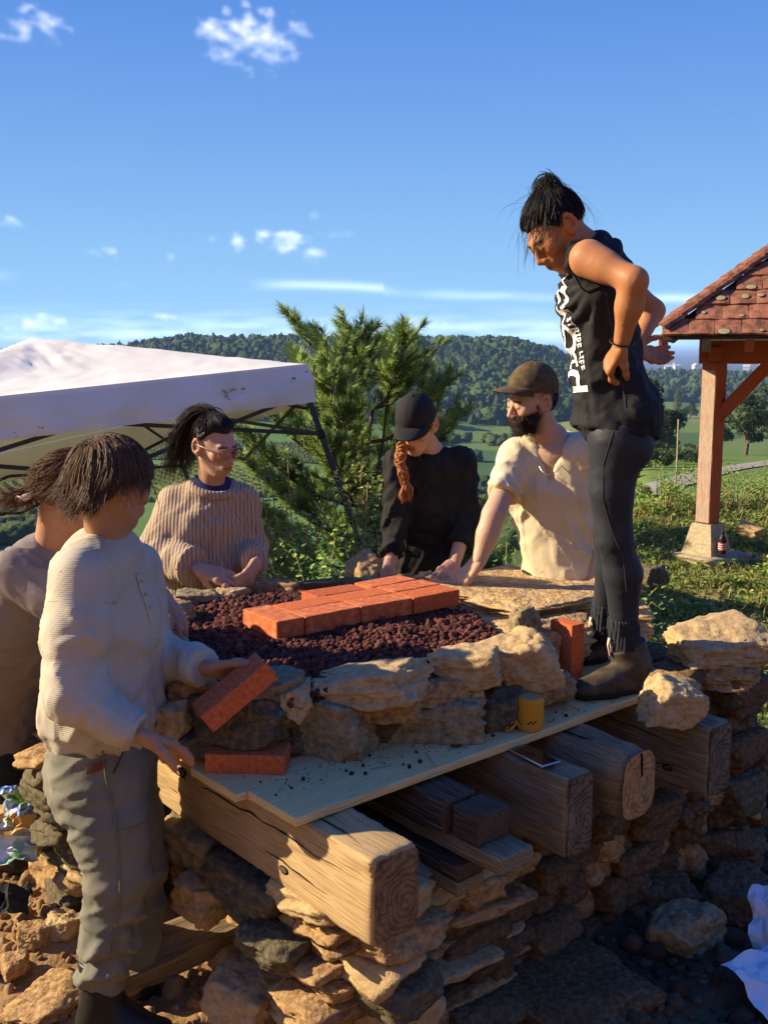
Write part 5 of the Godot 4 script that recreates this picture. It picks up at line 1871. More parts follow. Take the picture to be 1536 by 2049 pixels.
	part("collar", nb.mesh(), M.rib_cream, shirt)
	var front := Vector3(0.93, 0, 0.36).normalized()
	var pk := MB.new()
	var pp := PackedVector3Array()
	var pr := PackedFloat32Array()
	for q in 8:
		var at := f.hit(Vector3(neck.x, neck.y - 0.07 - 0.018 * q, neck.z) + front * 0.4, -front, 0.6)
		pp.append(at + front * 0.002)
		pr.append(0.011)
	pk.tube(pp, pr, 6, true, 0.4)
	pk.smooth()
	part("placket", pk.mesh(), M.rib_cream, shirt)
	for q in 3:
		var bn := MB.new()
		bn.lathe([Vector2(0.005, 0), Vector2(0.005, 0.002), Vector2(0, 0.003)], Transform3D(frame(front.cross(UP), front).basis, pp[1 + q * 2] + front * 0.005), 10)
		bn.smooth()
		part("button", bn.mesh(), M.concrete, shirt)
	# necklace, earring, bracelet
	var nk := MB.new()
	var np := PackedVector3Array()
	var nr := PackedFloat32Array()
	for q in 25:
		var a := TAU * q / 24
		np.append(neck + wide * cos(a) * 0.064 + front * (sin(a) * 0.066) + UP * (-0.005 - 0.03 * maxf(0, sin(a))))
		nr.append(0.0012)
	nk.tube(np, nr, 4, false)
	nk.smooth()
	part("necklace", nk.mesh(), M.gold, o)
	var er_m := MB.new()
	var ep := PackedVector3Array()
	var eq := PackedFloat32Array()
	for q in 15:
		var a := TAU * q / 14
		ep.append(hd * (Vector3(-0.080, -0.044, -0.008) + Vector3(0, cos(a), sin(a)) * 0.013))
		eq.append(0.0011)
	er_m.tube(ep, eq, 4, false)
	er_m.smooth()
	part("earring", er_m.mesh(), M.gold, o)
	# trousers
	var t := soft([
		[waist - UP * 0.02, pelvis, 0.150, 0.168, 0.122, 0.135, wide, 1], [pelvis, pelvis - UP * 0.05, 0.168, 0.165, 0.135, 0.13, wide],
		[pelvis + Vector3(-0.06, -0.02, 0), hr + Vector3(-0.03, -0.06, 0), 0.105, 0.10], [hr, hr.lerp(kr, 0.5), 0.108, 0.100], [hr.lerp(kr, 0.5), kr, 0.100, 0.084], [kr, kr.lerp(ar, 0.5), 0.083, 0.077], [kr.lerp(ar, 0.5), ar + UP * 0.04, 0.076, 0.068, 0.076, 0.068, wide, 2],
		[hl, hl.lerp(kl, 0.5), 0.110, 0.104], [hl.lerp(kl, 0.5), kl, 0.102, 0.09], [kl, al + UP * 0.05, 0.088, 0.074, 0.088, 0.074, wide, 2],
	], 0.0095, 85.0)
	var fold2 := func(p: Vector3, _n: Vector3) -> float:
		var d := 0.004 * n.get_noise_3dv(p * Vector3(0.7, 1.0, 0.7))
		d += 0.017 * rings(p, hr + UP * 0.02, kr - UP * 0.02, 6.0, n) * clampf((hr.x + 0.03 - p.x) / 0.10 + 0.2, 0.05, 1.0)
		d += 0.015 * rings(p, kr + UP * 0.12, ar - UP * 0.06, 6.0, n)
		d += 0.014 * rings(p, kl + UP * 0.12, al, 5.5, n)
		d += 0.008 * (crease(n, Vector3(p.x * 0.35 + p.y * 0.3, p.y * 0.9 - p.x * 0.4, p.z * 0.4)) - 0.3)
		return d
	var tr := garment(o, "trousers", t, M.trouser_olive, fold2)
	var patch := MB.new()
	var view := Vector3(0, 0.1, 1).normalized()
	for row in 4:
		for c in 5:
			var base := Vector3(-0.776, 0.8322, -2.5) + Vector3(0.0115 * c, 0.0035 * c - 0.0065 * row, 0)
			patch.add(t.hit(base + Vector3(0, 0, 0.25), Vector3(0, 0, -1), 0.6) + Vector3(0, 0, 0.006))
	for row in 3:
		for c in 4: patch.quad(row * 5 + c, row * 5 + c + 1, row * 5 + c + 6, row * 5 + c + 5)
	patch.smooth(false)
	mat("patch_brown", lin(0.16, 0.055, 0.03), 0.9)
	part("brand_patch", patch.mesh(), M.patch_brown, tr)
	# stitched seams: side seam, pocket mouth, knee panel
	mat("seam_thread", lin(0.17, 0.145, 0.09), 0.9)
	mat("seam_dark", lin(0.045, 0.042, 0.03), 0.9)
	for s in [[[Vector3(-0.7192, 0.8983, -2.5), Vector3(-0.7149, 0.8173, -2.5), Vector3(-0.6936, 0.7082, -2.5), Vector3(-0.6875, 0.5976, -2.5), Vector3(-0.6919, 0.4857, -2.5), Vector3(-0.716, 0.3437, -2.5), Vector3(-0.7338, 0.2647, -2.5)], "seam_thread"], [[Vector3(-0.8304, 0.9278, -2.5), Vector3(-0.8267, 0.8983, -2.5), Vector3(-0.8048, 0.8754, -2.5), Vector3(-0.7665, 0.8714, -2.5), Vector3(-0.7203, 0.8741, -2.5)], "seam_thread"], [[Vector3(-0.6663, 0.8768, -2.5), Vector3(-0.6801, 0.8511, -2.5), Vector3(-0.6968, 0.82, -2.5)], "seam_dark"], [[Vector3(-0.687, 0.6765, -2.5), Vector3(-0.6455, 0.6779, -2.5), Vector3(-0.6008, 0.6972, -2.5)], "seam_thread"]]:
		var sp := PackedVector3Array()
		var sr2 := PackedFloat32Array()
		var line: Array = s[0]
		for q in line.size() - 1:
			for e in 5:
				var p: Vector3 = (line[q] as Vector3).lerp(line[q + 1], e / 5.0)
				var dirv := (p - Vector3(0.2, 1.7, 0.6)).normalized()
				sp.append(t.hit(p - dirv * 0.2, dirv, 0.6) - dirv * 0.004)
				sr2.append(0.0022)
		var sm := MB.new()
		sm.tube(sp, sr2, 4)
		sm.smooth()
		part("seam", sm.mesh(), M[s[1]], tr)
	# rubber boots
	for s in [[ar, Vector3(-0.6195, 0.0799, -2.6), kr], [al, Vector3(-0.6741, -0.012, -2.84), kl]]:
		var a: Vector3 = s[0]
		var toe: Vector3 = s[1]
		toe.y = 0.035
		var heel := Vector3(a.x - 0.03, 0.035, a.z)
		var bf := soft([[a + UP * 0.12, a, 0.062, 0.052, 0.062, 0.052, Vector3.RIGHT, 1], [a, heel + UP * 0.02, 0.052, 0.044], [heel, heel.lerp(toe, 0.55) + UP * 0.015, 0.040, 0.046, 0.038, 0.042, UP], [heel.lerp(toe, 0.5) + UP * 0.012, toe, 0.046, 0.036, 0.044, 0.038, UP], [a - UP * 0.02, heel.lerp(toe, 0.5) + UP * 0.02, 0.05, 0.045]], 0.009, 110.0)
		bf.clip(Vector3(0, ground_y(a.x, a.z) + 0.002, 0), Vector3.DOWN)
		garment(o, "rubber_boot", bf, M.rubber_boot)
	# short shaggy brown hair
	var r := RandomNumberGenerator.new()
	r.seed = 611
	var keep := func(d: Vector3) -> float: return d.y - (0.5 - 0.75 * smoothstep(0.8, 0.0, d.z) - 0.75 * smoothstep(0.1, -0.7, d.z))
	hair_base(o, "hair_base", hd, M.hair_brown, 0.008, keep)
	var hb := MB.new()
	hb.use_col = true
	var made := 0
	while made < 2600:
		var d := Vector3(r.randf_range(-1, 1), r.randf_range(-0.9, 1), r.randf_range(-1, 1)).normalized()
		if float(keep.call(d)) < 0.0: continue
		made += 1
		var root := scalp(d, 0.002)
		var crown := Vector3(0.1, 0.9, -0.45).normalized()
		var flow := (d - crown * d.dot(crown))
		flow = flow.normalized() if flow.length() > 0.1 else Vector3(0, 0, -1)
		var ln := r.randf_range(0.075, 0.135)
		if d.z > 0.35: ln *= 0.85
		if d.y < 0.0: ln *= 0.75
		if absf(d.x) > 0.7 and d.z > -0.3 and d.y < 0.25: ln *= 0.35
		hb.col = tone(r, 0.5, 2.3)
		lock(hb, hd, root, flow + d * 0.35, ln, Vector3(0, -1, 0) + flow * 0.5 + Vector3(0, 0, -0.2), 0.16, r.randf_range(0.0009, 0.0021), r.randf_range(0.005, 0.022), r, 9, 0.36, 0.92)
	for q in 10:      # flicks at the nape and over the brow
		hb.col = tone(r, 0.8, 1.8)
		var d := Vector3(r.randf_range(-0.9, 0.2), r.randf_range(-0.1, 0.4), 0.85)
		lock(hb, hd, scalp(d, 0.0), Vector3(-0.3, 0.2, 1.0), 0.10, Vector3(-0.2, -1, -0.1), 0.14, 0.0026, 0.012, r, 7, 0.4)
	hb.smooth(false)
	part("hair", hb.mesh(), M.hair_brown, o)


# ---- the person half hidden at the left edge
func person_hidden() -> void:
	var o := thing("person", "person in mauve-grey shirt with tied curly hair, leaning in at the left edge", "person")
	var skin := Color(0.44, 0.225, 0.145)
	var neck := Vector3(-1.0205, 1.3346, -3.12)
	var hd := head_frame(Vector3(-0.9493, 1.4747, -3.1), Vector3(0.80, -0.45, -0.40), Vector3(0.35, 0.9, 0.0))
	var sr := Vector3(-1.11, 1.2339, -3.06)
	var er := Vector3(-0.8655, 1.0831, -2.98)
	var wr := Vector3(-0.6968, 1.1746, -3.1)
	var sl := Vector3(-1.0139, 1.232, -3.3)
	var el := Vector3(-0.937, 0.9503, -3.4)
	var wl := Vector3(-0.8095, 1.0077, -3.45)
	var chest := Vector3(-1.175, 1.0904, -3.26)
	var waist := Vector3(-1.356, 0.7187, -3.48)
	var pelvis := Vector3(-1.3782, 0.5308, -3.56)
	var wide := (sr - sl).normalized()
	var fr := Vector3(pelvis.x + 0.04, 0.05, pelvis.z + 0.0)
	var fl := Vector3(pelvis.x + 0.12, 0.05, pelvis.z - 0.18)
	var hr := pelvis + Vector3(0, -0.05, 0.09)
	var hl := pelvis + Vector3(0, -0.05, -0.09)
	var kr := hr.lerp(fr, 0.5) + Vector3(0.06, 0, 0)
	var kl := hl.lerp(fl, 0.5) + Vector3(0.06, 0, 0)
	var out := MB.new()
	out.use_col = true
	body_mesh(out, [[neck, chest, 0.05, 0.09], [chest, waist, 0.12, 0.11, 0.09, 0.08, wide], [sr, sl, 0.05, 0.05], [sr, er, 0.04, 0.036], [er, wr, 0.037, 0.026], [sl, el, 0.04, 0.036], [el, wl, 0.035, 0.024], [waist, pelvis, 0.11, 0.12, 0.08, 0.09, wide], [hr, kr, 0.06, 0.045], [kr, fr, 0.045, 0.035], [hl, kl, 0.06, 0.045], [kl, fl, 0.045, 0.035]], skin, 0.013)
	head(out, hd, neck, skin, {})
	hand(out, wr, Vector3(-0.574, 1.0646, -2.98) - wr, Vector3(-0.5, -0.65, -0.1), -1.0, [0.3, 0.75, 0.55, 0.5, 0.6], skin, 1.0, 0.14, 0.45)
	hand(out, wl, Vector3(0.7, -0.3, 0.1), Vector3(0, -1, 0), 1.0, [0.3, 0.5, 0.5, 0.5, 0.5], skin, 1.0)
	finish_skin(o, out)
	var f := soft([[chest + (neck - chest) * 0.72, chest, 0.105, 0.175, 0.08, 0.13, wide], [chest, waist, 0.18, 0.165, 0.135, 0.135, wide], [waist, pelvis - UP * 0.02, 0.165, 0.17, 0.135, 0.14, wide, 2], [sr, neck.lerp(chest, 0.25), 0.07, 0.065], [sl, neck.lerp(chest, 0.25), 0.07, 0.065], [sr, sr.lerp(er, 0.55), 0.078, 0.070, 0.078, 0.070, UP, 2], [sl, sl.lerp(el, 0.55), 0.078, 0.07, 0.078, 0.07, UP, 2]], 0.011, 80.0)
	var n := fnl(5.0, 3, 520)
	garment(o, "shirt", f, M.shirt_mauve, func(p: Vector3, _n: Vector3) -> float: return 0.008 * n.get_noise_3dv(Vector3(p.x * 1.8 + p.y * 0.8, p.y * 0.5, p.z * 1.8)) + 0.008 * crease(n, Vector3(p.x * 0.9 + p.y * 0.9, p.y * 0.4, p.z)))
	var t := soft([[waist - UP * 0.06, pelvis, 0.14, 0.155, 0.11, 0.12, wide, 1], [hr, kr, 0.095, 0.08], [kr, fr + UP * 0.03, 0.078, 0.068], [hl, kl, 0.095, 0.08], [kl, fl + UP * 0.03, 0.078, 0.068]], 0.012, 80.0)
	garment(o, "trousers", t, M.cloth_dark, func(p: Vector3, _n: Vector3) -> float: return 0.012 * n.get_noise_3dv(p * 1.6))
	for p in [fr, fl]:
		garment(o, "shoe", soft([[p + Vector3(-0.06, -0.005, 0), p + Vector3(0.16, -0.01, 0.02), 0.045, 0.042]], 0.01, 100.0), M.leather_dark)
	var r := RandomNumberGenerator.new()
	r.seed = 622
	var keep := func(d: Vector3) -> float: return d.y - (0.5 - 1.1 * smoothstep(0.7, -0.2, d.z))
	hair_base(o, "hair_base", hd, M.hair_curly, 0.008, keep)
	var hb := MB.new()
	hb.use_col = true
	var knot := Vector3(0, -0.055, -0.125)
	var made := 0
	while made < 900:
		var d := Vector3(r.randf_range(-1, 1), r.randf_range(-0.7, 1), r.randf_range(-1, 1)).normalized()
		if float(keep.call(d)) < 0.0: continue
		made += 1
		hb.col = tone(r, 0.6, 2.0)
		var root := scalp(d, 0.004)
		lock(hb, hd, root, (knot - root), 0.13, (knot - root).normalized() * 0.8, 0.3, r.randf_range(0.0010, 0.0022), r.randf_range(0.008, 0.022), r, 8, 0.5)
	for q in 260:
		hb.col = tone(r, 0.7, 2.1)
		lock(hb, hd, knot + Vector3(r.randf_range(-0.02, 0.02), r.randf_range(-0.02, 0.02), 0), Vector3(r.randf_range(-0.7, 0.7), r.randf_range(-0.9, 0.3), -1), r.randf_range(0.06, 0.12), Vector3(0, -0.7, -0.3), 0.6, 0.0018, 0.0, r, 9, 0.3)
	hb.smooth(false)
	part("hair", hb.mesh(), M.hair_curly, o)
	var sc := MB.new()
	var sp := PackedVector3Array()
	var sq := PackedFloat32Array()
	for q in 17:
		var a := TAU * q / 16
		sp.append(hd * (knot + Vector3(0, 0.004, 0.004) + Vector3(cos(a), sin(a) * 0.75, sin(a) * 0.66) * 0.030))
		sq.append(0.011 + 0.002 * sin(q * 2.4))
	sc.tube(sp, sq, 7, false)
	sc.smooth()
	part("scrunchie", sc.mesh(), M.scrunchie, o)


# ---- the woman in the chunky sweater
func person_sweater() -> void:
	var o := thing("person", "person in chunky oatmeal knit sweater and glasses with dark high ponytail", "person")
	var skin := Color(0.46, 0.27, 0.18)
	var neck := Vector3(-0.7069, 1.3638, -4.18)
	var hd := head_frame(Vector3(-0.6766, 1.5318, -4.12), Vector3(0.68, -0.26, 0.66), Vector3(0.05, 1, 0.1))
	var sr := Vector3(-0.8572, 1.2861, -4.2)
	var er := Vector3(-0.9208, 1.0866, -4.1)
	var wr := Vector3(-0.7221, 1.0707, -3.92)
	var sl := Vector3(-0.599, 1.2916, -4.22)
	var el := Vector3(-0.5616, 1.0778, -4.22)
	var wl := Vector3(-0.5094, 1.074, -4)
	var chest := Vector3(-0.7259, 1.24, -4.2)
	var waist := Vector3(-0.7283, 0.9858, -4.2)
	var hem := Vector3(-0.733, 0.8029, -4.2)
	var wide := Vector3(0.87, 0, -0.49)
	var pel := waist - UP * 0.16
	var ground := Vector3(0, 0.06, 0)
	var hr := pel - wide * 0.09
	var hl := pel + wide * 0.09
	var fr := Vector3(hr.x, 0.05, hr.z)
	var fl := Vector3(hl.x, 0.05, hl.z)
	var out := MB.new()
	out.use_col = true
	body_mesh(out, [[neck + UP * 0.02, chest, 0.05, 0.09], [chest, waist, 0.12, 0.11, 0.09, 0.08, wide], [sr, sl, 0.045, 0.045], [sr, er, 0.04, 0.036], [er, wr, 0.034, 0.024], [sl, el, 0.04, 0.036], [el, wl, 0.034, 0.024], [waist, pel, 0.11, 0.12, 0.08, 0.09, wide], [hr, fr, 0.065, 0.04], [hl, fl, 0.065, 0.04]], skin, 0.013)
	head(out, hd, neck, skin, {"brow": Color(0.025, 0.016, 0.012), "lip": Color(0.40, 0.14, 0.11)})
	hand(out, wr, Vector3(-0.5371, 1.0153, -3.9) - wr, Vector3(-0.2, -0.75, -0.55), -1.0, [0.2, 0.25, 0.35, 0.45, 0.6], skin, 0.98, 0.22, 0.35)
	hand(out, wl, Vector3(-0.545, 1.0074, -3.9) - wl, Vector3(-0.8, 0.15, -0.5), 1.0, [0.4, 1.2, 1.3, 1.4, 1.4], skin, 0.98, 0.05, 0.3)
	finish_skin(o, out)
	var f := soft([[chest + UP * 0.075, chest - UP * 0.05, 0.125, 0.20, 0.095, 0.14, wide], [chest - UP * 0.05, waist, 0.205, 0.20, 0.14, 0.15, wide], [waist, hem, 0.20, 0.19, 0.15, 0.15, wide, 2],
		[sr, neck - UP * 0.05, 0.066, 0.07], [sl, neck - UP * 0.05, 0.066, 0.07], [neck - UP * 0.08, neck - UP * 0.03, 0.105, 0.092, 0.09, 0.082, wide, 2],
		[sr, er, 0.080, 0.088], [er, er.lerp(wr, 0.88), 0.085, 0.074, 0.085, 0.066, UP, 2], [sl, el, 0.072, 0.072], [el, el.lerp(wl, 0.85), 0.07, 0.06, 0.07, 0.06, UP, 2], [neck + UP * 0.06, neck - UP * 0.05, 0.076, 0.076, 0.070, 0.070, wide, 0, true]], 0.0105, 85.0)
	var n := fnl(5.0, 3, 530)
	var fold := func(p: Vector3, _n: Vector3) -> float: return 0.012 * n.get_noise_3dv(Vector3(p.x * 1.6, p.y * 0.9, p.z * 1.6)) + 0.012 * rings(p, sr.lerp(er, 0.5), wr, 4.0, n)
	var sw := garment(o, "sweater", f, M.knit_oat, fold)
	var cb := MB.new()
	var cp := PackedVector3Array()
	var cr := PackedFloat32Array()
	var fwd := wide.cross(UP).normalized()
	if fwd.z < 0: fwd = -fwd
	for q in 33:
		var a := TAU * q / 32
		cp.append(neck + wide * cos(a) * 0.090 + fwd * sin(a) * 0.088 + UP * (0.008 - 0.040 * maxf(0.0, sin(a))))
		cr.append(0.019)
	cb.tube(cp, cr, 8, false)
	cb.smooth()
	part("collar", cb.mesh(), M.knit_oat, sw)
	var tb := MB.new()
	for ring in 5:
		for q in 32:
			var a := TAU * q / 32
			var rr := lerpf(0.086, 0.066, ring / 4.0)
			tb.add(neck + wide * cos(a) * rr + fwd * sin(a) * rr * 0.92 + UP * (0.014 - 0.036 * maxf(0.0, sin(a))) + UP * (0.004 + 0.024 * ring / 4.0))
	for ring in 4:
		for q in 32: tb.quad(ring * 32 + q, ring * 32 + (q + 1) % 32, (ring + 1) * 32 + (q + 1) % 32, (ring + 1) * 32 + q)
	tb.smooth(false)
	part("undershirt", tb.mesh(), M.cloth_navy, o)
	# turned-back cuff
	var cu := MB.new()
	var dirv := (wr - er).normalized()
	var u := dirv.cross(UP).normalized()
	var w := u.cross(dirv)
	var c2 := PackedVector3Array()
	var c3 := PackedFloat32Array()
	for q in 21:
		var a := TAU * q / 20
		c2.append(er.lerp(wr, 0.84) + u * cos(a) * 0.062 + w * sin(a) * 0.068)
		c3.append(0.016)
	cu.tube(c2, c3, 7, false)
	cu.smooth()
	part("cuff", cu.mesh(), M.knit_oat, sw)
	var t := soft([[waist, pel, 0.13, 0.15, 0.10, 0.12, wide, 1], [hr, fr + UP * 0.06, 0.09, 0.07], [hl, fl + UP * 0.06, 0.09, 0.07]], 0.014, 80.0)
	garment(o, "trousers", t, M.cloth_dark)
	for p in [fr, fl]: garment(o, "shoe", soft([[p, p + fwd * 0.15, 0.045, 0.04]], 0.012, 100.0), M.leather_dark)
	# glasses
	var gm := MB.new()
	var sp := thing_part(o, "glasses")
	for s in [-1.0, 1.0]:
		var rim := MB.new()
		var rp := PackedVector3Array()
		var rq := PackedFloat32Array()
		for q in 21:
			var a := TAU * q / 20
			var sx := signf(cos(a)) * pow(absf(cos(a)), 0.75) * 0.0235
			var sy := signf(sin(a)) * pow(absf(sin(a)), 0.8) * 0.0195
			rp.append(hd * Vector3(s * 0.032 + sx, 0.002 + sy - (0.003 if sin(a) < 0 else 0.0), 0.108 - 0.25 * absf(sx * s + 0.0) * 0.3 - 0.010 * (0.5 + 0.5 * cos(a) * s)))
			rq.append(0.0024 + (0.0008 if sin(a) > 0.3 else 0.0))
		rim.tube(rp, rq, 5, false)
		rim.smooth()
		part("rim", rim.mesh(), M.spectacle_frame if s < 0 else M.spectacle_dark, sp)
		var ln := MB.new()
		ln.face([rp[0], rp[3], rp[5], rp[7], rp[10], rp[13], rp[15], rp[17]])
		part("lens", flat_mesh(ln), M.lens, sp)
		var tm := MB.new()
		tm.tube(PackedVector3Array([hd * Vector3(s * 0.056, 0.012, 0.098), hd * Vector3(s * 0.079, 0.014, 0.050), hd * Vector3(s * 0.083, 0.010, -0.015), hd * Vector3(s * 0.082, -0.01, -0.035)]), PackedFloat32Array([0.0038, 0.0034, 0.003, 0.0026]), 5)
		tm.smooth()
		part("temple_arm", tm.mesh(), M.spectacle_frame, sp)
	var br := MB.new()
	br.tube(PackedVector3Array([hd * Vector3(-0.010, 0.007, 0.106), hd * Vector3(0, 0.010, 0.110), hd * Vector3(0.010, 0.007, 0.106)]), PackedFloat32Array([0.0024, 0.0024, 0.0024]), 5)
	br.smooth()
	part("bridge", br.mesh(), M.spectacle_dark, sp)
	# hair drawn up into a high ponytail that falls behind
	var r := RandomNumberGenerator.new()
	r.seed = 633
	var keep := func(d: Vector3) -> float: return d.y - (0.56 - 0.62 * smoothstep(0.62, 0.05, d.z) - 0.5 * smoothstep(0.0, -0.6, d.z))
	hair_base(o, "hair_base", hd, M.hair_dark, 0.005, keep)
	var hb := MB.new()
	hb.use_col = true
	var knot := Vector3(0, 0.125, -0.065)
	var made := 0
	while made < 1000:
		var d := Vector3(r.randf_range(-1, 1), r.randf_range(-0.6, 1), r.randf_range(-1, 1)).normalized()
		if float(keep.call(d)) < 0.0: continue
		made += 1
		hb.col = tone(r, 0.6, 2.4)
		var root := scalp(d, 0.003)
		lock(hb, hd, root, knot - root, (knot - root).length() * 1.05, (knot - root).normalized(), 0.07, r.randf_range(0.0009, 0.0019), r.randf_range(0.005, 0.014), r, 7, 0.6)
	for q in 520:
		hb.col = tone(r, 0.7, 3.0)
		var a := r.randf_range(-0.9, 0.9)
		lock(hb, hd, knot + Vector3(r.randf_range(-0.022, 0.022), r.randf_range(-0.015, 0.02), r.randf_range(-0.02, 0.02)), Vector3(a * 0.4 - 0.2, 0.55, -0.8), r.randf_range(0.30, 0.44), Vector3(-0.06 + a * 0.1, -1.0, 0.0), 0.06, r.randf_range(0.0010, 0.0020), 0.026, r, 11, 0.55, 0.0)
	for q in 14:
		hb.col = tone(r, 0.6, 1.6)
		lock(hb, hd, knot, Vector3(r.randf_range(-0.3, 0.8), 1.0, r.randf_range(-0.3, 0.9)), 0.09, Vector3(0.2, -1, 0.5), 0.1, 0.003, 0.01, r, 8, 0.4)
	hb.smooth(false)
	part("hair", hb.mesh(), M.hair_dark, o)


func thing_part(o: Node3D, called: String) -> Node3D:
	var q := Node3D.new()
	q.name = called
	o.add_child(q, true)
	return q


# ---- the woman in black with the black cap
func person_black() -> void:
	var o := thing("person", "person in black sweater and plain black cap with a copper braid, leaning on the stones", "person")
	var skin := Color(0.50, 0.285, 0.19)
	var neck := Vector3(0.2168, 1.454, -4.52)
	var hd := head_frame(Vector3(0.1378, 1.5935, -4.42), Vector3(-0.30, -0.40, 0.86), Vector3(-0.12, 0.88, 0.38))
	var sr := Vector3(0.0699, 1.4204, -4.46)
	var er := Vector3(0.0474, 1.1822, -4.36)
	var wr := Vector3(0.0232, 0.9987, -4.24)
	var sl := Vector3(0.341, 1.4251, -4.52)
	var el := Vector3(0.3644, 1.169, -4.44)
	var wl := Vector3(0.2967, 1.0204, -4.26)
	var chest := Vector3(0.1993, 1.2938, -4.5)
	var waist := Vector3(0.1886, 1.0079, -4.52)
	var hem := Vector3(0.1893, 0.8931, -4.52)
	var wide := (sl - sr).normalized()
	wide.y = 0
	wide = wide.normalized()
	var pel := waist - UP * 0.17
	var hr := pel - wide * 0.09
	var hl := pel + wide * 0.09
	var fr := Vector3(hr.x, 0.06, hr.z - 0.05)
	var fl := Vector3(hl.x, 0.06, hl.z - 0.05)
	var out := MB.new()
	out.use_col = true
	body_mesh(out, [[neck + UP * 0.02, chest, 0.05, 0.09], [chest, waist, 0.12, 0.11, 0.09, 0.08, wide], [sr, sl, 0.045, 0.045], [sr, er, 0.04, 0.038], [er, wr, 0.038, 0.027], [sl, el, 0.04, 0.038], [el, wl, 0.038, 0.028], [waist, pel, 0.11, 0.12, 0.08, 0.09, wide], [hr, fr, 0.065, 0.04], [hl, fl, 0.065, 0.04]], skin, 0.012)
	head(out, hd, neck, skin, {"brow": Color(0.20, 0.10, 0.05), "lip": Color(0.42, 0.14, 0.11)})
	hand(out, wl, Vector3(0.2323, 0.9733, -4.16) - wl, Vector3(-0.3, -0.7, -0.75), 1.0, [0.5, 1.7, 1.8, 1.8, 1.8], skin, 1.0, 0.06, 0.4)
	hand(out, wr, Vector3(-0.05, -0.9, 0.4), Vector3(0.2, -0.4, -0.9), -1.0, [0.4, 1.3, 1.3, 1.3, 1.3], skin, 1.0, 0.06, 0.4)
	finish_skin(o, out)
	var f := soft([[chest + UP * 0.10, chest - UP * 0.05, 0.15, 0.172, 0.095, 0.115, wide], [chest - UP * 0.05, waist, 0.172, 0.165, 0.115, 0.12, wide], [waist, hem, 0.165, 0.165, 0.12, 0.125, wide, 2],
		[sr, neck - UP * 0.045, 0.062, 0.058], [sl, neck - UP * 0.045, 0.062, 0.058], [neck - UP * 0.07, neck - UP * 0.0, 0.075, 0.063, 0.07, 0.06, wide, 2],
		[sr, er, 0.066, 0.058], [er, er.lerp(wr, 0.70), 0.056, 0.047, 0.056, 0.047, wide, 2], [sl, el, 0.066, 0.058], [el, el.lerp(wl, 0.60), 0.056, 0.050, 0.056, 0.050, wide, 2]], 0.0105, 85.0)
	var n := fnl(5.0, 3, 540)
	garment(o, "sweater", f, M.cloth_black, func(p: Vector3, _n: Vector3) -> float: return 0.008 * n.get_noise_3dv(Vector3(p.x * 2.2 - p.y * 0.7, p.y * 0.6, p.z * 1.5)) + 0.014 * (crease(n, Vector3(p.x * 1.1 - p.y * 0.45, p.y * 0.4 + p.x * 0.3, p.z)) - 0.3) + 0.012 * rings(p, el + UP * 0.1, wl, 5.0, n) + 0.010 * rings(p, er + UP * 0.1, wr, 5.0, n))
	var t := soft([[waist - UP * 0.02, pel, 0.15, 0.165, 0.12, 0.13, wide, 1], [hr, fr + UP * 0.06, 0.10, 0.08], [hl, fl + UP * 0.06, 0.10, 0.08]], 0.014, 80.0)
	garment(o, "trousers", t, M.cloth_pale_grey)
	for p in [fr, fl]: garment(o, "shoe", soft([[p, p + Vector3(0, 0, 0.15), 0.045, 0.04]], 0.012, 100.0), M.leather_dark)
	cap(o, hd, M.cap_black, "cap", 0.12)
	# sunglasses pushed close under the peak
	var sg := MB.new()
	sg.tube(PackedVector3Array([hd * Vector3(-0.062, 0.008, 0.082), hd * Vector3(-0.035, 0.006, 0.101), hd * Vector3(0, 0.009, 0.108), hd * Vector3(0.035, 0.006, 0.101), hd * Vector3(0.062, 0.008, 0.082), hd * Vector3(0.08, 0.01, 0.0)]), PackedFloat32Array([0.010, 0.014, 0.006, 0.014, 0.010, 0.003]), 7, true, 0.4)
	sg.smooth()
	part("sunglasses", sg.mesh(), M.plastic_black, o)
	var r := RandomNumberGenerator.new()
	r.seed = 644
	var hb := MB.new()
	hb.use_col = true
	for q in 220:        # hair under the cap, drawn to the nape
		var d := Vector3(r.randf_range(-1, 1), r.randf_range(-0.75, 0.05), r.randf_range(-1, 0.15)).normalized()
		hb.col = tone(r, 0.6, 1.7)
		lock(hb, hd, scalp(d, 0.002), Vector3(0, -0.6, -0.5), 0.09, Vector3(-0.5, -1, -0.2), 0.1, 0.003, 0.006, r, 6, 0.3)
	hb.smooth(false)
	part("hair", hb.mesh(), M.hair_copper, o)
	# braid over her right shoulder: three strands twisted, tied off, loose end
	var bp := [Vector3(0.0809, 1.5211, -4.36), Vector3(0.0674, 1.4588, -4.3), Vector3(0.0798, 1.4018, -4.28), Vector3(0.093, 1.3484, -4.3)]
	var br := MB.new()
	br.use_col = true
	var cv := Curve3D.new()
	for p in bp: cv.add_point(p)
	var bl := cv.get_baked_length()
	for s in 3:
		for k in 7:
			var path := PackedVector3Array()
			var rad := PackedFloat32Array()
			var j := rv(0.006)
			for q in 31:
				var u := q / 30.0
				var c := cv.sample_baked(bl * u)
				var ph := u * 15.0 + s * TAU / 3.0
				var amp := 0.019 * (1.0 - 0.35 * u)
				path.append(c + Vector3(sin(ph) * amp, sin(ph * 2.0) * 0.004, cos(ph * 2.0) * amp * 0.5) + j)
				rad.append(0.0062 * (1.0 - 0.3 * u))
			br.col = tone(r, 0.6, 1.8)
			br.tube(path, rad, 5, false)
	var tip := cv.sample_baked(bl)
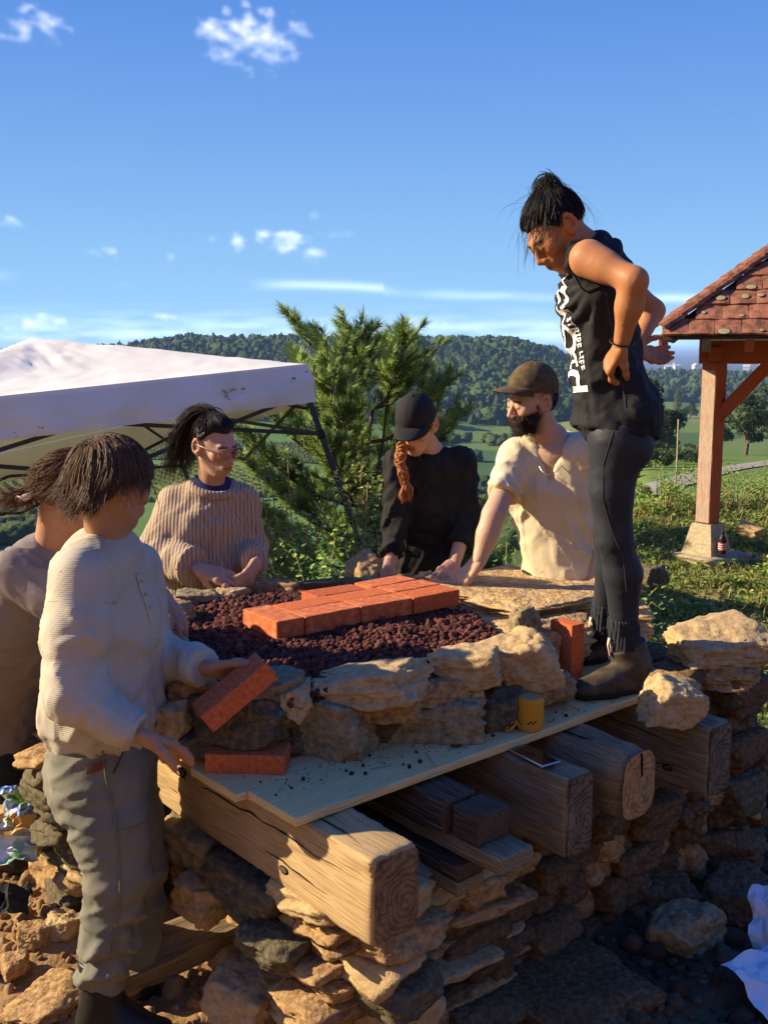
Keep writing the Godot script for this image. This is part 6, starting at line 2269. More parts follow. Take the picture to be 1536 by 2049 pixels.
	for q in 60:
		var path := PackedVector3Array()
		var d := Vector3(r.randf_range(-0.35, 0.35), -1, r.randf_range(-0.3, 0.3)) * r.randf_range(0.04, 0.075)
		var s0 := rv(0.012)
		path.append(tip + s0)
		path.append(tip + s0 * 1.8 + d * 0.5)
		path.append(tip + s0 * 0.8 + d)
		br.col = tone(r, 0.7, 2.0)
		br.tube(path, PackedFloat32Array([0.004, 0.004, 0.0012]), 4, false)
	br.smooth(false)
	part("braid", br.mesh(), M.hair_copper, o)
	var tie := MB.new()
	tie.lathe([Vector2(0.017, -0.006), Vector2(0.020, 0.0), Vector2(0.017, 0.006)], Transform3D(Basis(), tip), 12)
	tie.smooth()
	part("hair_tie", tie.mesh(), M.leather_brown, o)
	var wb := MB.new()
	wb.use_col = true
	for q in 46:
		var d := Vector3(r.randf_range(0.75, 1.0), r.randf_range(-0.5, 0.1), r.randf_range(-0.6, 0.0)).normalized()
		wb.col = tone(r, 0.7, 1.3)
		lock(wb, hd, scalp(d, 0.004), Vector3(0.8, -0.1, -0.7), r.randf_range(0.06, 0.13), Vector3(0.1, -1, -0.4), 0.2, 0.0011, 0.012, r, 7, 0.28)
	wb.smooth(false)
	part("loose_hair", wb.mesh(), M.hair_blond, o)


# hair wound round and round into a loose knot
func twist_knot(b: MB, t: Transform3D, c: Vector3, radius: float, count: int, r: RandomNumberGenerator, bright: float) -> void:
	for q in count:
		b.col = tone(r, 0.6, bright)
		var ax := Vector3(r.randf_range(-1, 1), r.randf_range(-1, 1), r.randf_range(-1, 1)).normalized()
		var u := ax.cross(Vector3(0.2, 0.5, 0.8)).normalized()
		var w := ax.cross(u)
		var path := PackedVector3Array()
		var rad := PackedFloat32Array()
		var rr := radius * r.randf_range(0.45, 1.0)
		var a0 := r.randf_range(0, TAU)
		var loose := r.randf_range(0.0, 0.35) if q % 9 else r.randf_range(0.4, 0.7)
		for s in 10:
			var v := s / 9.0
			var an := a0 + v * r.randf_range(2.2, 2.6)
			path.append(t * (c + (u * cos(an) + w * sin(an)) * rr * (1.0 + loose * v * v) + ax * (0.012 * (v - 0.5))))
			rad.append(0.0019 * (1.0 - 0.6 * v))
		b.tube(path, rad, 4, false, 0.6)


# ---- the man
func person_man() -> void:
	var o := thing("person", "bearded person in cream V-neck shirt and muddy brown cap, reaching across to the bricks", "person")
	var skin := Color(0.52, 0.325, 0.22)
	var neck := Vector3(0.6905, 1.5285, -4.18)
	var hd := head_frame(Vector3(0.5882, 1.7062, -4.12), Vector3(-0.88, -0.20, 0.40), Vector3(-0.08, 1, 0.1))
	var sr := Vector3(0.5469, 1.4814, -4.2)
	var er := Vector3(0.4345, 1.2714, -4)
	var wr := Vector3(0.3732, 1.0964, -3.95)
	var sl := Vector3(0.8223, 1.5076, -4.12)
	var el := Vector3(0.9215, 1.219, -4.2)
	var wl := Vector3(0.8649, 1.0493, -4.12)
	var chest := Vector3(0.7017, 1.3758, -4.2)
	var waist := Vector3(0.7416, 1.0884, -4.22)
	var hem := Vector3(0.7496, 0.9427, -4.22)
	var wide := (sl - sr)
	wide.y = 0
	wide = wide.normalized()
	var pel := waist - UP * 0.18
	var hr := pel - wide * 0.09
	var hl := pel + wide * 0.09
	var fr := Vector3(hr.x, 0.08, hr.z - 0.1)
	var fl := Vector3(hl.x, 0.08, hl.z - 0.1)
	var out := MB.new()
	out.use_col = true
	body_mesh(out, [[neck + UP * 0.03, neck - UP * 0.05, 0.062, 0.075], [neck - UP * 0.05, chest, 0.075, 0.10], [chest, waist, 0.14, 0.13, 0.10, 0.09, wide], [sr, sl, 0.055, 0.055], [sr, er, 0.050, 0.045], [er, er.lerp(wr, 0.45), 0.045, 0.042], [er.lerp(wr, 0.4), wr, 0.042, 0.030], [sl, el, 0.048, 0.043], [el, wl, 0.044, 0.03], [waist, pel, 0.13, 0.13, 0.09, 0.1, wide], [hr, fr, 0.075, 0.045], [hl, fl, 0.075, 0.045]], skin, 0.011)
	head(out, hd, neck, skin, {"brow": Color(0.035, 0.02, 0.013), "beard": 0.9, "wide": 1.06, "lip": Color(0.33, 0.12, 0.09)})
	hand(out, wr, Vector3(0.29, 0.9931, -3.98) - wr, Vector3(0.15, -0.9, -0.5), -1.0, [0.4, 0.30, 0.35, 0.45, 0.6], skin, 1.12, 0.18, 0.6)
	hand(out, wl, Vector3(-0.10, -0.9, 0.45), Vector3(0.4, -0.3, -0.8), 1.0, [0.3, 0.7, 0.8, 0.8, 0.8], skin, 1.1, 0.1, 0.4)
	finish_skin(o, out)
	var f := soft([[chest + UP * 0.12, chest - UP * 0.04, 0.17, 0.192, 0.105, 0.125, wide], [chest - UP * 0.04, waist, 0.192, 0.165, 0.125, 0.118, wide], [waist, hem, 0.165, 0.172, 0.118, 0.125, wide, 2],
		[sr, neck - UP * 0.05, 0.072, 0.062], [sl, neck - UP * 0.05, 0.072, 0.062], [neck - UP * 0.10, neck - UP * 0.035, 0.095, 0.085, 0.085, 0.078, wide, 2],
		[sr, sr.lerp(er, 0.66), 0.077, 0.068, 0.077, 0.072, wide, 2], [sl, sl.lerp(el, 0.6), 0.077, 0.068, 0.077, 0.068, wide, 2],
		[neck + UP * 0.06, neck - UP * 0.05 - wide.cross(UP) * 0.0, 0.078, 0.07, 0.07, 0.06, wide, 0, true]], 0.010, 85.0)
	var fwd := wide.cross(UP).normalized()
	if fwd.z < 0: fwd = -fwd
	# V neck: a wedge cut from the front of the collar
	f.bone(neck + fwd * 0.085 + UP * 0.02, neck + fwd * 0.125 - UP * 0.125, 0.060, 0.008, 200, 0.10, 0.05, wide, 0, true)
	var n := fnl(5.0, 3, 550)
	var tee := garment(o, "shirt", f, M.cloth_ecru, func(p: Vector3, _n: Vector3) -> float: return 0.005 * n.get_noise_3dv(Vector3(p.x * 1.4 + p.y * 0.5, p.y * 0.5, p.z * 1.4)) + 0.009 * (crease(n, Vector3(p.x * 1.0 + p.y * 0.5, p.y * 0.45 - p.x * 0.4, p.z)) - 0.3) + 0.010 * rings(p, sr, er, 3.0, n))
	mat("ecru_seam", lin(0.46, 0.37, 0.23), 0.95)
	stitch(tee, ring_points(sr.lerp(er, 0.60), er - sr, 0.070), 0.0018, M.ecru_seam)
	stitch(tee, ring_points(sr + wide * 0.035, wide + UP * 0.35, 0.085), 0.0016, M.ecru_seam)
	var tee_hem := PackedVector3Array()
	for q in 41: tee_hem.append(hem + UP * 0.022 + wide * cos(TAU * q / 40) * 0.172 + wide.cross(UP).normalized() * sin(TAU * q / 40) * 0.125)
	stitch(tee, tee_hem, 0.0018, M.ecru_seam)
	var t := soft([[waist - UP * 0.06, pel, 0.155, 0.165, 0.115, 0.125, wide, 1], [hr, fr + UP * 0.06, 0.10, 0.085], [hl, fl + UP * 0.06, 0.10, 0.085]], 0.014, 80.0)
	garment(o, "trousers", t, M.cloth_dark)
	for p in [fr, fl]: garment(o, "shoe", soft([[p - UP * 0.02, p + fwd * 0.17 - UP * 0.02, 0.05, 0.045]], 0.012, 100.0), M.leather_dark)
	cap(o, hd, M.cap_mud, "cap", -0.16, 0.022)
	# thin cord necklace
	var nk := MB.new()
	var np := PackedVector3Array()
	var nr := PackedFloat32Array()
	for q in 31:
		var a := -0.4 + (PI + 0.8) * q / 30.0
		var s := sin(a)
		np.append(neck + wide * cos(a) * 0.072 + fwd * (0.055 + 0.062 * maxf(0.0, s)) * s - UP * (0.02 + 0.085 * pow(maxf(0.0, s), 2.0)) + fwd * 0.012)
		nr.append(0.0016)
	nk.tube(np, nr, 4, false)
	nk.smooth()
	part("necklace", nk.mesh(), M.silver, o)
	var r := RandomNumberGenerator.new()
	r.seed = 655
	var hb := MB.new()
	hb.use_col = true
	var made := 0
	while made < 1500:       # beard, jaw to chin
		var d := Vector3(r.randf_range(-1, 1), r.randf_range(-1, 0.05), r.randf_range(-0.15, 1))
		var p := Vector3(d.x * 0.062, -0.03 + d.y * 0.075, 0.03 + d.z * 0.065)
		var jaw := (p - Vector3(0, -0.035, 0.022)) / Vector3(0.062, 0.082, 0.072)
		if jaw.length() < 0.5: continue
		p = Vector3(0, -0.035, 0.022) + jaw.normalized() * Vector3(0.061, 0.080, 0.070)
		if p.y > -0.022 - 0.35 * maxf(0.0, 0.05 - absf(p.x)) and p.z > 0.045: continue
		if p.y > 0.0 or p.z < -0.012 + r.randf_range(-0.012, 0.02): continue
		if absf(p.x) < 0.02 and p.y > -0.073 and p.y < -0.052 and p.z > 0.06: continue
		made += 1
		hb.col = tone(r, 0.6, 2.4)
		lock(hb, hd, p, jaw.normalized() + Vector3(0, -0.6, 0.2), r.randf_range(0.018, 0.036), Vector3(0, -1, 0), 0.35, 0.0012, -0.05, r, 4, 0.3)
	for s in [-1.0, 1.0]:
		for q in 40:
			hb.col = tone(r, 0.6, 2.0)
			lock(hb, hd, Vector3(s * r.randf_range(0.001, 0.022), -0.046 - r.randf() * 0.004, 0.098), Vector3(s * 0.7, -0.6, 0.25), 0.022, Vector3(s * 0.3, -1, -0.2), 0.2, 0.0018, -0.05, r, 4, 0.3)
	for q in 170:           # sideburns
		var sd := 1.0 if q % 2 else -1.0
		hb.col = tone(r, 0.6, 2.0)
		lock(hb, hd, Vector3(sd * (0.064 + 0.006 * r.randf()), r.randf_range(-0.05, 0.025), r.randf_range(-0.004, 0.018)), Vector3(sd * 0.3, -1, 0.3), 0.018, Vector3(0, -1, 0), 0.3, 0.0012, -0.05, r, 4, 0.3)
	for q in 260:           # short hair below the cap
		var d := Vector3(r.randf_range(-1, 1), r.randf_range(-0.5, 0.1), r.randf_range(-1, 0.0)).normalized()
		if absf(d.x) > 0.75 and d.y < -0.18 and d.z > -0.3: continue
		hb.col = tone(r, 0.6, 1.8)
		lock(hb, hd, scalp(d, 0.0), d + Vector3(0, -0.9, -0.2), 0.03, Vector3(0, -1, 0), 0.2, 0.0024, 0.002, r, 4, 0.3)
	hb.smooth(false)
	part("beard_and_hair", hb.mesh(), M.hair_beard, o)


# ---- the woman standing on the planks
func person_standing() -> void:
	var o := thing("person", "person in black sleeveless printed top and leggings standing on the planks, hands on hips", "person")
	var skin := Color(0.41, 0.180, 0.082)
	var neck := Vector3(0.6438, 2.2291, -3.34)
	var hd := head_frame(Vector3(0.5376, 2.2769, -3.3), Vector3(-0.66, -0.72, 0.20), Vector3(-0.66, 0.74, 0.1))
	var sl := Vector3(0.6169, 2.1839, -3.18)
	var el := Vector3(0.7298, 2.1106, -3.06)
	var wl := Vector3(0.7167, 1.9239, -3.14)
	var sr := Vector3(0.719, 2.2092, -3.5)
	var er := Vector3(0.933, 2.0474, -3.62)
	var wr := Vector3(0.8465, 1.9133, -3.5)
	var chest := Vector3(0.6673, 2.0862, -3.34)
	var waist := Vector3(0.7169, 1.841, -3.34)
	var pel := Vector3(0.758, 1.6798, -3.34)
	var hl := Vector3(0.7386, 1.6294, -3.26)
	var kl := Vector3(0.7494, 1.3056, -3.28)
	var al := Vector3(0.814, 0.9061, -3.335)
	var hr := Vector3(0.7782, 1.6161, -3.42)
	var kr := Vector3(0.7856, 1.271, -3.5)
	var ar := Vector3(0.8007, 0.8964, -3.62)
	var wide := Vector3(0.06, 0, 1).normalized()
	var fw := Vector3(-1, 0, 0.06).normalized()
	var out := MB.new()
	out.use_col = true
	body_mesh(out, [[neck, chest, 0.05, 0.09], [chest, waist, 0.10, 0.095, 0.08, 0.08, wide], [sl, sr, 0.05, 0.05], [sl, sl.lerp(el, 0.35), 0.054, 0.046], [sl.lerp(el, 0.3), el, 0.046, 0.037], [el, el.lerp(wl, 0.4), 0.038, 0.038], [el.lerp(wl, 0.35), wl, 0.038, 0.024], [sr, er, 0.046, 0.036], [er, wr, 0.037, 0.024], [waist, pel, 0.1, 0.12, 0.08, 0.09, wide], [hl, kl, 0.07, 0.045], [kl, al, 0.045, 0.03], [hr, kr, 0.07, 0.045], [kr, ar, 0.045, 0.03]], skin, 0.010)
	head(out, hd, neck, skin, {"brow": Color(0.015, 0.01, 0.009), "lip": Color(0.34, 0.10, 0.07)})
	hand(out, wl, Vector3(-0.25, -0.62, -0.62), Vector3(0.92, -0.25, -0.25), 1.0, [0.4, 1.7, 1.75, 1.8, 1.8], skin, 0.94, 0.08, 0.35)
	hand(out, wr, Vector3(0.9418, 1.8865, -3.55) - wr, Vector3(-0.3, 0.4, 0.6), -1.0, [0.5, 0.7, 0.75, 0.8, 0.9], skin, 0.86, 0.12, 0.5)
	finish_skin(o, out)
	# sleeveless top
	var hem := Vector3(0.7492, 1.6521, -3.34)
	var f := soft([[chest + UP * 0.07, chest - UP * 0.02, 0.122, 0.142, 0.094, 0.108, wide], [chest - UP * 0.02, waist, 0.142, 0.138, 0.106, 0.108, wide], [waist, pel + UP * 0.03, 0.138, 0.158, 0.110, 0.132, wide], [pel + UP * 0.03, hem, 0.158, 0.166, 0.132, 0.138, wide, 2],
		[sl + Vector3(-0.012, 0.005, -0.05), neck - UP * 0.03, 0.055, 0.05], [sr + Vector3(0, 0, 0.05), neck - UP * 0.03, 0.055, 0.05], [neck - UP * 0.05, neck - UP * 0.004, 0.07, 0.058, 0.066, 0.056, wide, 2], [neck + Vector3(0.03, -0.03, 0), chest + Vector3(0.05, 0.02, 0), 0.085, 0.09], [chest + Vector3(0.05, 0.0, 0), waist + Vector3(0.02, 0.04, 0), 0.09, 0.085]], 0.0095, 90.0)
	f.bone(sl + Vector3(0.0, -0.02, 0.07), sl.lerp(el, 0.5) + Vector3(0, -0.01, 0.04), 0.070, 0.055, 150, -1.0, -1.0, Vector3.ZERO, 0, true)
	var n := fnl(5.0, 3, 560)
	var pit := sl + Vector3(0.03, -0.07, 0.02)
	var fold := func(p: Vector3, _n: Vector3) -> float:
		var d := 0.006 * n.get_noise_3dv(p * 1.5)
		# folds that fan out from the armpit towards the front hem, and long vertical ones below
		var v := p - pit
		var an := atan2(v.y, -v.x)
		d += 0.014 * sin(an * 15.0 + n.get_noise_3dv(p * 2.0) * 2.5) * smoothstep(0.05, 0.15, v.length()) * smoothstep(0.62, 0.30, v.length()) * (0.5 + 0.5 * n.get_noise_3dv(p * 2.0 + Vector3(7, 0, 0)))
		d += 0.010 * (crease(n, Vector3(p.x * 1.5 + p.y * 0.6, p.y * 0.3, p.z * 1.5)) - 0.3) * smoothstep(chest.y, waist.y - 0.05, p.y)
		return d
	var top := garment(o, "sleeveless_top", f, M.jersey_black, fold)
	var th := PackedVector3Array()
	for q in 41: th.append(hem + UP * 0.022 + wide * cos(TAU * q / 40) * 0.15 + fw * sin(TAU * q / 40) * 0.12)
	stitch(top, th, 0.0016, M.legging_seam)
	var side := PackedVector3Array()
	for q in 16: side.append((chest + wide * 0.15 + UP * 0.0).lerp(hem + wide * 0.16 + UP * 0.02, q / 15.0))
	stitch(top, side, 0.0014, M.legging_seam)
	stitch(top, ring_points(sl + Vector3(0.0, -0.01, 0.0), Vector3(0.25, -0.1, 1.0), 0.085), 0.003, M.jersey_black, "armhole_binding")
	# the white print down the front of the top, following its surface
	var rows := [["I", Vector3(0.5698, 2.1271, -3.3), 0.050, -8.0], ["D", Vector3(0.5731, 2.0623, -3.3), 0.090, -8.0], ["I", Vector3(0.5683, 2.0048, -3.3), 0.050, -14.0], ["D", Vector3(0.5795, 1.9439, -3.3), 0.090, -10.0], ["A", Vector3(0.597, 1.8843, -3.3), 0.060, 12.0], ["C", Vector3(0.6021, 1.8179, -3.3), 0.090, -90.0]]
	for q in rows: print_on(top, f, q[0], q[1], q[2], q[3], Vector3(-0.90, 0.0, 0.42), "letter", 120)
	print_on(top, f, "THE STRIPE LIFE", Vector3(0.5679, 1.9627, -3.3) + Vector3(0.012, 0, 0.05), 0.022, -76.0, Vector3(-0.90, 0.0, 0.42), "small_lettering", 60)
	print_on(top, f, "コンパイルザピンド", Vector3(0.6142, 1.7846, -3.3), 0.015, 4.0, Vector3(-0.82, 0.0, 0.55), "small_lettering", 60)
	# leggings
	var t := soft([[waist - UP * 0.08, pel, 0.115, 0.142, 0.088, 0.104, wide, 1], [pel - fw * 0.025 - UP * 0.01, hl - fw * 0.035 - UP * 0.02, 0.100, 0.086], [pel - fw * 0.025 - UP * 0.01, hr - fw * 0.035 - UP * 0.02, 0.100, 0.086],
		[hl, hl.lerp(kl, 0.5) + fw * 0.012, 0.090, 0.067], [hl.lerp(kl, 0.5) + fw * 0.012, kl, 0.067, 0.055], [kl, kl.lerp(al, 0.3) - fw * 0.016, 0.055, 0.058], [kl.lerp(al, 0.3) - fw * 0.016, al.lerp(kl, 0.22), 0.060, 0.045],
		[hr, hr.lerp(kr, 0.5) + fw * 0.012, 0.090, 0.067], [hr.lerp(kr, 0.5) + fw * 0.012, kr, 0.067, 0.055], [kr, kr.lerp(ar, 0.3) - fw * 0.014, 0.055, 0.058], [kr.lerp(ar, 0.3) - fw * 0.014, ar.lerp(kr, 0.2), 0.060, 0.045]], 0.0095, 95.0)
	var lg := garment(o, "leggings", t, M.legging, func(p: Vector3, _n: Vector3) -> float: return 0.0022 * n.get_noise_3dv(p * Vector3(2, 4, 2)) + 0.004 * rings(p, kl + UP * 0.05, kl - UP * 0.10, 3.0, n))
	for seam in [[[Vector3(0.7147, 1.6625, -3.2), Vector3(0.6869, 1.5559, -3.2), Vector3(0.689, 1.445, -3.2), Vector3(0.719, 1.3491, -3.2), Vector3(0.7605, 1.2522, -3.2), Vector3(0.7779, 1.1217, -3.2)], 0.0012]]:
		var sp := PackedVector3Array()
		var sq := PackedFloat32Array()
		var line: Array = seam[0]
		for q in line.size() - 1:
			for e in 6:
				var p: Vector3 = (line[q] as Vector3).lerp(line[q + 1], e / 6.0)
				var dv := (p - Vector3(0, 1.9, 0)).normalized()
				sp.append(t.hit(p - dv * 0.15, dv, 0.5))
				sq.append(seam[1])
		var sm := MB.new()
		sm.tube(sp, sq, 4)
		sm.smooth()
		part("seam", sm.mesh(), M.legging_seam, lg)
	# ribbed socks over the leggings
	for s in [[al, kl], [ar, kr]]:
		var a: Vector3 = s[0]
		var u: Vector3 = s[1] - a
		var hi := a + u.normalized() * 0.135
		garment(o, "sock", soft([[a - UP * 0.022, hi, 0.054, 0.053, 0.054, 0.051, wide, 3]], 0.008, 120.0), M.sock_rib, func(p: Vector3, nn: Vector3) -> float: return (0.0018 * sin(atan2(p.z - a.z, p.x - a.x) * 24.0) + 0.005 * n.get_noise_3dv(p * Vector3(1, 4, 1))) * (1.0 if absf(nn.y) < 0.6 else 0.0))
	# ankle boots
	var floor_y := 0.7705
	for s in [[Vector3(0.8626, 0.77, -3.334), Vector3(0.6197, 0.77, -3.2628), al], [Vector3(0.8566, 0.77, -3.7136), Vector3(0.686, 0.77, -3.6509), ar]]:
		var heel: Vector3 = s[0] + Vector3(-0.035, 0.036, 0)
		var toe: Vector3 = s[1] + Vector3(0.04, 0.034, 0)
		var a: Vector3 = s[2]
		var sd := (toe - heel).cross(UP).normalized()
		var ankle := Vector3(heel.x + 0.012, floor_y + 0.095, heel.z)
		var opening := Vector3(a.x + 0.0, floor_y + 0.165, a.z)
		var bf := soft([[opening, ankle, 0.068, 0.062, 0.058, 0.050, toe - heel, 1], [ankle, heel + UP * 0.015, 0.058, 0.046], [heel, heel.lerp(toe, 0.5) + UP * 0.006, 0.044, 0.046, 0.040, 0.044, UP], [heel.lerp(toe, 0.45) + UP * 0.010, toe, 0.047, 0.033, 0.052, 0.046, UP], [ankle - UP * 0.005, heel.lerp(toe, 0.5) + UP * 0.012, 0.048, 0.040]], 0.0075, 150.0)
		bf.clip(Vector3(0, floor_y + 0.010, 0), Vector3.DOWN)
		var boot := garment(o, "boot", bf, M.leather_dark)
		var sf := soft([[heel, heel.lerp(toe, 0.5), 0.050, 0.050, 0.048, 0.050, UP], [heel.lerp(toe, 0.5), toe, 0.050, 0.040, 0.058, 0.053, UP]], 0.0075, 120.0)
		sf.clip(Vector3(0, floor_y + 0.020, 0), Vector3.UP)
		sf.clip(Vector3(0, floor_y + 0.001, 0), Vector3.DOWN)
		garment(boot, "sole", sf, M.sole)
		# elastic side panel and pull tabs
		var ep := MB.new()
		for row in 7:
			for c in 5:
				var v := row / 6.0
				var hw := 0.026 * (1.0 if v < 0.5 else sqrt(maxf(0.02, 1.0 - pow((v - 0.5) * 2.0, 2.0))))
				var base := opening.lerp(ankle - UP * 0.045, v) + (toe - heel).normalized() * (hw * (c / 2.0 - 1.0) + 0.004)
				ep.add(bf.hit(base + sd * 0.15, -sd, 0.3) + sd * 0.002)
		for row in 6:
			for c in 4:
				ep.quad(row * 5 + c, row * 5 + c + 1, row * 5 + c + 6, row * 5 + c + 5)
		ep.smooth(false)
		part("elastic_panel", ep.mesh(), M.leather_brown, boot)
		var fd := (toe - heel).normalized()
		for e in [1.0, -1.0]:
			var tb := MB.new()
			tb.tube(PackedVector3Array([opening + fd * e * 0.066 - UP * 0.03, opening + fd * e * 0.076 + UP * 0.006, opening + fd * e * 0.073 + UP * 0.030, opening + fd * e * 0.062 + UP * 0.008, opening + fd * e * 0.058 - UP * 0.02]), PackedFloat32Array([0.008, 0.008, 0.008, 0.008, 0.008]), 6, true, 0.3)
			tb.smooth()
			part("pull_tab", tb.mesh(), M.scrunchie, boot)
	# wrist band
	var wb := MB.new()
	var wd := (wl - el).normalized()
	var wu := wd.cross(UP).normalized()
	var ww := wu.cross(wd)
	var wp := PackedVector3Array()
	var wq := PackedFloat32Array()
	for q in 17:
		var a := TAU * q / 16
		wp.append(wl - wd * 0.012 + wu * cos(a) * 0.037 + ww * sin(a) * 0.035)
		wq.append(0.0028)
	wb.tube(wp, wq, 5, false)
	wb.smooth()
	part("wrist_band", wb.mesh(), M.plastic_black, o)
	# black hair twisted up, wind-blown
	var r := RandomNumberGenerator.new()
	r.seed = 666
	var keep := func(d: Vector3) -> float: return d.y - (0.40 - 0.80 * smoothstep(0.80, 0.05, d.z) - 0.35 * smoothstep(0.0, -0.7, d.z))
	hair_base(o, "hair_base", hd, M.hair_black, 0.001, keep)
	var hb := MB.new()
	hb.use_col = true
	var inv := hd.basis.inverse()
	var knot: Vector3 = hd.affine_inverse() * Vector3(0.5063, 2.4066, -3.3)
	var made := 0
	while made < 1300:
		var d := Vector3(r.randf_range(-1, 1), r.randf_range(-0.6, 1), r.randf_range(-1, 1)).normalized()
		if float(keep.call(d)) < 0.0: continue
		made += 1
		hb.col = tone(r, 0.6, 3.2)
		var root := scalp(d, 0.003)
		lock(hb, hd, root, (knot - root) + d * 0.01, (knot - root).length() * r.randf_range(0.85, 1.1), (knot - root).normalized(), 0.16, r.randf_range(0.0008, 0.0020), r.randf_range(0.003, 0.012), r, 8, 0.5, 0.7)
	twist_knot(hb, hd, knot, 0.046, 260, r, 4.0)
	for q in 48:     # locks that have slipped out and hang beside the face
		hb.col = tone(r, 0.6, 2.6)
		var sd := 1.0 if q % 3 else -1.0
		var d := Vector3(sd * r.randf_range(0.35, 1.0), r.randf_range(0.0, 0.7), r.randf_range(-0.1, 0.75)).normalized()
		lock(hb, hd, scalp(d, 0.006), d * 0.6 + inv * Vector3(-0.2, -0.6, 0.1), r.randf_range(0.05, 0.12), inv * Vector3(-0.1, -1, 0.05), 0.11, r.randf_range(0.0009, 0.002), 0.010, r, 9, 0.35, 0.5)
	for q in range(30, 90):      # strays: over the face, at the nape, off the knot
		hb.col = tone(r, 0.6, 1.8)
		var d: Vector3
		var dirv: Vector3
		if q < 45:
			d = Vector3(r.randf_range(-1, 1), r.randf_range(0.0, 0.6), r.randf_range(0.3, 0.8)).normalized()
			dirv = d + inv * Vector3(-0.5, -0.5, 0.2)
		elif q < 70:
			d = Vector3(r.randf_range(-0.8, 0.8), r.randf_range(-0.3, 0.2), -0.8).normalized()
			dirv = d + inv * Vector3(0.7, 0.1, 0)
		else:
			d = Vector3(r.randf_range(-0.6, 0.6), 0.9, r.randf_range(-0.4, 0.4)).normalized()
			dirv = d + inv * Vector3(r.randf_range(-0.8, 0.6), 0.7, 0)
		lock(hb, hd, scalp(d, 0.004), dirv, r.randf_range(0.05, 0.15), inv * Vector3(0.05, -1, 0), 0.12, 0.0006, 0.008, r, 9, 0.2)
	hb.smooth(false)
	part("hair", hb.mesh(), M.hair_black, o)


# flat lettering laid on a soft surface: the letters' triangles are divided and each corner set down on the cloth
func print_on(parent: Node, f: Field, text: String, at: Vector3, size: float, turn: float, facing: Vector3, called: String, weight: int) -> void:
	var font := SystemFont.new()
	font.font_names = PackedStringArray(["Droid Sans"])
	font.font_weight = 700
	var tm := TextMesh.new()
	tm.font = font
	tm.text = text
	tm.font_size = 64
	tm.pixel_size = size / 46.0
	tm.depth = 0.0
	tm.curve_step = 4.0
	if tm.get_surface_count() == 0: return
	var arr := tm.surface_get_arrays(0)
	var vs: PackedVector3Array = arr[Mesh.ARRAY_VERTEX]
	var ix = arr[Mesh.ARRAY_INDEX]
	var tris := []
	var count: int = ix.size() if ix != null else vs.size()
	for q in range(0, count, 3):
		var a: int = ix[q] if ix != null else q
		var b: int = ix[q + 1] if ix != null else q + 1
		var c: int = ix[q + 2] if ix != null else q + 2
		tris.append([vs[a], vs[b], vs[c]])
	var z := facing.normalized()
	var x := UP.cross(z).normalized()
	var bs := Basis(x, z.cross(x), z) * Basis(Vector3.BACK, deg_to_rad(turn))
	var out := MB.new()
	var guard := 0
	while tris.size() and guard < 6000:
		guard += 1
		var t: Array = tris.pop_back()
		var l0: float = (t[0] - t[1]).length()
		var l1: float = (t[1] - t[2]).length()
		var l2: float = (t[2] - t[0]).length()
		var most := maxf(l0, maxf(l1, l2))
		if most > 0.014:
			if most == l0:
				var m: Vector3 = (t[0] + t[1]) * 0.5
				tris.append([t[0], m, t[2]])
				tris.append([m, t[1], t[2]])
			elif most == l1:
				var m: Vector3 = (t[1] + t[2]) * 0.5
				tris.append([t[0], t[1], m])
				tris.append([t[0], m, t[2]])
			else:
				var m: Vector3 = (t[2] + t[0]) * 0.5
				tris.append([t[0], t[1], m])
				tris.append([m, t[1], t[2]])
			continue
		var b0 := out.v.size()
		for p in t: out.add(at + bs * Vector3(p.x, p.y, 0))
		out.tri(b0, b0 + 1, b0 + 2)
	var cl: MeshInstance3D = parent
	var sv: PackedVector3Array = cl.mesh.surface_get_arrays(0)[Mesh.ARRAY_VERTEX]
	var sn: PackedVector3Array = cl.mesh.surface_get_arrays(0)[Mesh.ARRAY_NORMAL]
	# the folded surface nearest along the facing direction: use the cloth's own corners
	var near := PackedInt32Array()
	for q in sv.size():
		var d := sv[q] - at
		if (d - z * d.dot(z)).length() < size * maxf(1.0, text.length() * 0.6) and d.dot(z) > -0.25 and sn[q].dot(z) > 0.0: near.append(q)
	for q in out.v.size():
		var p := out.v[q]
		var sum := 0.0
		var off := 0.0
		var front := -1e9
		for e in near: # the foremost layer of cloth under this corner
			var d := sv[e] - p
			if (d - z * d.dot(z)).length_squared() < 0.0004: front = maxf(front, d.dot(z))
		for e in near:
			var d := sv[e] - p
			var l2 := (d - z * d.dot(z)).length_squared()
			if l2 > 0.0006 or d.dot(z) < front - 0.03: continue
			var wgt := exp(-l2 / 0.00008)
			sum += wgt
			off += wgt * (d.dot(z) + (d - z * d.dot(z)).dot(sn[e]) / maxf(sn[e].dot(z), 0.35))
		out.v[q] = p + z * ((off / sum if sum > 0.0 else 0.0) + 0.003)
	out.smooth(false)
	part(called, out.mesh(), M.print_white, parent)


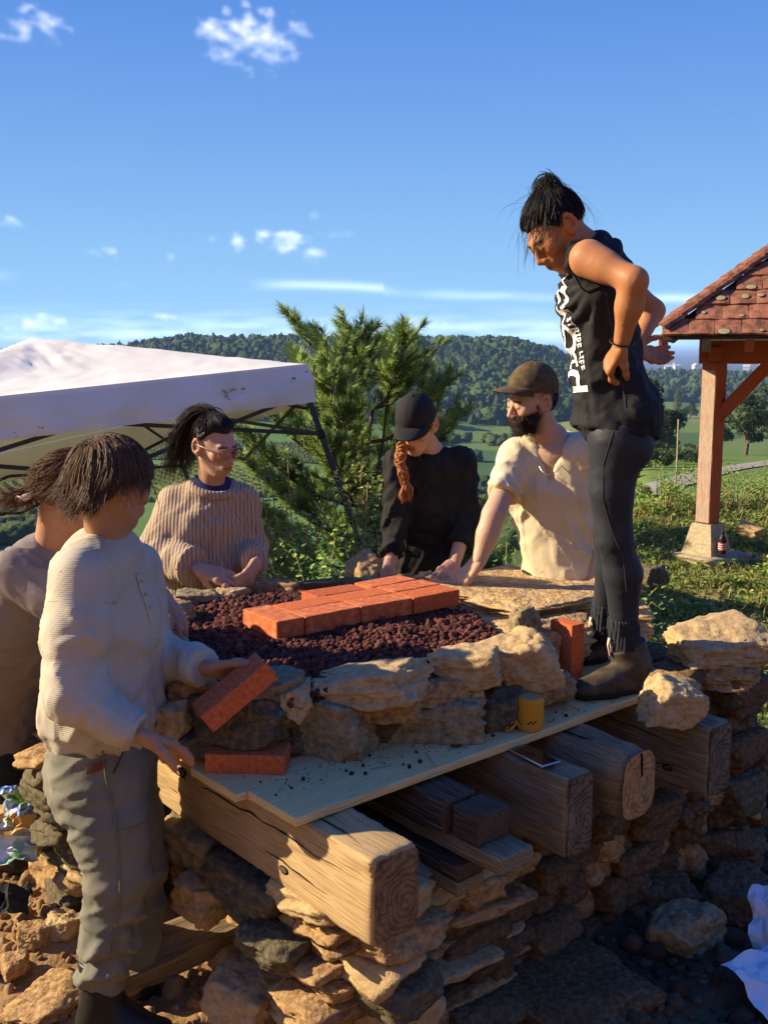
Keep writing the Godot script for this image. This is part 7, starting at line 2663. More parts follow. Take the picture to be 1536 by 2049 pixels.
# ---------------------------------------------------------------- the pop-up tent
func tent_roof(s: float, t: float, n: FastNoiseLite) -> Vector3:
	var c0 := Vector3(-0.5272, 1.8332, -7)
	var e := Vector3(-0.872, 0, 0.490) * 3.0
	var f := Vector3(-0.490, 0, -0.872) * 3.0
	var y0 := c0.y
	var y := lerpf(lerpf(y0, y0 - 0.27, s), lerpf(y0 - 0.50, y0 - 1.06, s), t)
	var m := 1.0 - maxf(absf(2.0 * s - 1.0), absf(2.0 * t - 1.0))
	var ridge := absf(absf(2.0 * s - 1.0) - absf(2.0 * t - 1.0))
	var p := Vector3(c0.x, 0, c0.z) + e * s + f * t
	p.y = y + 0.64 * pow(m, 1.08) - 0.05 * sin(PI * clampf(m, 0.0, 1.0)) * smoothstep(0.0, 0.4, ridge)
	p.y += (0.006 * n.get_noise_2d(s * 5.0, t * 5.0) + 0.012 * absf(n.get_noise_2d(s * 16.0 + t * 10.0, t * 5.0))) * smoothstep(0.0, 0.12, m)
	# creases that run down from the peak
	var an := atan2(t - 0.5, s - 0.5)
	var rr := Vector2(t - 0.5, s - 0.5).length()
	p.y += 0.010 * n.get_noise_2d(an * 9.0, 3.0) * exp(-pow((rr - 0.13) / 0.12, 2.0)) * 2.0
	return p


func build_tent() -> void:
	var tent := thing("pop_up_tent", "white pop-up canopy tent leaning over on slanted dark legs", "tent")
	var n := fnl(1.0, 3, 140)
	var g := 80
	var b := MB.new()
	for j in g + 1:
		for k in g + 1: b.add(tent_roof(float(k) / g, float(j) / g, n))
	for j in g:
		for k in g:
			var q := j * (g + 1) + k
			b.quad(q, q + g + 1, q + g + 2, q + 1)
	b.smooth(false)
	part("roof", b.mesh(), M.canvas_white, tent)
	var hang := Vector3(0.16, -1.0, 0.05)
	var corners := [Vector2(0, 0), Vector2(1, 0), Vector2(1, 1), Vector2(0, 1)]
	for side in 4:
		var v := MB.new()
		var c1: Vector2 = corners[side]
		var c2: Vector2 = corners[(side + 1) % 4]
		var mid := tent_roof(0.5, 0.5, n)
		for j in 9:
			for k in 61:
				var q := c1.lerp(c2, k / 60.0)
				var p := tent_roof(q.x, q.y, n)
				var out := (p - mid) * Vector3(1, 0, 1)
				out = out.normalized()
				var wave := 0.018 * n.get_noise_2d(k * 0.11 + side * 7.0, j * 0.25) * j / 4.0 + 0.012 * sin(k * 0.45 + side) * j / 8.0
				v.add(p + hang * (0.255 * j / 8.0) + out * (0.012 + 0.03 * sin(j / 8.0 * 2.2) + wave))
		for j in 8:
			for k in 60:
				var q := j * 61 + k
				v.quad(q, q + 61, q + 62, q + 1)
		v.smooth(false)
		part("valance", v.mesh(), M.canvas_white, tent)
	var lean := (Vector3(-0.0673, 0.3792, -6.75) - Vector3(-0.5077, 1.5868, -7.02)).normalized()
	var tops := []
	for c in corners:
		var p := tent_roof(c.x, c.y, n)
		tops.append(p + (tent_roof(0.5, 0.5, n) - p).normalized() * 0.03 + hang * 0.20)
	for k in 4:
		var leg := MB.new()
		var top: Vector3 = tops[k]
		var ln: float = [1.9, 1.9, 2.6, 2.3][k]
		leg.box(frame(lean, Vector3.BACK, top + lean * ln * 0.25), Vector3(ln * 0.5 + 0.02, 0.038, 0.038), 0.004)
		leg.box(frame(lean, Vector3.BACK, top + lean * ln * 0.72), Vector3(ln * 0.5, 0.03, 0.03), 0.004)
		var lg := part("leg", flat_mesh(leg), M.metal_dark, tent)
		var br := MB.new()
		br.box(frame(lean, Vector3.BACK, top), Vector3(0.07, 0.06, 0.06), 0.008)
		br.box(frame(lean, Vector3.BACK, top + lean * 0.30), Vector3(0.06, 0.055, 0.055), 0.008)
		br.box(frame(lean, Vector3.BACK, top + lean * ln * 0.48), Vector3(0.05, 0.05, 0.05), 0.006)
		part("bracket", flat_mesh(br), M.plastic_black, lg)
	for k in 4:
		var a: Vector3 = tops[k]
		var z: Vector3 = tops[(k + 1) % 4]
		var m := a.lerp(z, 0.5)
		for pr in [[a, m + lean * 0.36], [a + lean * 0.30, m + lean * 0.02], [m + lean * 0.02, z + lean * 0.30], [m + lean * 0.36, z]]:
			var bar := MB.new()
			bar.box(frame(pr[1] - pr[0], Vector3.UP, (pr[0] + pr[1]) * 0.5 + Vector3(0.004, 0.003, 0.006) * pr[0].y), Vector3((pr[1] - pr[0]).length(), 0.026, 0.014), 0.002)
			part("truss_bar", flat_mesh(bar), M.metal_dark, tent)
	var ctr := tent_roof(0.5, 0.5, n) + lean * 0.05
	for k in 4:
		var bar := MB.new()
		var a: Vector3 = tops[k] + lean * 0.05
		bar.box(frame(ctr - a, Vector3.UP, (ctr + a) * 0.5 + lean * 0.07), Vector3((ctr - a).length() * 0.97, 0.022, 0.016), 0.002)
		part("rafter_bar", flat_mesh(bar), M.metal_dark, tent)
	# brown smears on the valance
	mat("stain", lin(0.34, 0.24, 0.13), 0.95)
	var sm := RandomNumberGenerator.new()
	sm.seed = 4
	for spot in [[0.185, 0.55, 15], [0.03, 0.3, 6], [0.62, 0.85, 5]]:
		var st := MB.new()
		for k in spot[2]:
			var s: float = spot[0] + sm.randf_range(-0.03, 0.03)
			var h: float = clampf(spot[1] + sm.randf_range(-0.14, 0.14), 0.05, 0.95)
			var p := tent_roof(s, 0.0, n) + hang * (0.255 * h)
			var out := ((tent_roof(s, 0.0, n) - tent_roof(0.5, 0.5, n)) * Vector3(1, 0, 1)).normalized()
			p += out * (0.012 + 0.03 * sin(h * 2.2) + 0.008)
			var ux := Vector3(-0.872, -0.09, 0.490)
			var rad := sm.randf_range(0.003, 0.010)
			var fan := []
			for q in 8: fan.append(p + (ux * cos(TAU * q / 8) * 1.6 + UP * sin(TAU * q / 8) * 0.7) * rad * sm.randf_range(0.6, 1.2))
			st.face(fan)
		part("stain", flat_mesh(st), M.stain, tent)


# ---------------------------------------------------------------- the tiled shelter
func build_pavilion() -> void:
	var pav := thing("open_shelter", "open timber shelter with mossy tiled hip roof on a flaking orange post", "shelter")
	var foot := Vector3(2.6547, 0.5335, -8.3)
	var top := Vector3(2.6444, 1.8287, -8.3)
	var turn := Basis(UP, deg_to_rad(38))
	var ph := top.y - foot.y
	var post := hewn(Vector3(ph, 0.138, 0.138), 0.006, 0.003, 150, 0.03, 0.2)
	post.smooth()
	var pt := Transform3D(turn * Basis(Vector3.BACK, PI / 2), (foot + Vector3(top.x, top.y, top.z)) * 0.5)
	pt.origin.x = (foot.x + top.x) * 0.5
	part("post", post.mesh(), M.wood_orange, pav, pt)
	# the weathered face that the sun bleached
	var fl := MB.new()
	fl.box(Transform3D(), Vector3(ph * 0.95, 0.004, 0.124), 0.0015)
	part("bleached_face", flat_mesh(fl), M.wood_bleached, pav, Transform3D(turn * Basis(Vector3.BACK, PI / 2), pt.origin + turn * Vector3(-0.0712, -ph * 0.02, 0)))
	var pl := MB.new()
	var hb := foot.y - 0.005
	var lo := 0.28
	var prof := [[0.088, hb - 0.0], [0.098, hb - 0.03], [0.142, lo], [0.142, lo - 0.2]]
	for k in prof.size():
		for c in [Vector2(-1, -1), Vector2(1, -1), Vector2(1, 1), Vector2(-1, 1)]:
			var q := turn * Vector3(c.x * prof[k][0], 0, c.y * prof[k][0])
			pl.add(Vector3(foot.x, prof[k][1], foot.z) + q)
	for k in prof.size() - 1:
		for s in 4: pl.quad(k * 4 + s, k * 4 + (s + 1) % 4, k * 4 + 4 + (s + 1) % 4, k * 4 + 4 + s)
	pl.quad(0, 3, 2, 1)
	var pm := flat_mesh(pl)
	part("plinth", pm, M.concrete, pav)
	var sb := rock(3, 152, 1.0, 0.03, Vector3(0.62, 0.11, 0.50), 3)
	sb.smooth(false)
	part("footing", sb.mesh(), M.concrete, pav, Transform3D(turn, Vector3(foot.x + 0.03, 0.225, foot.z - 0.02)))
	# wall plates and brace
	var px := Vector3(0.954, 0, 0.30)
	var pz := Vector3(0.30, 0, -0.954)
	for s in [[0.0, 0.115, 0.10, px, 2.6, 0.0], [0.098, 0.105, 0.10, px, 2.6, 0.03], [0.02, 0.11, 0.1, pz, 2.4, 0.0]]:
		var bm := hewn(Vector3(s[4], s[1], s[2]), 0.005, 0.004, 153 + int(s[0] * 100), 0.04, 0.2)
		bm.smooth()
		var dirv: Vector3 = s[3]
		part("wall_plate", bm.mesh(), M.wood_orange, pav, frame(dirv, UP, Vector3(top.x, top.y + 0.05 + s[0], top.z) + dirv * (s[4] * 0.5 - 0.12) + pz * -s[5]))
	var b0 := Vector3(top.x, top.y - 0.42, top.z) + px * 0.06
	var b1 := Vector3(top.x, top.y + 0.0, top.z) + px * 0.42
	var brace := hewn(Vector3((b1 - b0).length() + 0.1, 0.10, 0.075), 0.005, 0.003, 157, 0.03, 0.2)
	brace.smooth()
	part("brace", brace.mesh(), M.wood_orange, pav, frame(b1 - b0, UP, (b0 + b1) * 0.5))
	# roof: the front slope and the left slope, meeting in a hip that climbs to the right and back
	var corner := Vector3(2.0568, 2.0478, -7.78)
	var ex := Vector3(0.954, 0, 0.30)
	var ez := Vector3(0.30, 0, -0.954)
	var rise := 0.80
	var deck := MB.new()
	var far := 3.2
	deck.face([corner, corner + (ex + ez) * far * 0.5 + UP * far * 0.5 * rise, corner + ex * far + ez * far * 0.5 + UP * far * 0.5 * rise, corner + ex * far])
	deck.face([corner + ez * far, corner + ez * far + ex * far * 0.5 + UP * far * 0.5 * rise, corner + (ex + ez) * far * 0.5 + UP * far * 0.5 * rise, corner])
	var under := MB.new()
	for q in deck.v: under.add(q - UP * 0.03)
	for k in range(0, deck.i.size(), 3): under.tri(deck.i[k], deck.i[k + 2], deck.i[k + 1])
	deck.append(under)
	part("roof_deck", flat_mesh(deck), M.wood_dark, pav, Transform3D(Basis(), Vector3(0, -0.012, 0)))
	var tile_b := MB.new()
	for j in 5:            # a slightly arched plate, thick at its lower edge; x across, y out, z down the slope
		for k in 2:
			var x := -0.092 + 0.184 * j / 4.0
			var arch := 0.006 * (1.0 - pow(x / 0.092, 2.0))
			tile_b.add(Vector3(x, arch + 0.012, -0.10 + 0.20 * k))
			tile_b.add(Vector3(x, arch - 0.004, -0.10 + 0.20 * k))
	for j in 4:
		var q := j * 4
		tile_b.quad(q, q + 4, q + 6, q + 2)
		tile_b.quad(q + 1, q + 3, q + 7, q + 5)
		tile_b.quad(q + 2, q + 6, q + 7, q + 3)
	tile_b.quad(0, 2, 3, 1)
	tile_b.quad(16, 17, 19, 18)
	var tile := flat_mesh(tile_b)
	var down := (-ez - UP * rise).normalized()
	var nrm := ex.cross(-down).normalized()
	if nrm.y < 0: nrm = -nrm
	var lich := MB.new()
	lich.lathe([Vector2(0.0, 0.002), Vector2(0.022, 0.003), Vector2(0.028, 0.0)], Transform3D(), 9)
	lich.smooth()
	var lich_mesh := lich.mesh()
	var roof := Node3D.new()
	roof.name = "tiled_roof"
	pav.add_child(roof)
	var step := 0.142
	for row in 13:
		var run := step * row
		var x := run + (0.0 if row % 2 == 0 else 0.093) + 0.02
		while x < 2.35:
			var at := corner + ex * (x + 0.092) + (ez + UP * rise) * (run + step * 0.25) + nrm * (0.016 + rf(0, 0.006))
			var bs := Basis(ex, nrm, down) * Basis.from_euler(Vector3(-0.07 + rf(-0.02, 0.02), rf(-0.03, 0.03), rf(-0.035, 0.035)))
			part("tile", tile, M.roof_tile, roof, Transform3D(bs, at))
			if rng.randf() < 0.6 and row < 8:
				var sc := rf(0.6, 1.6)
				part("lichen", lich_mesh, M.lichen, roof, Transform3D(Basis(ex, nrm, down) * Basis.from_scale(Vector3(sc * rf(0.8, 1.4), 1, sc)), at + ex * rf(-0.06, 0.06) + down * rf(0.0, 0.08) + nrm * 0.026))
			x += 0.1875
	for k in 13:
		var hip := MB.new()
		for j in 7:
			var an := PI * j / 6.0
			for q in 2:
				hip.add(Vector3(cos(an) * 0.075, sin(an) * 0.05 + (0.012 if q == 1 else 0.0), -0.12 + 0.24 * q))
				hip.add(Vector3(cos(an) * 0.060, sin(an) * 0.036 + (0.012 if q == 1 else 0.0), -0.12 + 0.24 * q))
		for j in 6:
			var q := j * 4
			hip.quad(q, q + 4, q + 6, q + 2)
			hip.quad(q + 1, q + 3, q + 7, q + 5)
			hip.quad(q + 2, q + 6, q + 7, q + 3)
		var hd := (ex + ez + UP * rise).normalized()
		var hx := hd.cross(UP).normalized()
		var hn := hx.cross(hd)
		if hn.y < 0: hn = -hn
		part("hip_tile", flat_mesh(hip), M.roof_tile, roof, Transform3D(Basis(hx, hn, -hd), corner + hd * (0.13 + 0.19 * k) + hn * 0.02))
	# rafters and fascia under the eave
	for k in 7:
		var p := corner + ex * (0.34 + 0.30 * k) - UP * 0.10 - ez * 0.01
		var rb := MB.new()
		rb.box(frame(ez + UP * rise, UP, p + (ez + UP * rise) * minf(0.38, (0.30 + 0.28 * k) * 0.5)), Vector3(minf(0.9, (0.30 + 0.28 * k) * 1.28), 0.10, 0.065), 0.004)
		part("rafter", flat_mesh(rb), M.wood_orange if k % 2 else M.wood_grey, pav)
	for s in [[corner + ez * 0.6 - UP * 0.055 - ex * -0.01, ez, 1.2], [corner + ex * 1.2 - UP * 0.030, ex, 2.4]]:
		var fb := MB.new()
		fb.box(frame(s[1], UP, s[0]), Vector3(s[2], 0.10 if s[1] == ez else 0.03, 0.025), 0.002)
		part("fascia", flat_mesh(fb), M.wood_orange if s[1] == ez else M.wood_dark, pav)
	var gut := MB.new()
	gut.box(frame(ex, UP, corner + ex * 1.35 - UP * 0.047 - ez * 0.012), Vector3(2.0, 0.012, 0.02), 0.002)
	part("metal_edge", flat_mesh(gut), M.concrete, pav)
	# the next post along the eave, outside the picture
	for c in [px * 2.3]:
		part("post", post.mesh(), M.wood_orange, pav, Transform3D(pt.basis, pt.origin + c))
		part("plinth", pm, M.concrete, pav, Transform3D(Basis(), c))

	var bottle := MB.new()
	bottle.lathe([Vector2(0.030, 0.0), Vector2(0.032, 0.004), Vector2(0.032, 0.115), Vector2(0.026, 0.135), Vector2(0.012, 0.15), Vector2(0.011, 0.168), Vector2(0.014, 0.17), Vector2(0.014, 0.185), Vector2(0.0, 0.186)], Transform3D(), 18)
	bottle.smooth(false)
	var bt := thing("bottle", "small dark glass bottle with a red label on the shelter's footing", "bottle", Transform3D(Basis(), Vector3(2.7225, 0.3056, -8.12)))
	part("glass", bottle.mesh(), M.plastic_black, bt)
	var lb := MB.new()
	lb.lathe([Vector2(0.0325, 0.03), Vector2(0.0325, 0.095)], Transform3D(), 18)
	lb.smooth(false)
	mat("label_red", lin(0.45, 0.07, 0.05), 0.6)
	mat("label_white", lin(0.7, 0.68, 0.65), 0.6)
	part("label", lb.mesh(), M.label_red, bt)
	for y in [0.042, 0.06, 0.078]:
		var ln := MB.new()
		ln.lathe([Vector2(0.0328, y), Vector2(0.0328, y + 0.006)], Transform3D(), 18)
		ln.smooth(false)
		part("label_line", ln.mesh(), M.label_white, bt)


# ---------------------------------------------------------------- plants near by
func needle_tuft(seed_: int, len_: float, count: int) -> ArrayMesh:
	var r := RandomNumberGenerator.new()
	r.seed = seed_
	var b := MB.new()
	b.use_col = true
	for k in count:            # needles leave the shoot (y axis) all round, leaning forward
		var t := r.randf()
		var an := r.randf_range(0, TAU)
		var base := Vector3(0, t * 0.11, 0)
		var d := Vector3(cos(an), r.randf_range(0.05, 0.9) + t * 0.7, sin(an)).normalized()
		var s := Vector3(-sin(an), 0, cos(an)) * 0.0050
		var l := len_ * r.randf_range(0.7, 1.1)
		var tip := base + d * l + Vector3(0, l * 0.1, 0)
		b.col = Color(0.17, 0.27, 0.055).lerp(Color(0.34, 0.44, 0.12), r.randf())
		b.tri(b.add(base - s), b.add(base + s), b.add(tip))
	b.smooth(false)
	return b.mesh()


func build_plants() -> void:
	var r := RandomNumberGenerator.new()
	r.seed = 321
	# ---- the young pine
	var root := Vector3(-0.16, -1.75, -9.6)
	var pine := thing("pine_tree", "young bushy pine with long needles and upright shoots behind the table", "pine tree", Transform3D(Basis(), root))
	var wood := MB.new()
	var tufts := [[], [], []]
	var tuft_cols := [PackedColorArray(), PackedColorArray(), PackedColorArray()]
	var height := 3.52
	wood.tube(PackedVector3Array([Vector3(-0.1, -0.3, 0), Vector3(-0.05, 0.8, 0.05), Vector3(0.02, 1.8, 0), Vector3(0.0, 2.8, 0.02), Vector3(0.08, height - 0.25, 0)]), PackedFloat32Array([0.075, 0.06, 0.045, 0.028, 0.010]), 8)
	var limbs := []
	for w in 11:
		var h := 0.35 + 0.31 * w
		var f := 1.0 - h / (height + 0.4)
		for k in 5 + (w % 2):
			var an := TAU * k / (5 + w % 2) + w * 0.7 + r.randf_range(-0.3, 0.3)
			var ln := (0.42 + 1.42 * f) * r.randf_range(0.75, 1.1)
			if cos(an) < -0.2: ln *= 1.2
			if w < 3: ln *= 0.95
			limbs.append([Vector3(0.02, h, 0), an, ln, 0.35 + 0.65 * (1.0 - f)])
	for l in limbs:
		var base: Vector3 = l[0]
		var out := Vector3(cos(l[1]), 0, sin(l[1]))
		var path := PackedVector3Array()
		var rad := PackedFloat32Array()
		for q in 6:
			var t := q / 5.0
			path.append(base + out * l[2] * t * (1.0 - 0.15 * t * l[3]) + UP * (l[2] * (0.06 * t + (0.32 + 0.26 * l[3]) * t * t)) + Vector3(r.randf_range(-0.03, 0.03), 0, r.randf_range(-0.03, 0.03)))
			rad.append(lerpf(0.020, 0.006, t) * (0.6 + 0.4 * l[2]))
		wood.tube(path, rad, 5)
		var shoots := [[path[5], (path[5] - path[4]).normalized().lerp(UP, 0.35 + 0.3 * l[3]), 1.15]]
		for q in int(8 + l[2] * 18.0):
			var t := r.randf_range(0.35, 0.98)
			var i0 := mini(int(t * 5.0), 4)
			var p := path[i0].lerp(path[i0 + 1], t * 5.0 - i0)
			var sd := out.cross(UP) * (1.0 if q % 2 else -1.0)
			var d := (out * 0.55 + sd * r.randf_range(0.35, 1.0) + UP * r.randf_range(0.25, 0.95)).normalized()
			var sl := r.randf_range(0.12, 0.34) * (1.2 - 0.5 * t)
			var e := p + d * sl + UP * sl * 0.25
			wood.tube(PackedVector3Array([p, p.lerp(e, 0.5) - UP * 0.01, e]), PackedFloat32Array([0.007, 0.005, 0.004]), 4, false)
			shoots.append([e, d.lerp(UP, 0.25), r.randf_range(0.75, 1.05)])
			if r.randf() < 0.9: shoots.append([p.lerp(e, 0.45), d.lerp(UP, 0.2), r.randf_range(0.65, 0.9)])
		for s in shoots:
			var yv: Vector3 = s[1].normalized()
			var q := r.randi() % 3
			tufts[q].append(Transform3D(frame(yv.cross(Vector3(0.3, 0.1, 0.8)), yv).basis * Basis.from_scale(Vector3.ONE * s[2]), s[0] - yv * 0.05))
			var tone := r.randf_range(0.65, 1.25)
			tuft_cols[q].append(Color(tone, tone, tone * r.randf_range(0.75, 1.1)))
	for tip in [[Vector3(0.20, height - 0.20, 0), 0.0], [Vector3(-0.17, 3.32, 0.1), -0.10], [Vector3(0.36, 3.24, 0.05), 0.05], [Vector3(0.58, 3.22, -0.05), 0.10], [Vector3(-0.36, 3.0, 0.1), -0.2], [Vector3(-0.05, 3.2, -0.15), 0.0], [Vector3(0.62, 2.9, 0), 0.15]]:
		var p: Vector3 = tip[0]
		var f := Vector3(p.x * 0.35, p.y - 0.9, p.z * 0.4)
		wood.tube(PackedVector3Array([f, f.lerp(p, 0.5) + Vector3(p.x * 0.08, -0.03, 0), p, p + Vector3(tip[1] * 0.3, 0.3, 0)]), PackedFloat32Array([0.016, 0.013, 0.010, 0.005]), 5)
		for q in 9:
			var t := q / 8.0
			tufts[q % 3].append(Transform3D(frame(Vector3(1, 0, 0.2 * q), Vector3(tip[1] * 0.6, 1, r.randf_range(-0.2, 0.2)).normalized()).basis * Basis(UP, q * 1.3) * Basis.from_scale(Vector3(0.95, 0.95, 0.95)), p + Vector3(tip[1] * 0.3 * t, -0.25 + 0.5 * t, 0)))
			tuft_cols[q % 3].append(Color(1.15, 1.15, 0.9))
	wood.smooth()
	part("branches", wood.mesh(), M.bark, pine)
	for k in 3: scatter("needles", needle_tuft(60 + k, 0.105, 64), M.needle, tufts[k], pine, tuft_cols[k])

	# ---- brambles and weeds in front of it
	weed_bush("bramble_bush", "tall tangled bramble with yellowing leaves in front of the pine", "bramble", Vector3(-0.62, -0.45, -6.5), Vector3(0.52, 2.05, 0.45), 3000, Color(0.17, 0.20, 0.04), 0.45, 1)
	weed_bush("bramble_bush", "olive bramble mound right of the slanted tent leg", "bramble", Vector3(-0.15, -0.45, -6.4), Vector3(0.45, 1.95, 0.4), 2600, Color(0.17, 0.21, 0.04), 0.35, 2)
	weed_bush("leafy_weed", "fresh bright green leafy weed just behind the stone ring", "weed", Vector3(-0.36, 0.0, -5.3), Vector3(0.34, 1.12, 0.3), 1700, Color(0.18, 0.30, 0.045), 0.1, 3)
	weed_bush("leafy_weed", "low green weed beside the sweater sleeve at the table's back", "weed", Vector3(-0.98, -0.2, -5.9), Vector3(0.36, 1.35, 0.35), 1200, Color(0.13, 0.20, 0.035), 0.3, 4)
	weed_bush("dry_weed", "dry straw-coloured tangle of dead stems behind the stone ring", "dead weed", Vector3(-0.74, 0.0, -5.4), Vector3(0.28, 1.0, 0.25), 400, Color(0.34, 0.27, 0.16), 1.0, 5)
	weed_bush("leafy_weed", "green weed patch in the gap between the women in black and the man", "weed", Vector3(0.72, 0.0, -5.6), Vector3(0.40, 1.05, 0.35), 1100, Color(0.085, 0.15, 0.028), 0.1, 6)
	weed_bush("leafy_weed", "shaded green weed behind the man's right hip", "weed", Vector3(1.25, 0.0, -5.8), Vector3(0.45, 0.7, 0.35), 700, Color(0.10, 0.16, 0.03), 0.1, 7)
	# ---- ivy-like rank growth past the lawn on the right
	for k in 7:
		weed_bush("leafy_weed", ["broad-leaved weed bank at the lawn's far edge, beside the standing woman", "broad-leaved weed bank left of the yellow-green bush's foot", "weed bank halfway to the shelter post", "weed bank just left of the shelter post", "weed bank behind the shelter plinth", "weed bank right of the shelter plinth", "low leafy plants right of the small bottle"][k], "weed", Vector3([2.75, 3.2, 3.65, 4.1, 4.6, 5.1, 3.1][k], [0.0, 0.0, 0.0, 0.0, 0.0, 0.0, 0.12][k], [-11.2, -11.6, -11.4, -11.9, -12.2, -12.4, -7.3][k]), Vector3(0.5, 0.62, 0.5) if k < 6 else Vector3(0.3, 0.24, 0.25), 700, Color(0.14, 0.25, 0.035).lerp(Color(0.20, 0.30, 0.045), r.randf()), 0.05, 10 + k)
	# ---- a heap of rubble behind the woman in black
	var heap := thing("rubble_heap", "heap of tumbled stones overgrown by weeds behind the woman in black", "rubble heap")
	for k in 60:
		var x := r.randf_range(-0.55, 0.25)
		var s := r.randf_range(0.07, 0.17)
		var y := r.randf_range(0.0, 0.75) * (0.35 + 0.65 * clampf((x + 0.55) / 0.5, 0.0, 1.0))
		part("stone", bank("block", k % 9), M[["stone_tan", "stone_rust", "stone_grey"][k % 3]], heap, Transform3D(Basis.from_euler(Vector3(r.randf_range(-1, 1), r.randf_range(0, TAU), r.randf_range(-1, 1))) * Basis.from_scale(Vector3(s * 1.5, s, s)), Vector3(x, y, -5.75 - 0.35 * y + r.randf_range(-0.15, 0.15))))

	# ---- grass and little leaves over the open ground
	var blade := MB.new()
	blade.use_col = true
	for k in 11:
		var an := r.randf_range(0, TAU)
		var d := Vector3(cos(an), 0, sin(an))
		var s := Vector3(-d.z, 0, d.x) * 0.0035
		var b0 := d * r.randf_range(0, 0.02)
		var hgt := r.randf_range(0.035, 0.085)
		blade.col = Color(0.18, 0.23, 0.05).lerp(Color(0.38, 0.33, 0.13), r.randf())
		var m := b0 + UP * hgt * 0.6 + d * 0.012
		var q0 := blade.add(b0 - s)
		var q1 := blade.add(b0 + s)
		var q2 := blade.add(m + s * 0.7)
		var q3 := blade.add(m - s * 0.7)
		blade.quad(q0, q1, q2, q3)
		blade.tri(q3, q2, blade.add(m + UP * hgt * 0.3 + d * 0.03))
	blade.smooth(false)
	var clover := MB.new()
	clover.use_col = true
	for k in 7:
		var an := r.randf_range(0, TAU)
		var c := Vector3(cos(an) * 0.03, r.randf_range(0.012, 0.04), sin(an) * 0.03) * r.randf_range(0.6, 1.6)
		var bs := Basis.from_euler(Vector3(r.randf_range(-0.6, 0.6), an, r.randf_range(-0.5, 0.5)))
		clover.col = Color(0.13, 0.22, 0.04).lerp(Color(0.22, 0.29, 0.06), r.randf())
		clover.face([c + bs * Vector3(-0.016, 0, 0), c + bs * Vector3(-0.006, 0.004, -0.012), c + bs * Vector3(0.012, 0.002, -0.008), c + bs * Vector3(0.018, -0.004, 0), c + bs * Vector3(0.008, 0.002, 0.011), c + bs * Vector3(-0.008, 0.004, 0.010)])
	var clover_mesh := flat_mesh(clover)
	var gp := []
	var gc := PackedColorArray()
	var cp := []
	var cc := PackedColorArray()
	var tries := 0
	while gp.size() < 16000 and tries < 90000:
		tries += 1
		var d := r.randf_range(4.0, 13.0)
		var t := r.randf_range(-0.45, 0.46)
		var x := t * d
		var ok := x > 0.95 or d > 5.3
		if d < 5.2 and (x < 1.7): ok = false
		if d < 4.6: ok = ok and x > 2.2
		if not ok: continue
		var thick := patch_noise.get_noise_2d(x * 5.0, -d * 5.0)
		if thick < r.randf_range(-0.6, 0.45): continue
		var s := r.randf_range(0.6, 1.25) * (1.0 if d < 9.0 else 1.4)
		var tf := Transform3D(Basis(UP, r.randf_range(0, TAU)) * Basis.from_scale(Vector3(s, s * r.randf_range(0.6, 1.2), s)), Vector3(x, ground_y(x, -d) - 0.006, -d))
		var tone := r.randf_range(0.7, 1.2)
		if r.randf() < 0.62:
			gp.append(tf)
			gc.append(Color(tone, tone * r.randf_range(0.9, 1.05), tone * 0.9))
		else:
			cp.append(tf)
			cc.append(Color(tone, tone, tone))
	var lawn := thing("grass", "thin grass over the open ground towards the shelter", "grass")
	scatter("blades", blade.mesh(), M.leaf_mid, gp, lawn, gc)
	var cover := thing("ground_cover", "small-leaved ground cover among the thin grass", "ground cover")
	scatter("leaves", clover_mesh, M.leaf_mid, cp, cover, cc)


var leaf_bits := {}
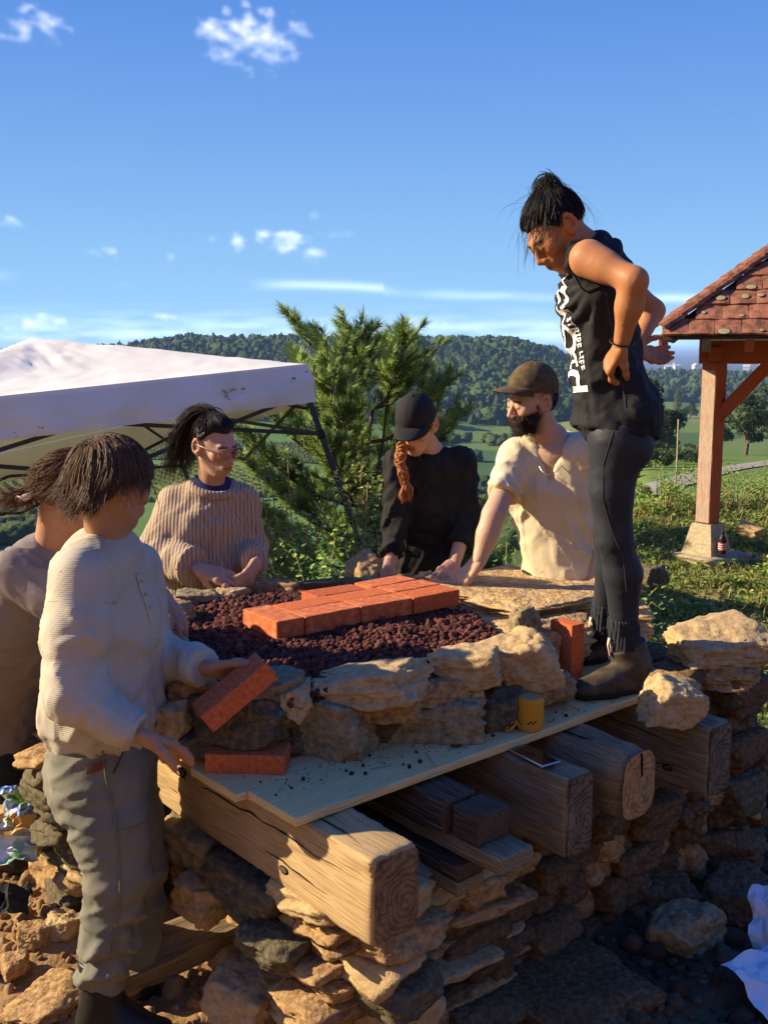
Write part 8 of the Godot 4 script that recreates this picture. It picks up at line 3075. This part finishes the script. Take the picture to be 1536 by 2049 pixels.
# a rank plant: arching stems from one root and leaves spread through its volume
func weed_bush(called: String, label: String, category: String, at: Vector3, half: Vector3, leaves: int, tint: Color, dry: float, seed_: int) -> Node3D:
	var r := RandomNumberGenerator.new()
	r.seed = 4000 + seed_
	if leaf_bits.is_empty():
		for q in 2:
			var lb := MB.new()
			var s := 1.0
			if q == 0: lb.face([Vector3(0, 0, 0), Vector3(-0.36, 0.06, 0.35), Vector3(-0.26, 0.05, 0.75), Vector3(0, -0.06, 1.1), Vector3(0.26, 0.05, 0.75), Vector3(0.36, 0.06, 0.35)])
			else: lb.face([Vector3(0, 0, 0), Vector3(-0.2, 0.03, 0.4), Vector3(0, -0.08, 1.2), Vector3(0.2, 0.03, 0.4)])
			leaf_bits[q] = flat_mesh(lb)
	at.y += ground_y(at.x, at.z) if at.y >= 0.0 else 0.0
	var o := thing(called, label, category, Transform3D(Basis(), at))
	var st := MB.new()
	var ends := []
	for k in int(16 + 20 * dry):
		var an := r.randf_range(0, TAU)
		var reach := sqrt(r.randf())
		var hgt := half.y * r.randf_range(0.45, 1.0) * (1.15 - 0.5 * reach)
		var e := Vector3(cos(an) * half.x * reach, hgt, sin(an) * half.z * reach)
		var m := e * Vector3(0.45, 0.62, 0.45) + Vector3(r.randf_range(-0.05, 0.05), 0, 0)
		var tip := e + Vector3(cos(an) * 0.06, -0.05 * reach, sin(an) * 0.06)
		st.tube(PackedVector3Array([Vector3(cos(an) * half.x * 0.12, -0.05, sin(an) * half.z * 0.12), m, e, tip]), PackedFloat32Array([0.006, 0.005, 0.003, 0.0015]), 4, false)
		ends.append([m, e, tip])
	st.smooth()
	mat("dry_stem", lin(0.27, 0.20, 0.11), 0.9)
	part("stems", st.mesh(), M.dry_stem, o)
	var places := [[], []]
	var cols := [PackedColorArray(), PackedColorArray()]
	for k in leaves:
		var q: Array = ends[r.randi() % ends.size()]
		var t := r.randf()
		var p: Vector3 = (q[0] as Vector3).lerp(q[1], t * 1.2) if t < 0.8 else (q[1] as Vector3).lerp(q[2], (t - 0.8) * 5.0)
		p += Vector3(r.randf_range(-1, 1), r.randf_range(-1, 1), r.randf_range(-1, 1)) * 0.075
		if p.y < 0.0: p.y = r.randf_range(0.0, 0.1)
		var s := r.randf_range(0.018, 0.042)
		var w := 0 if r.randf() < 0.7 - dry * 0.4 else 1
		places[w].append(Transform3D(Basis.from_euler(Vector3(r.randf_range(-0.9, 0.7), r.randf_range(0, TAU), r.randf_range(-0.6, 0.6))) * Basis.from_scale(Vector3.ONE * s), p))
		var c := tint.lerp(tint * 1.7, r.randf())
		if r.randf() < dry * 0.5: c = c.lerp(Color(0.30, 0.20, 0.07), r.randf_range(0.4, 0.9))
		cols[w].append(c)
	for w in 2: scatter("leaves", leaf_bits[w], M.leaf_mid, places[w], o, cols[w])
	return o


# ---------------------------------------------------------------- small things
# a crumpled sheet of plastic or paper: w by h, lying with its middle on at, folded up by noise
func crumple(called: String, w: float, h: float, at: Vector3, turn: Transform3D, seed_: int, m: Material, deep: float, label: String, category: String, group := "") -> void:
	var n := fnl(1.0, 2, seed_)
	var n2 := fnl(2.2, 1, seed_ + 1, FastNoiseLite.TYPE_CELLULAR)
	var b := MB.new()
	var g := 9
	for j in g + 1:
		for k in g + 1:
			var u := k / float(g) - 0.5
			var v := j / float(g) - 0.5
			var edge := 1.0 + 0.10 * n.get_noise_2d(u * 2.0, v * 2.0 + 9.0)
			var p := Vector3(u * w * edge, 0, v * h * edge)
			p.y = deep * (absf(n.get_noise_2d(u * 1.1 + 3.0, v * 1.1)) * 2.2 + 0.10 * n2.get_noise_2d(u * 1.3, v * 1.3) + 0.2) * (1.0 - 0.5 * Vector2(u, v).length())
			p += Vector3(n.get_noise_2d(u * 3.0 + 5.0, v * 3.0), 0, n.get_noise_2d(u * 3.0, v * 3.0 + 5.0)) * deep * 0.2
			b.add(p)
	for j in g:
		for k in g:
			var q := j * (g + 1) + k
			if (j + k) % 2 == 0: b.quad(q, q + 1, q + g + 2, q + g + 1)
			else:
				b.tri(q, q + 1, q + g + 1)
				b.tri(q + 1, q + g + 2, q + g + 1)
	tag(part(called, flat_mesh(b), m, self, Transform3D(turn.basis, at)), label, category, group)


func build_details() -> void:
	var r := RandomNumberGenerator.new()
	r.seed = 909
	# the little yellow loudspeaker with its strap
	mat("speaker_yellow", lin(0.56, 0.27, 0.022), 0.75, null, Vector3.ONE * 40.0, bump_tex("fine", fnl(0.05, 4, 31)), 0.03)
	mat("speaker_top", lin(0.30, 0.27, 0.10), 0.85)
	var sp := thing("speaker", "small round-edged yellow portable loudspeaker on the front plank", "speaker", Transform3D(Basis(UP, 0.3), Vector3(0.445, 0.7705, -2.9865)))
	var body := MB.new()
	body.lathe([Vector2(0.034, 0.0), Vector2(0.039, 0.004), Vector2(0.0405, 0.012), Vector2(0.0405, 0.088), Vector2(0.039, 0.096), Vector2(0.034, 0.102)], Transform3D(), 32)
	body.smooth(false)
	part("body", body.mesh(), M.speaker_yellow, sp)
	var top := MB.new()
	top.lathe([Vector2(0.033, 0.1015), Vector2(0.031, 0.103), Vector2(0.0, 0.1032)], Transform3D(), 28)
	top.smooth(false)
	part("top_disc", top.mesh(), M.speaker_top, sp)
	for y in [0.012, 0.020]:
		var ring := MB.new()
		ring.lathe([Vector2(0.0407, y), Vector2(0.0412, y + 0.001), Vector2(0.0407, y + 0.002)], Transform3D(), 32)
		ring.smooth(false)
		part("base_ring", ring.mesh(), M.speaker_top, sp)
	var pnl := MB.new()
	for k in 4: pnl.box(Transform3D(Basis(UP, -0.55 + 0.16 * k), Vector3(sin(-0.55 + 0.16 * k) * 0.0408, 0.030 + 0.006 * (k % 2), cos(-0.55 + 0.16 * k) * 0.0408)), Vector3(0.006, 0.005, 0.002))
	part("socket", flat_mesh(pnl), M.plastic_black, sp)
	var strap := MB.new()
	var pth := PackedVector3Array()
	var rad := PackedFloat32Array()
	for k in 21:
		var a := TAU * k / 20
		pth.append(Vector3(-0.066 + cos(a) * 0.017, 0.018 + cos(a) * 0.014, 0.006 + sin(a) * 0.012))
		rad.append(0.0038)
	strap.tube(pth, rad, 6, false)
	strap.tube(PackedVector3Array([Vector3(-0.05, 0.03, 0.01), Vector3(-0.044, 0.018, 0.022), Vector3(-0.034, 0.026, 0.026), Vector3(-0.034, 0.012, 0.028)]), PackedFloat32Array([0.003, 0.004, 0.006, 0.004]), 6)
	strap.smooth()
	part("strap", strap.mesh(), M.speaker_yellow, sp)

	# phone
	mat("phone_glass", lin(0.012, 0.008, 0.007), 0.06)
	M.phone_glass.metallic_specular = 0.6
	var ph := thing("phone", "dark glass phone with pale rim lying on the weathered grey beam", "phone", T(0.785, 0.7495, 0.085, euler(0, -8, 0)))
	var rim := MB.new()
	rim.box(Transform3D(), Vector3(0.071, 0.0075, 0.146), 0.0028)
	part("rim", flat_mesh(rim), M.silver, ph)
	var scr := MB.new()
	scr.box(Transform3D(Basis(), Vector3(0, 0.0040, 0)), Vector3(0.066, 0.001, 0.141), 0.0004)
	part("screen", flat_mesh(scr), M.phone_glass, ph)

	# sacks and sheets of plastic
	mat("sheet_white", lin(0.66, 0.70, 0.76), 0.55)
	M.sheet_white.backlight_enabled = true
	M.sheet_white.backlight = Color(0.3, 0.3, 0.3)
	mat("sheet_green", Color.WHITE, 0.4, noise_tex(fnl(0.012, 2, 91), [[0.0, lin(0.04, 0.22, 0.06)], [0.5, lin(0.08, 0.30, 0.10)], [0.56, lin(0.7, 0.72, 0.7)], [1.0, lin(0.75, 0.76, 0.74)]], 256), Vector3.ONE * 3.0)
	mat("sheet_blue", Color.WHITE, 0.4, noise_tex(fnl(0.012, 2, 92), [[0.0, lin(0.03, 0.10, 0.40)], [0.45, lin(0.05, 0.16, 0.5)], [0.5, lin(0.7, 0.72, 0.75)], [0.62, lin(0.72, 0.73, 0.7)], [0.68, lin(0.18, 0.32, 0.05)], [1.0, lin(0.22, 0.36, 0.08)]], 256), Vector3.ONE * 4.0)
	mat("sheet_amber", lin(0.46, 0.26, 0.06), 0.5)
	crumple("plastic_sheet", 0.34, 0.26, Vector3(1.1551, 0.05, -2.755), euler(22, 35, -12), 61, M.sheet_white, 0.035, "crumpled white plastic sheet at the bottom right corner, lower of the two", "plastic sheet", "white plastic sheets")
	crumple("plastic_sheet", 0.16, 0.24, Vector3(1.2481, 0.12, -3.0024), euler(48, -15, 30), 63, M.sheet_white, 0.04, "white plastic sheet at the right edge, the upper torn piece", "plastic sheet", "white plastic sheets")
	crumple("plastic_bag", 0.20, 0.15, Vector3(-1.2929, 0.2358, -3.3), euler(48, 20, 8), 65, M.sheet_green, 0.06, "green and white plastic bag by the left-hand masonry", "plastic bag", "plastic bags on the left")
	crumple("plastic_bag", 0.12, 0.10, Vector3(-1.248, 0.3736, -3.34), euler(60, 0, 20), 67, M.sheet_blue, 0.04, "blue, white and green wrapper above the amber bag", "plastic bag", "plastic bags on the left")
	crumple("plastic_bag", 0.22, 0.12, Vector3(-1.2898, 0.304, -3.34), euler(40, 10, 14), 69, M.sheet_amber, 0.05, "amber bag squeezed between the wrapper and the green bag", "plastic bag", "plastic bags on the left")
	crumple("dark_sack", 0.16, 0.12, Vector3(-1.2581, 0.0795, -3.18), euler(20, 10, 4), 71, M.cloth_dark, 0.06, "small dark sack lying on the clods at the left edge", "sack")

	# split timber poking from the gap
	var lg := hewn(Vector3(0.50, 0.09, 0.13), 0.006, 0.006, 905, 0.012, 0.12, 0.006)
	for q in lg.v.size():
		var p := lg.v[q]
		if p.y > 0.03: lg.v[q].y += 0.004 * sin(p.z * 520.0) + (0.02 * sin(p.x * 17.0) * signf(p.z) * 0.3)
	lg.smooth()
	tag(part("split_timber", lg.mesh(), M.wood_grey, self, Transform3D(frame(Vector3(0.46, 0.10, -0.24), UP).basis * Basis(Vector3.RIGHT, 0.35), Vector3(-0.58, 0.13, -2.90))), "ridged split timber on the ground in the gap between the masonry piers", "timber")

	# stones on the ground
	var gs := [
		[Vector3(0.9482, 0.07, -3.0286), 0.20, 0.17, 0.18, "stone_grey", "rounded pale stone alone on the dark soil below the sawn orange beam end"],
		[Vector3(1.2171, 0.05, -3.2701), 0.26, 0.16, 0.2, "stone_shaded", "dark broken stone right of the rounded pale one"],
		[Vector3(1.2264, 0.07, -3.5894), 0.34, 0.18, 0.24, "stone_shaded", "big dark low stone behind the rounded pale one"],
		[Vector3(0.9377, 0.05, -3.303), 0.20, 0.15, 0.18, "stone_shaded", "dark stone at the wall foot left of the rounded pale one"],
		[Vector3(0.5244, 0.02, -2.7997), 0.50, 0.12, 0.36, "stone_shaded", "wide flat earthy slab at the bottom, on the dark soil"],
		[Vector3(0.2763, 0.02, -2.6945), 0.28, 0.12, 0.2, "stone_shaded", "dark slab stone at the bottom edge right of the sunlit corner"],
		[Vector3(-0.9976, 0, -2.7813), 0.22, 0.07, 0.17, "stone_rust", "large crumbling tan slab left of the rubber boots"],
		[Vector3(-1.1366, 0.03, -3.089), 0.10, 0.07, 0.09, "stone_rust", "clod of tan stone above the crumbling slab"],
		[Vector3(-1.0514, 0.04, -3.1313), 0.11, 0.08, 0.1, "stone_tan", "pale stone at the foot of the left-hand masonry"],
		[Vector3(-1.1488, 0.02, -2.9388), 0.09, 0.06, 0.08, "stone_rust", "small brown stone at the left edge beside the tan slab"],
		[Vector3(1.6624, 0.5442, -6.2), 0.16, 0.12, 0.14, "stone_dark", "dark grey stone on the lawn just right of the standing woman's calf"],
		[Vector3(3.116, 0.4107, -8.6), 0.22, 0.09, 0.16, "stone_tan", "tan stone on the ground right of the shelter's plinth"],
	]
	for k in gs.size():
		var s: Array = gs[k]
		tag(hero_stone(self, "loose_stone", s[0], Vector3(s[1], s[2], s[3]) * 1.05, 1200 + k * 5, M[s[4]], r.randf_range(-8, 8), r.randf_range(0, 180), r.randf_range(-8, 8), 0.6, 0.07), s[5], "stone", "loose stones on the ground")
	# clods, chips and pebbles
	var sets := [[], [], []]
	var tints := [PackedColorArray(), PackedColorArray(), PackedColorArray()]
	var tries := 0
	var made := 0
	while made < 9000 and tries < 60000:
		tries += 1
		var x := r.randf_range(-2.4, 3.6)
		var z := r.randf_range(-6.2, -2.0)
		var right := x > 0.25
		if right and x < 0.6 and z < -3.2: continue
		if not right and x > -0.5 and z < -2.75: continue
		var thick := patch_noise.get_noise_2d(x * 6.0, z * 6.0)
		if thick < r.randf_range(-0.7, 0.35): continue
		made += 1
		var s := r.randf_range(0.008, 0.030) * (1.0 if r.randf() < 0.85 else 2.2)
		var k := r.randi() % 3
		sets[k].append(Transform3D(Basis.from_euler(Vector3(r.randf_range(-3, 3), r.randf_range(-3, 3), r.randf_range(-3, 3))) * Basis.from_scale(Vector3(s * 1.4, s, s)), Vector3(x, ground_y(x, z) + s * 0.15, z)))
		var c := Color(0.28, 0.155, 0.07).lerp(Color(0.44, 0.29, 0.145), r.randf())
		if right: c = Color(0.060, 0.040, 0.024).lerp(Color(0.17, 0.12, 0.075), pow(r.randf(), 2.0))
		tints[k].append(c)
	var rub := thing("rubble", "loose clods and chips of stone over the bare soil round the table", "rubble")
	for k in 3:
		var pb := rock(1, 1300 + k, 0.4, 0.06, Vector3.ONE, 6)
		pb.smooth(false)
		scatter("clods", pb.mesh(), M.pebble, sets[k], rub, tints[k])
	# straw on the left bank
	var sb := MB.new()
	for k in 260:
		var x := r.randf_range(-1.75, -0.85)
		var z := r.randf_range(-4.9, -3.85)
		var p := Vector3(x, ground_y(x, z) + r.randf_range(0.004, 0.05), z)
		var d := Vector3(r.randf_range(-1, 1), r.randf_range(-0.1, 0.35), r.randf_range(-1, 1)).normalized() * r.randf_range(0.04, 0.12)
		sb.tube(PackedVector3Array([p, p + d * 0.5 + Vector3(0, 0.006, 0), p + d]), PackedFloat32Array([0.0022, 0.002, 0.001]), 3, false)
	sb.smooth(false)
	mat("straw", lin(0.52, 0.37, 0.17), 0.9)
	var straw := tag(part("straw", sb.mesh(), M.straw, self), "dry straw strewn on the bank behind the left-hand masonry", "straw")
	straw.set_meta("kind", "stuff")
	# crumbs on the planks: gravel bits, a withered leaf, twigs
	var cr := []
	for k in 340:
		var a := r.randf_range(0.03, 1.3)
		var b := -0.20 + r.randf_range(-0.16, 0.17)
		if r.randf() < 0.5: b = -0.25 + r.randf_range(0.0, 0.12) + a * 0.10
		var s := r.randf_range(0.004, 0.013) if k % 9 == 0 else r.randf_range(0.0012, 0.0045)
		cr.append(T(a, 0.7715 + s * 0.3, minf(b, -0.01), Transform3D(Basis.from_euler(Vector3(r.randf_range(-3, 3), r.randf_range(-3, 3), 0)) * Basis.from_scale(Vector3(s, s * 0.8, s)), Vector3.ZERO)))
	var cb := rock(1, 1340, 0.2, 0.1, Vector3.ONE, 6)
	cb.smooth(false)
	var crumbs := thing("crumbs", "crumbs of red gravel and earth strewn on the front planks", "crumbs")
	scatter("crumbs", cb.mesh(), M.lava_floor, cr, crumbs)
	var lf := MB.new()
	var lc: Vector3 = (T(0.62, 0.7735, -0.075)).origin
	for k in 9:
		var an := TAU * k / 9.0 + r.randf()
		var d := Vector3(cos(an), 0.12, sin(an))
		var sd := Vector3(-sin(an), 0, cos(an))
		var l := r.randf_range(0.012, 0.030)
		lf.face([lc, lc + d * l * 0.5 - sd * 0.005 + UP * 0.004, lc + d * l, lc + d * l * 0.5 + sd * 0.005 + UP * 0.004])
	lf.tube(PackedVector3Array([lc, lc + Vector3(0.02, 0.003, 0.012), lc + Vector3(0.042, 0.001, 0.02)]), PackedFloat32Array([0.001, 0.001, 0.0008]), 4)
	mat("dead_leaf", lin(0.075, 0.055, 0.025), 0.9)
	tag(part("withered_sprig", flat_mesh(lf), M.dead_leaf, self), "withered leafy sprig lying on the front plank", "sprig")
	for k in 3:
		var tw := MB.new()
		var p: Vector3 = T([0.36, 0.50, 0.86][k], 0.7728, [-0.10, -0.05, -0.045][k]).origin
		var d := Vector3([0.03, 0.012, 0.05][k], 0, [-0.012, 0.05, 0.02][k])
		tw.tube(PackedVector3Array([p - d, p + Vector3(0, 0.001, 0.002), p + d]), PackedFloat32Array([0.0013, 0.0012, 0.0008]), 4)
		tw.smooth()
		tag(part("twig", tw.mesh(), M.dry_stem, self), ["short straw-like twig on the front plank near the two bricks", "thin twig pointing at the plank's front edge", "thin twig by the yellow loudspeaker"][k], "twig", "twigs on the planks")
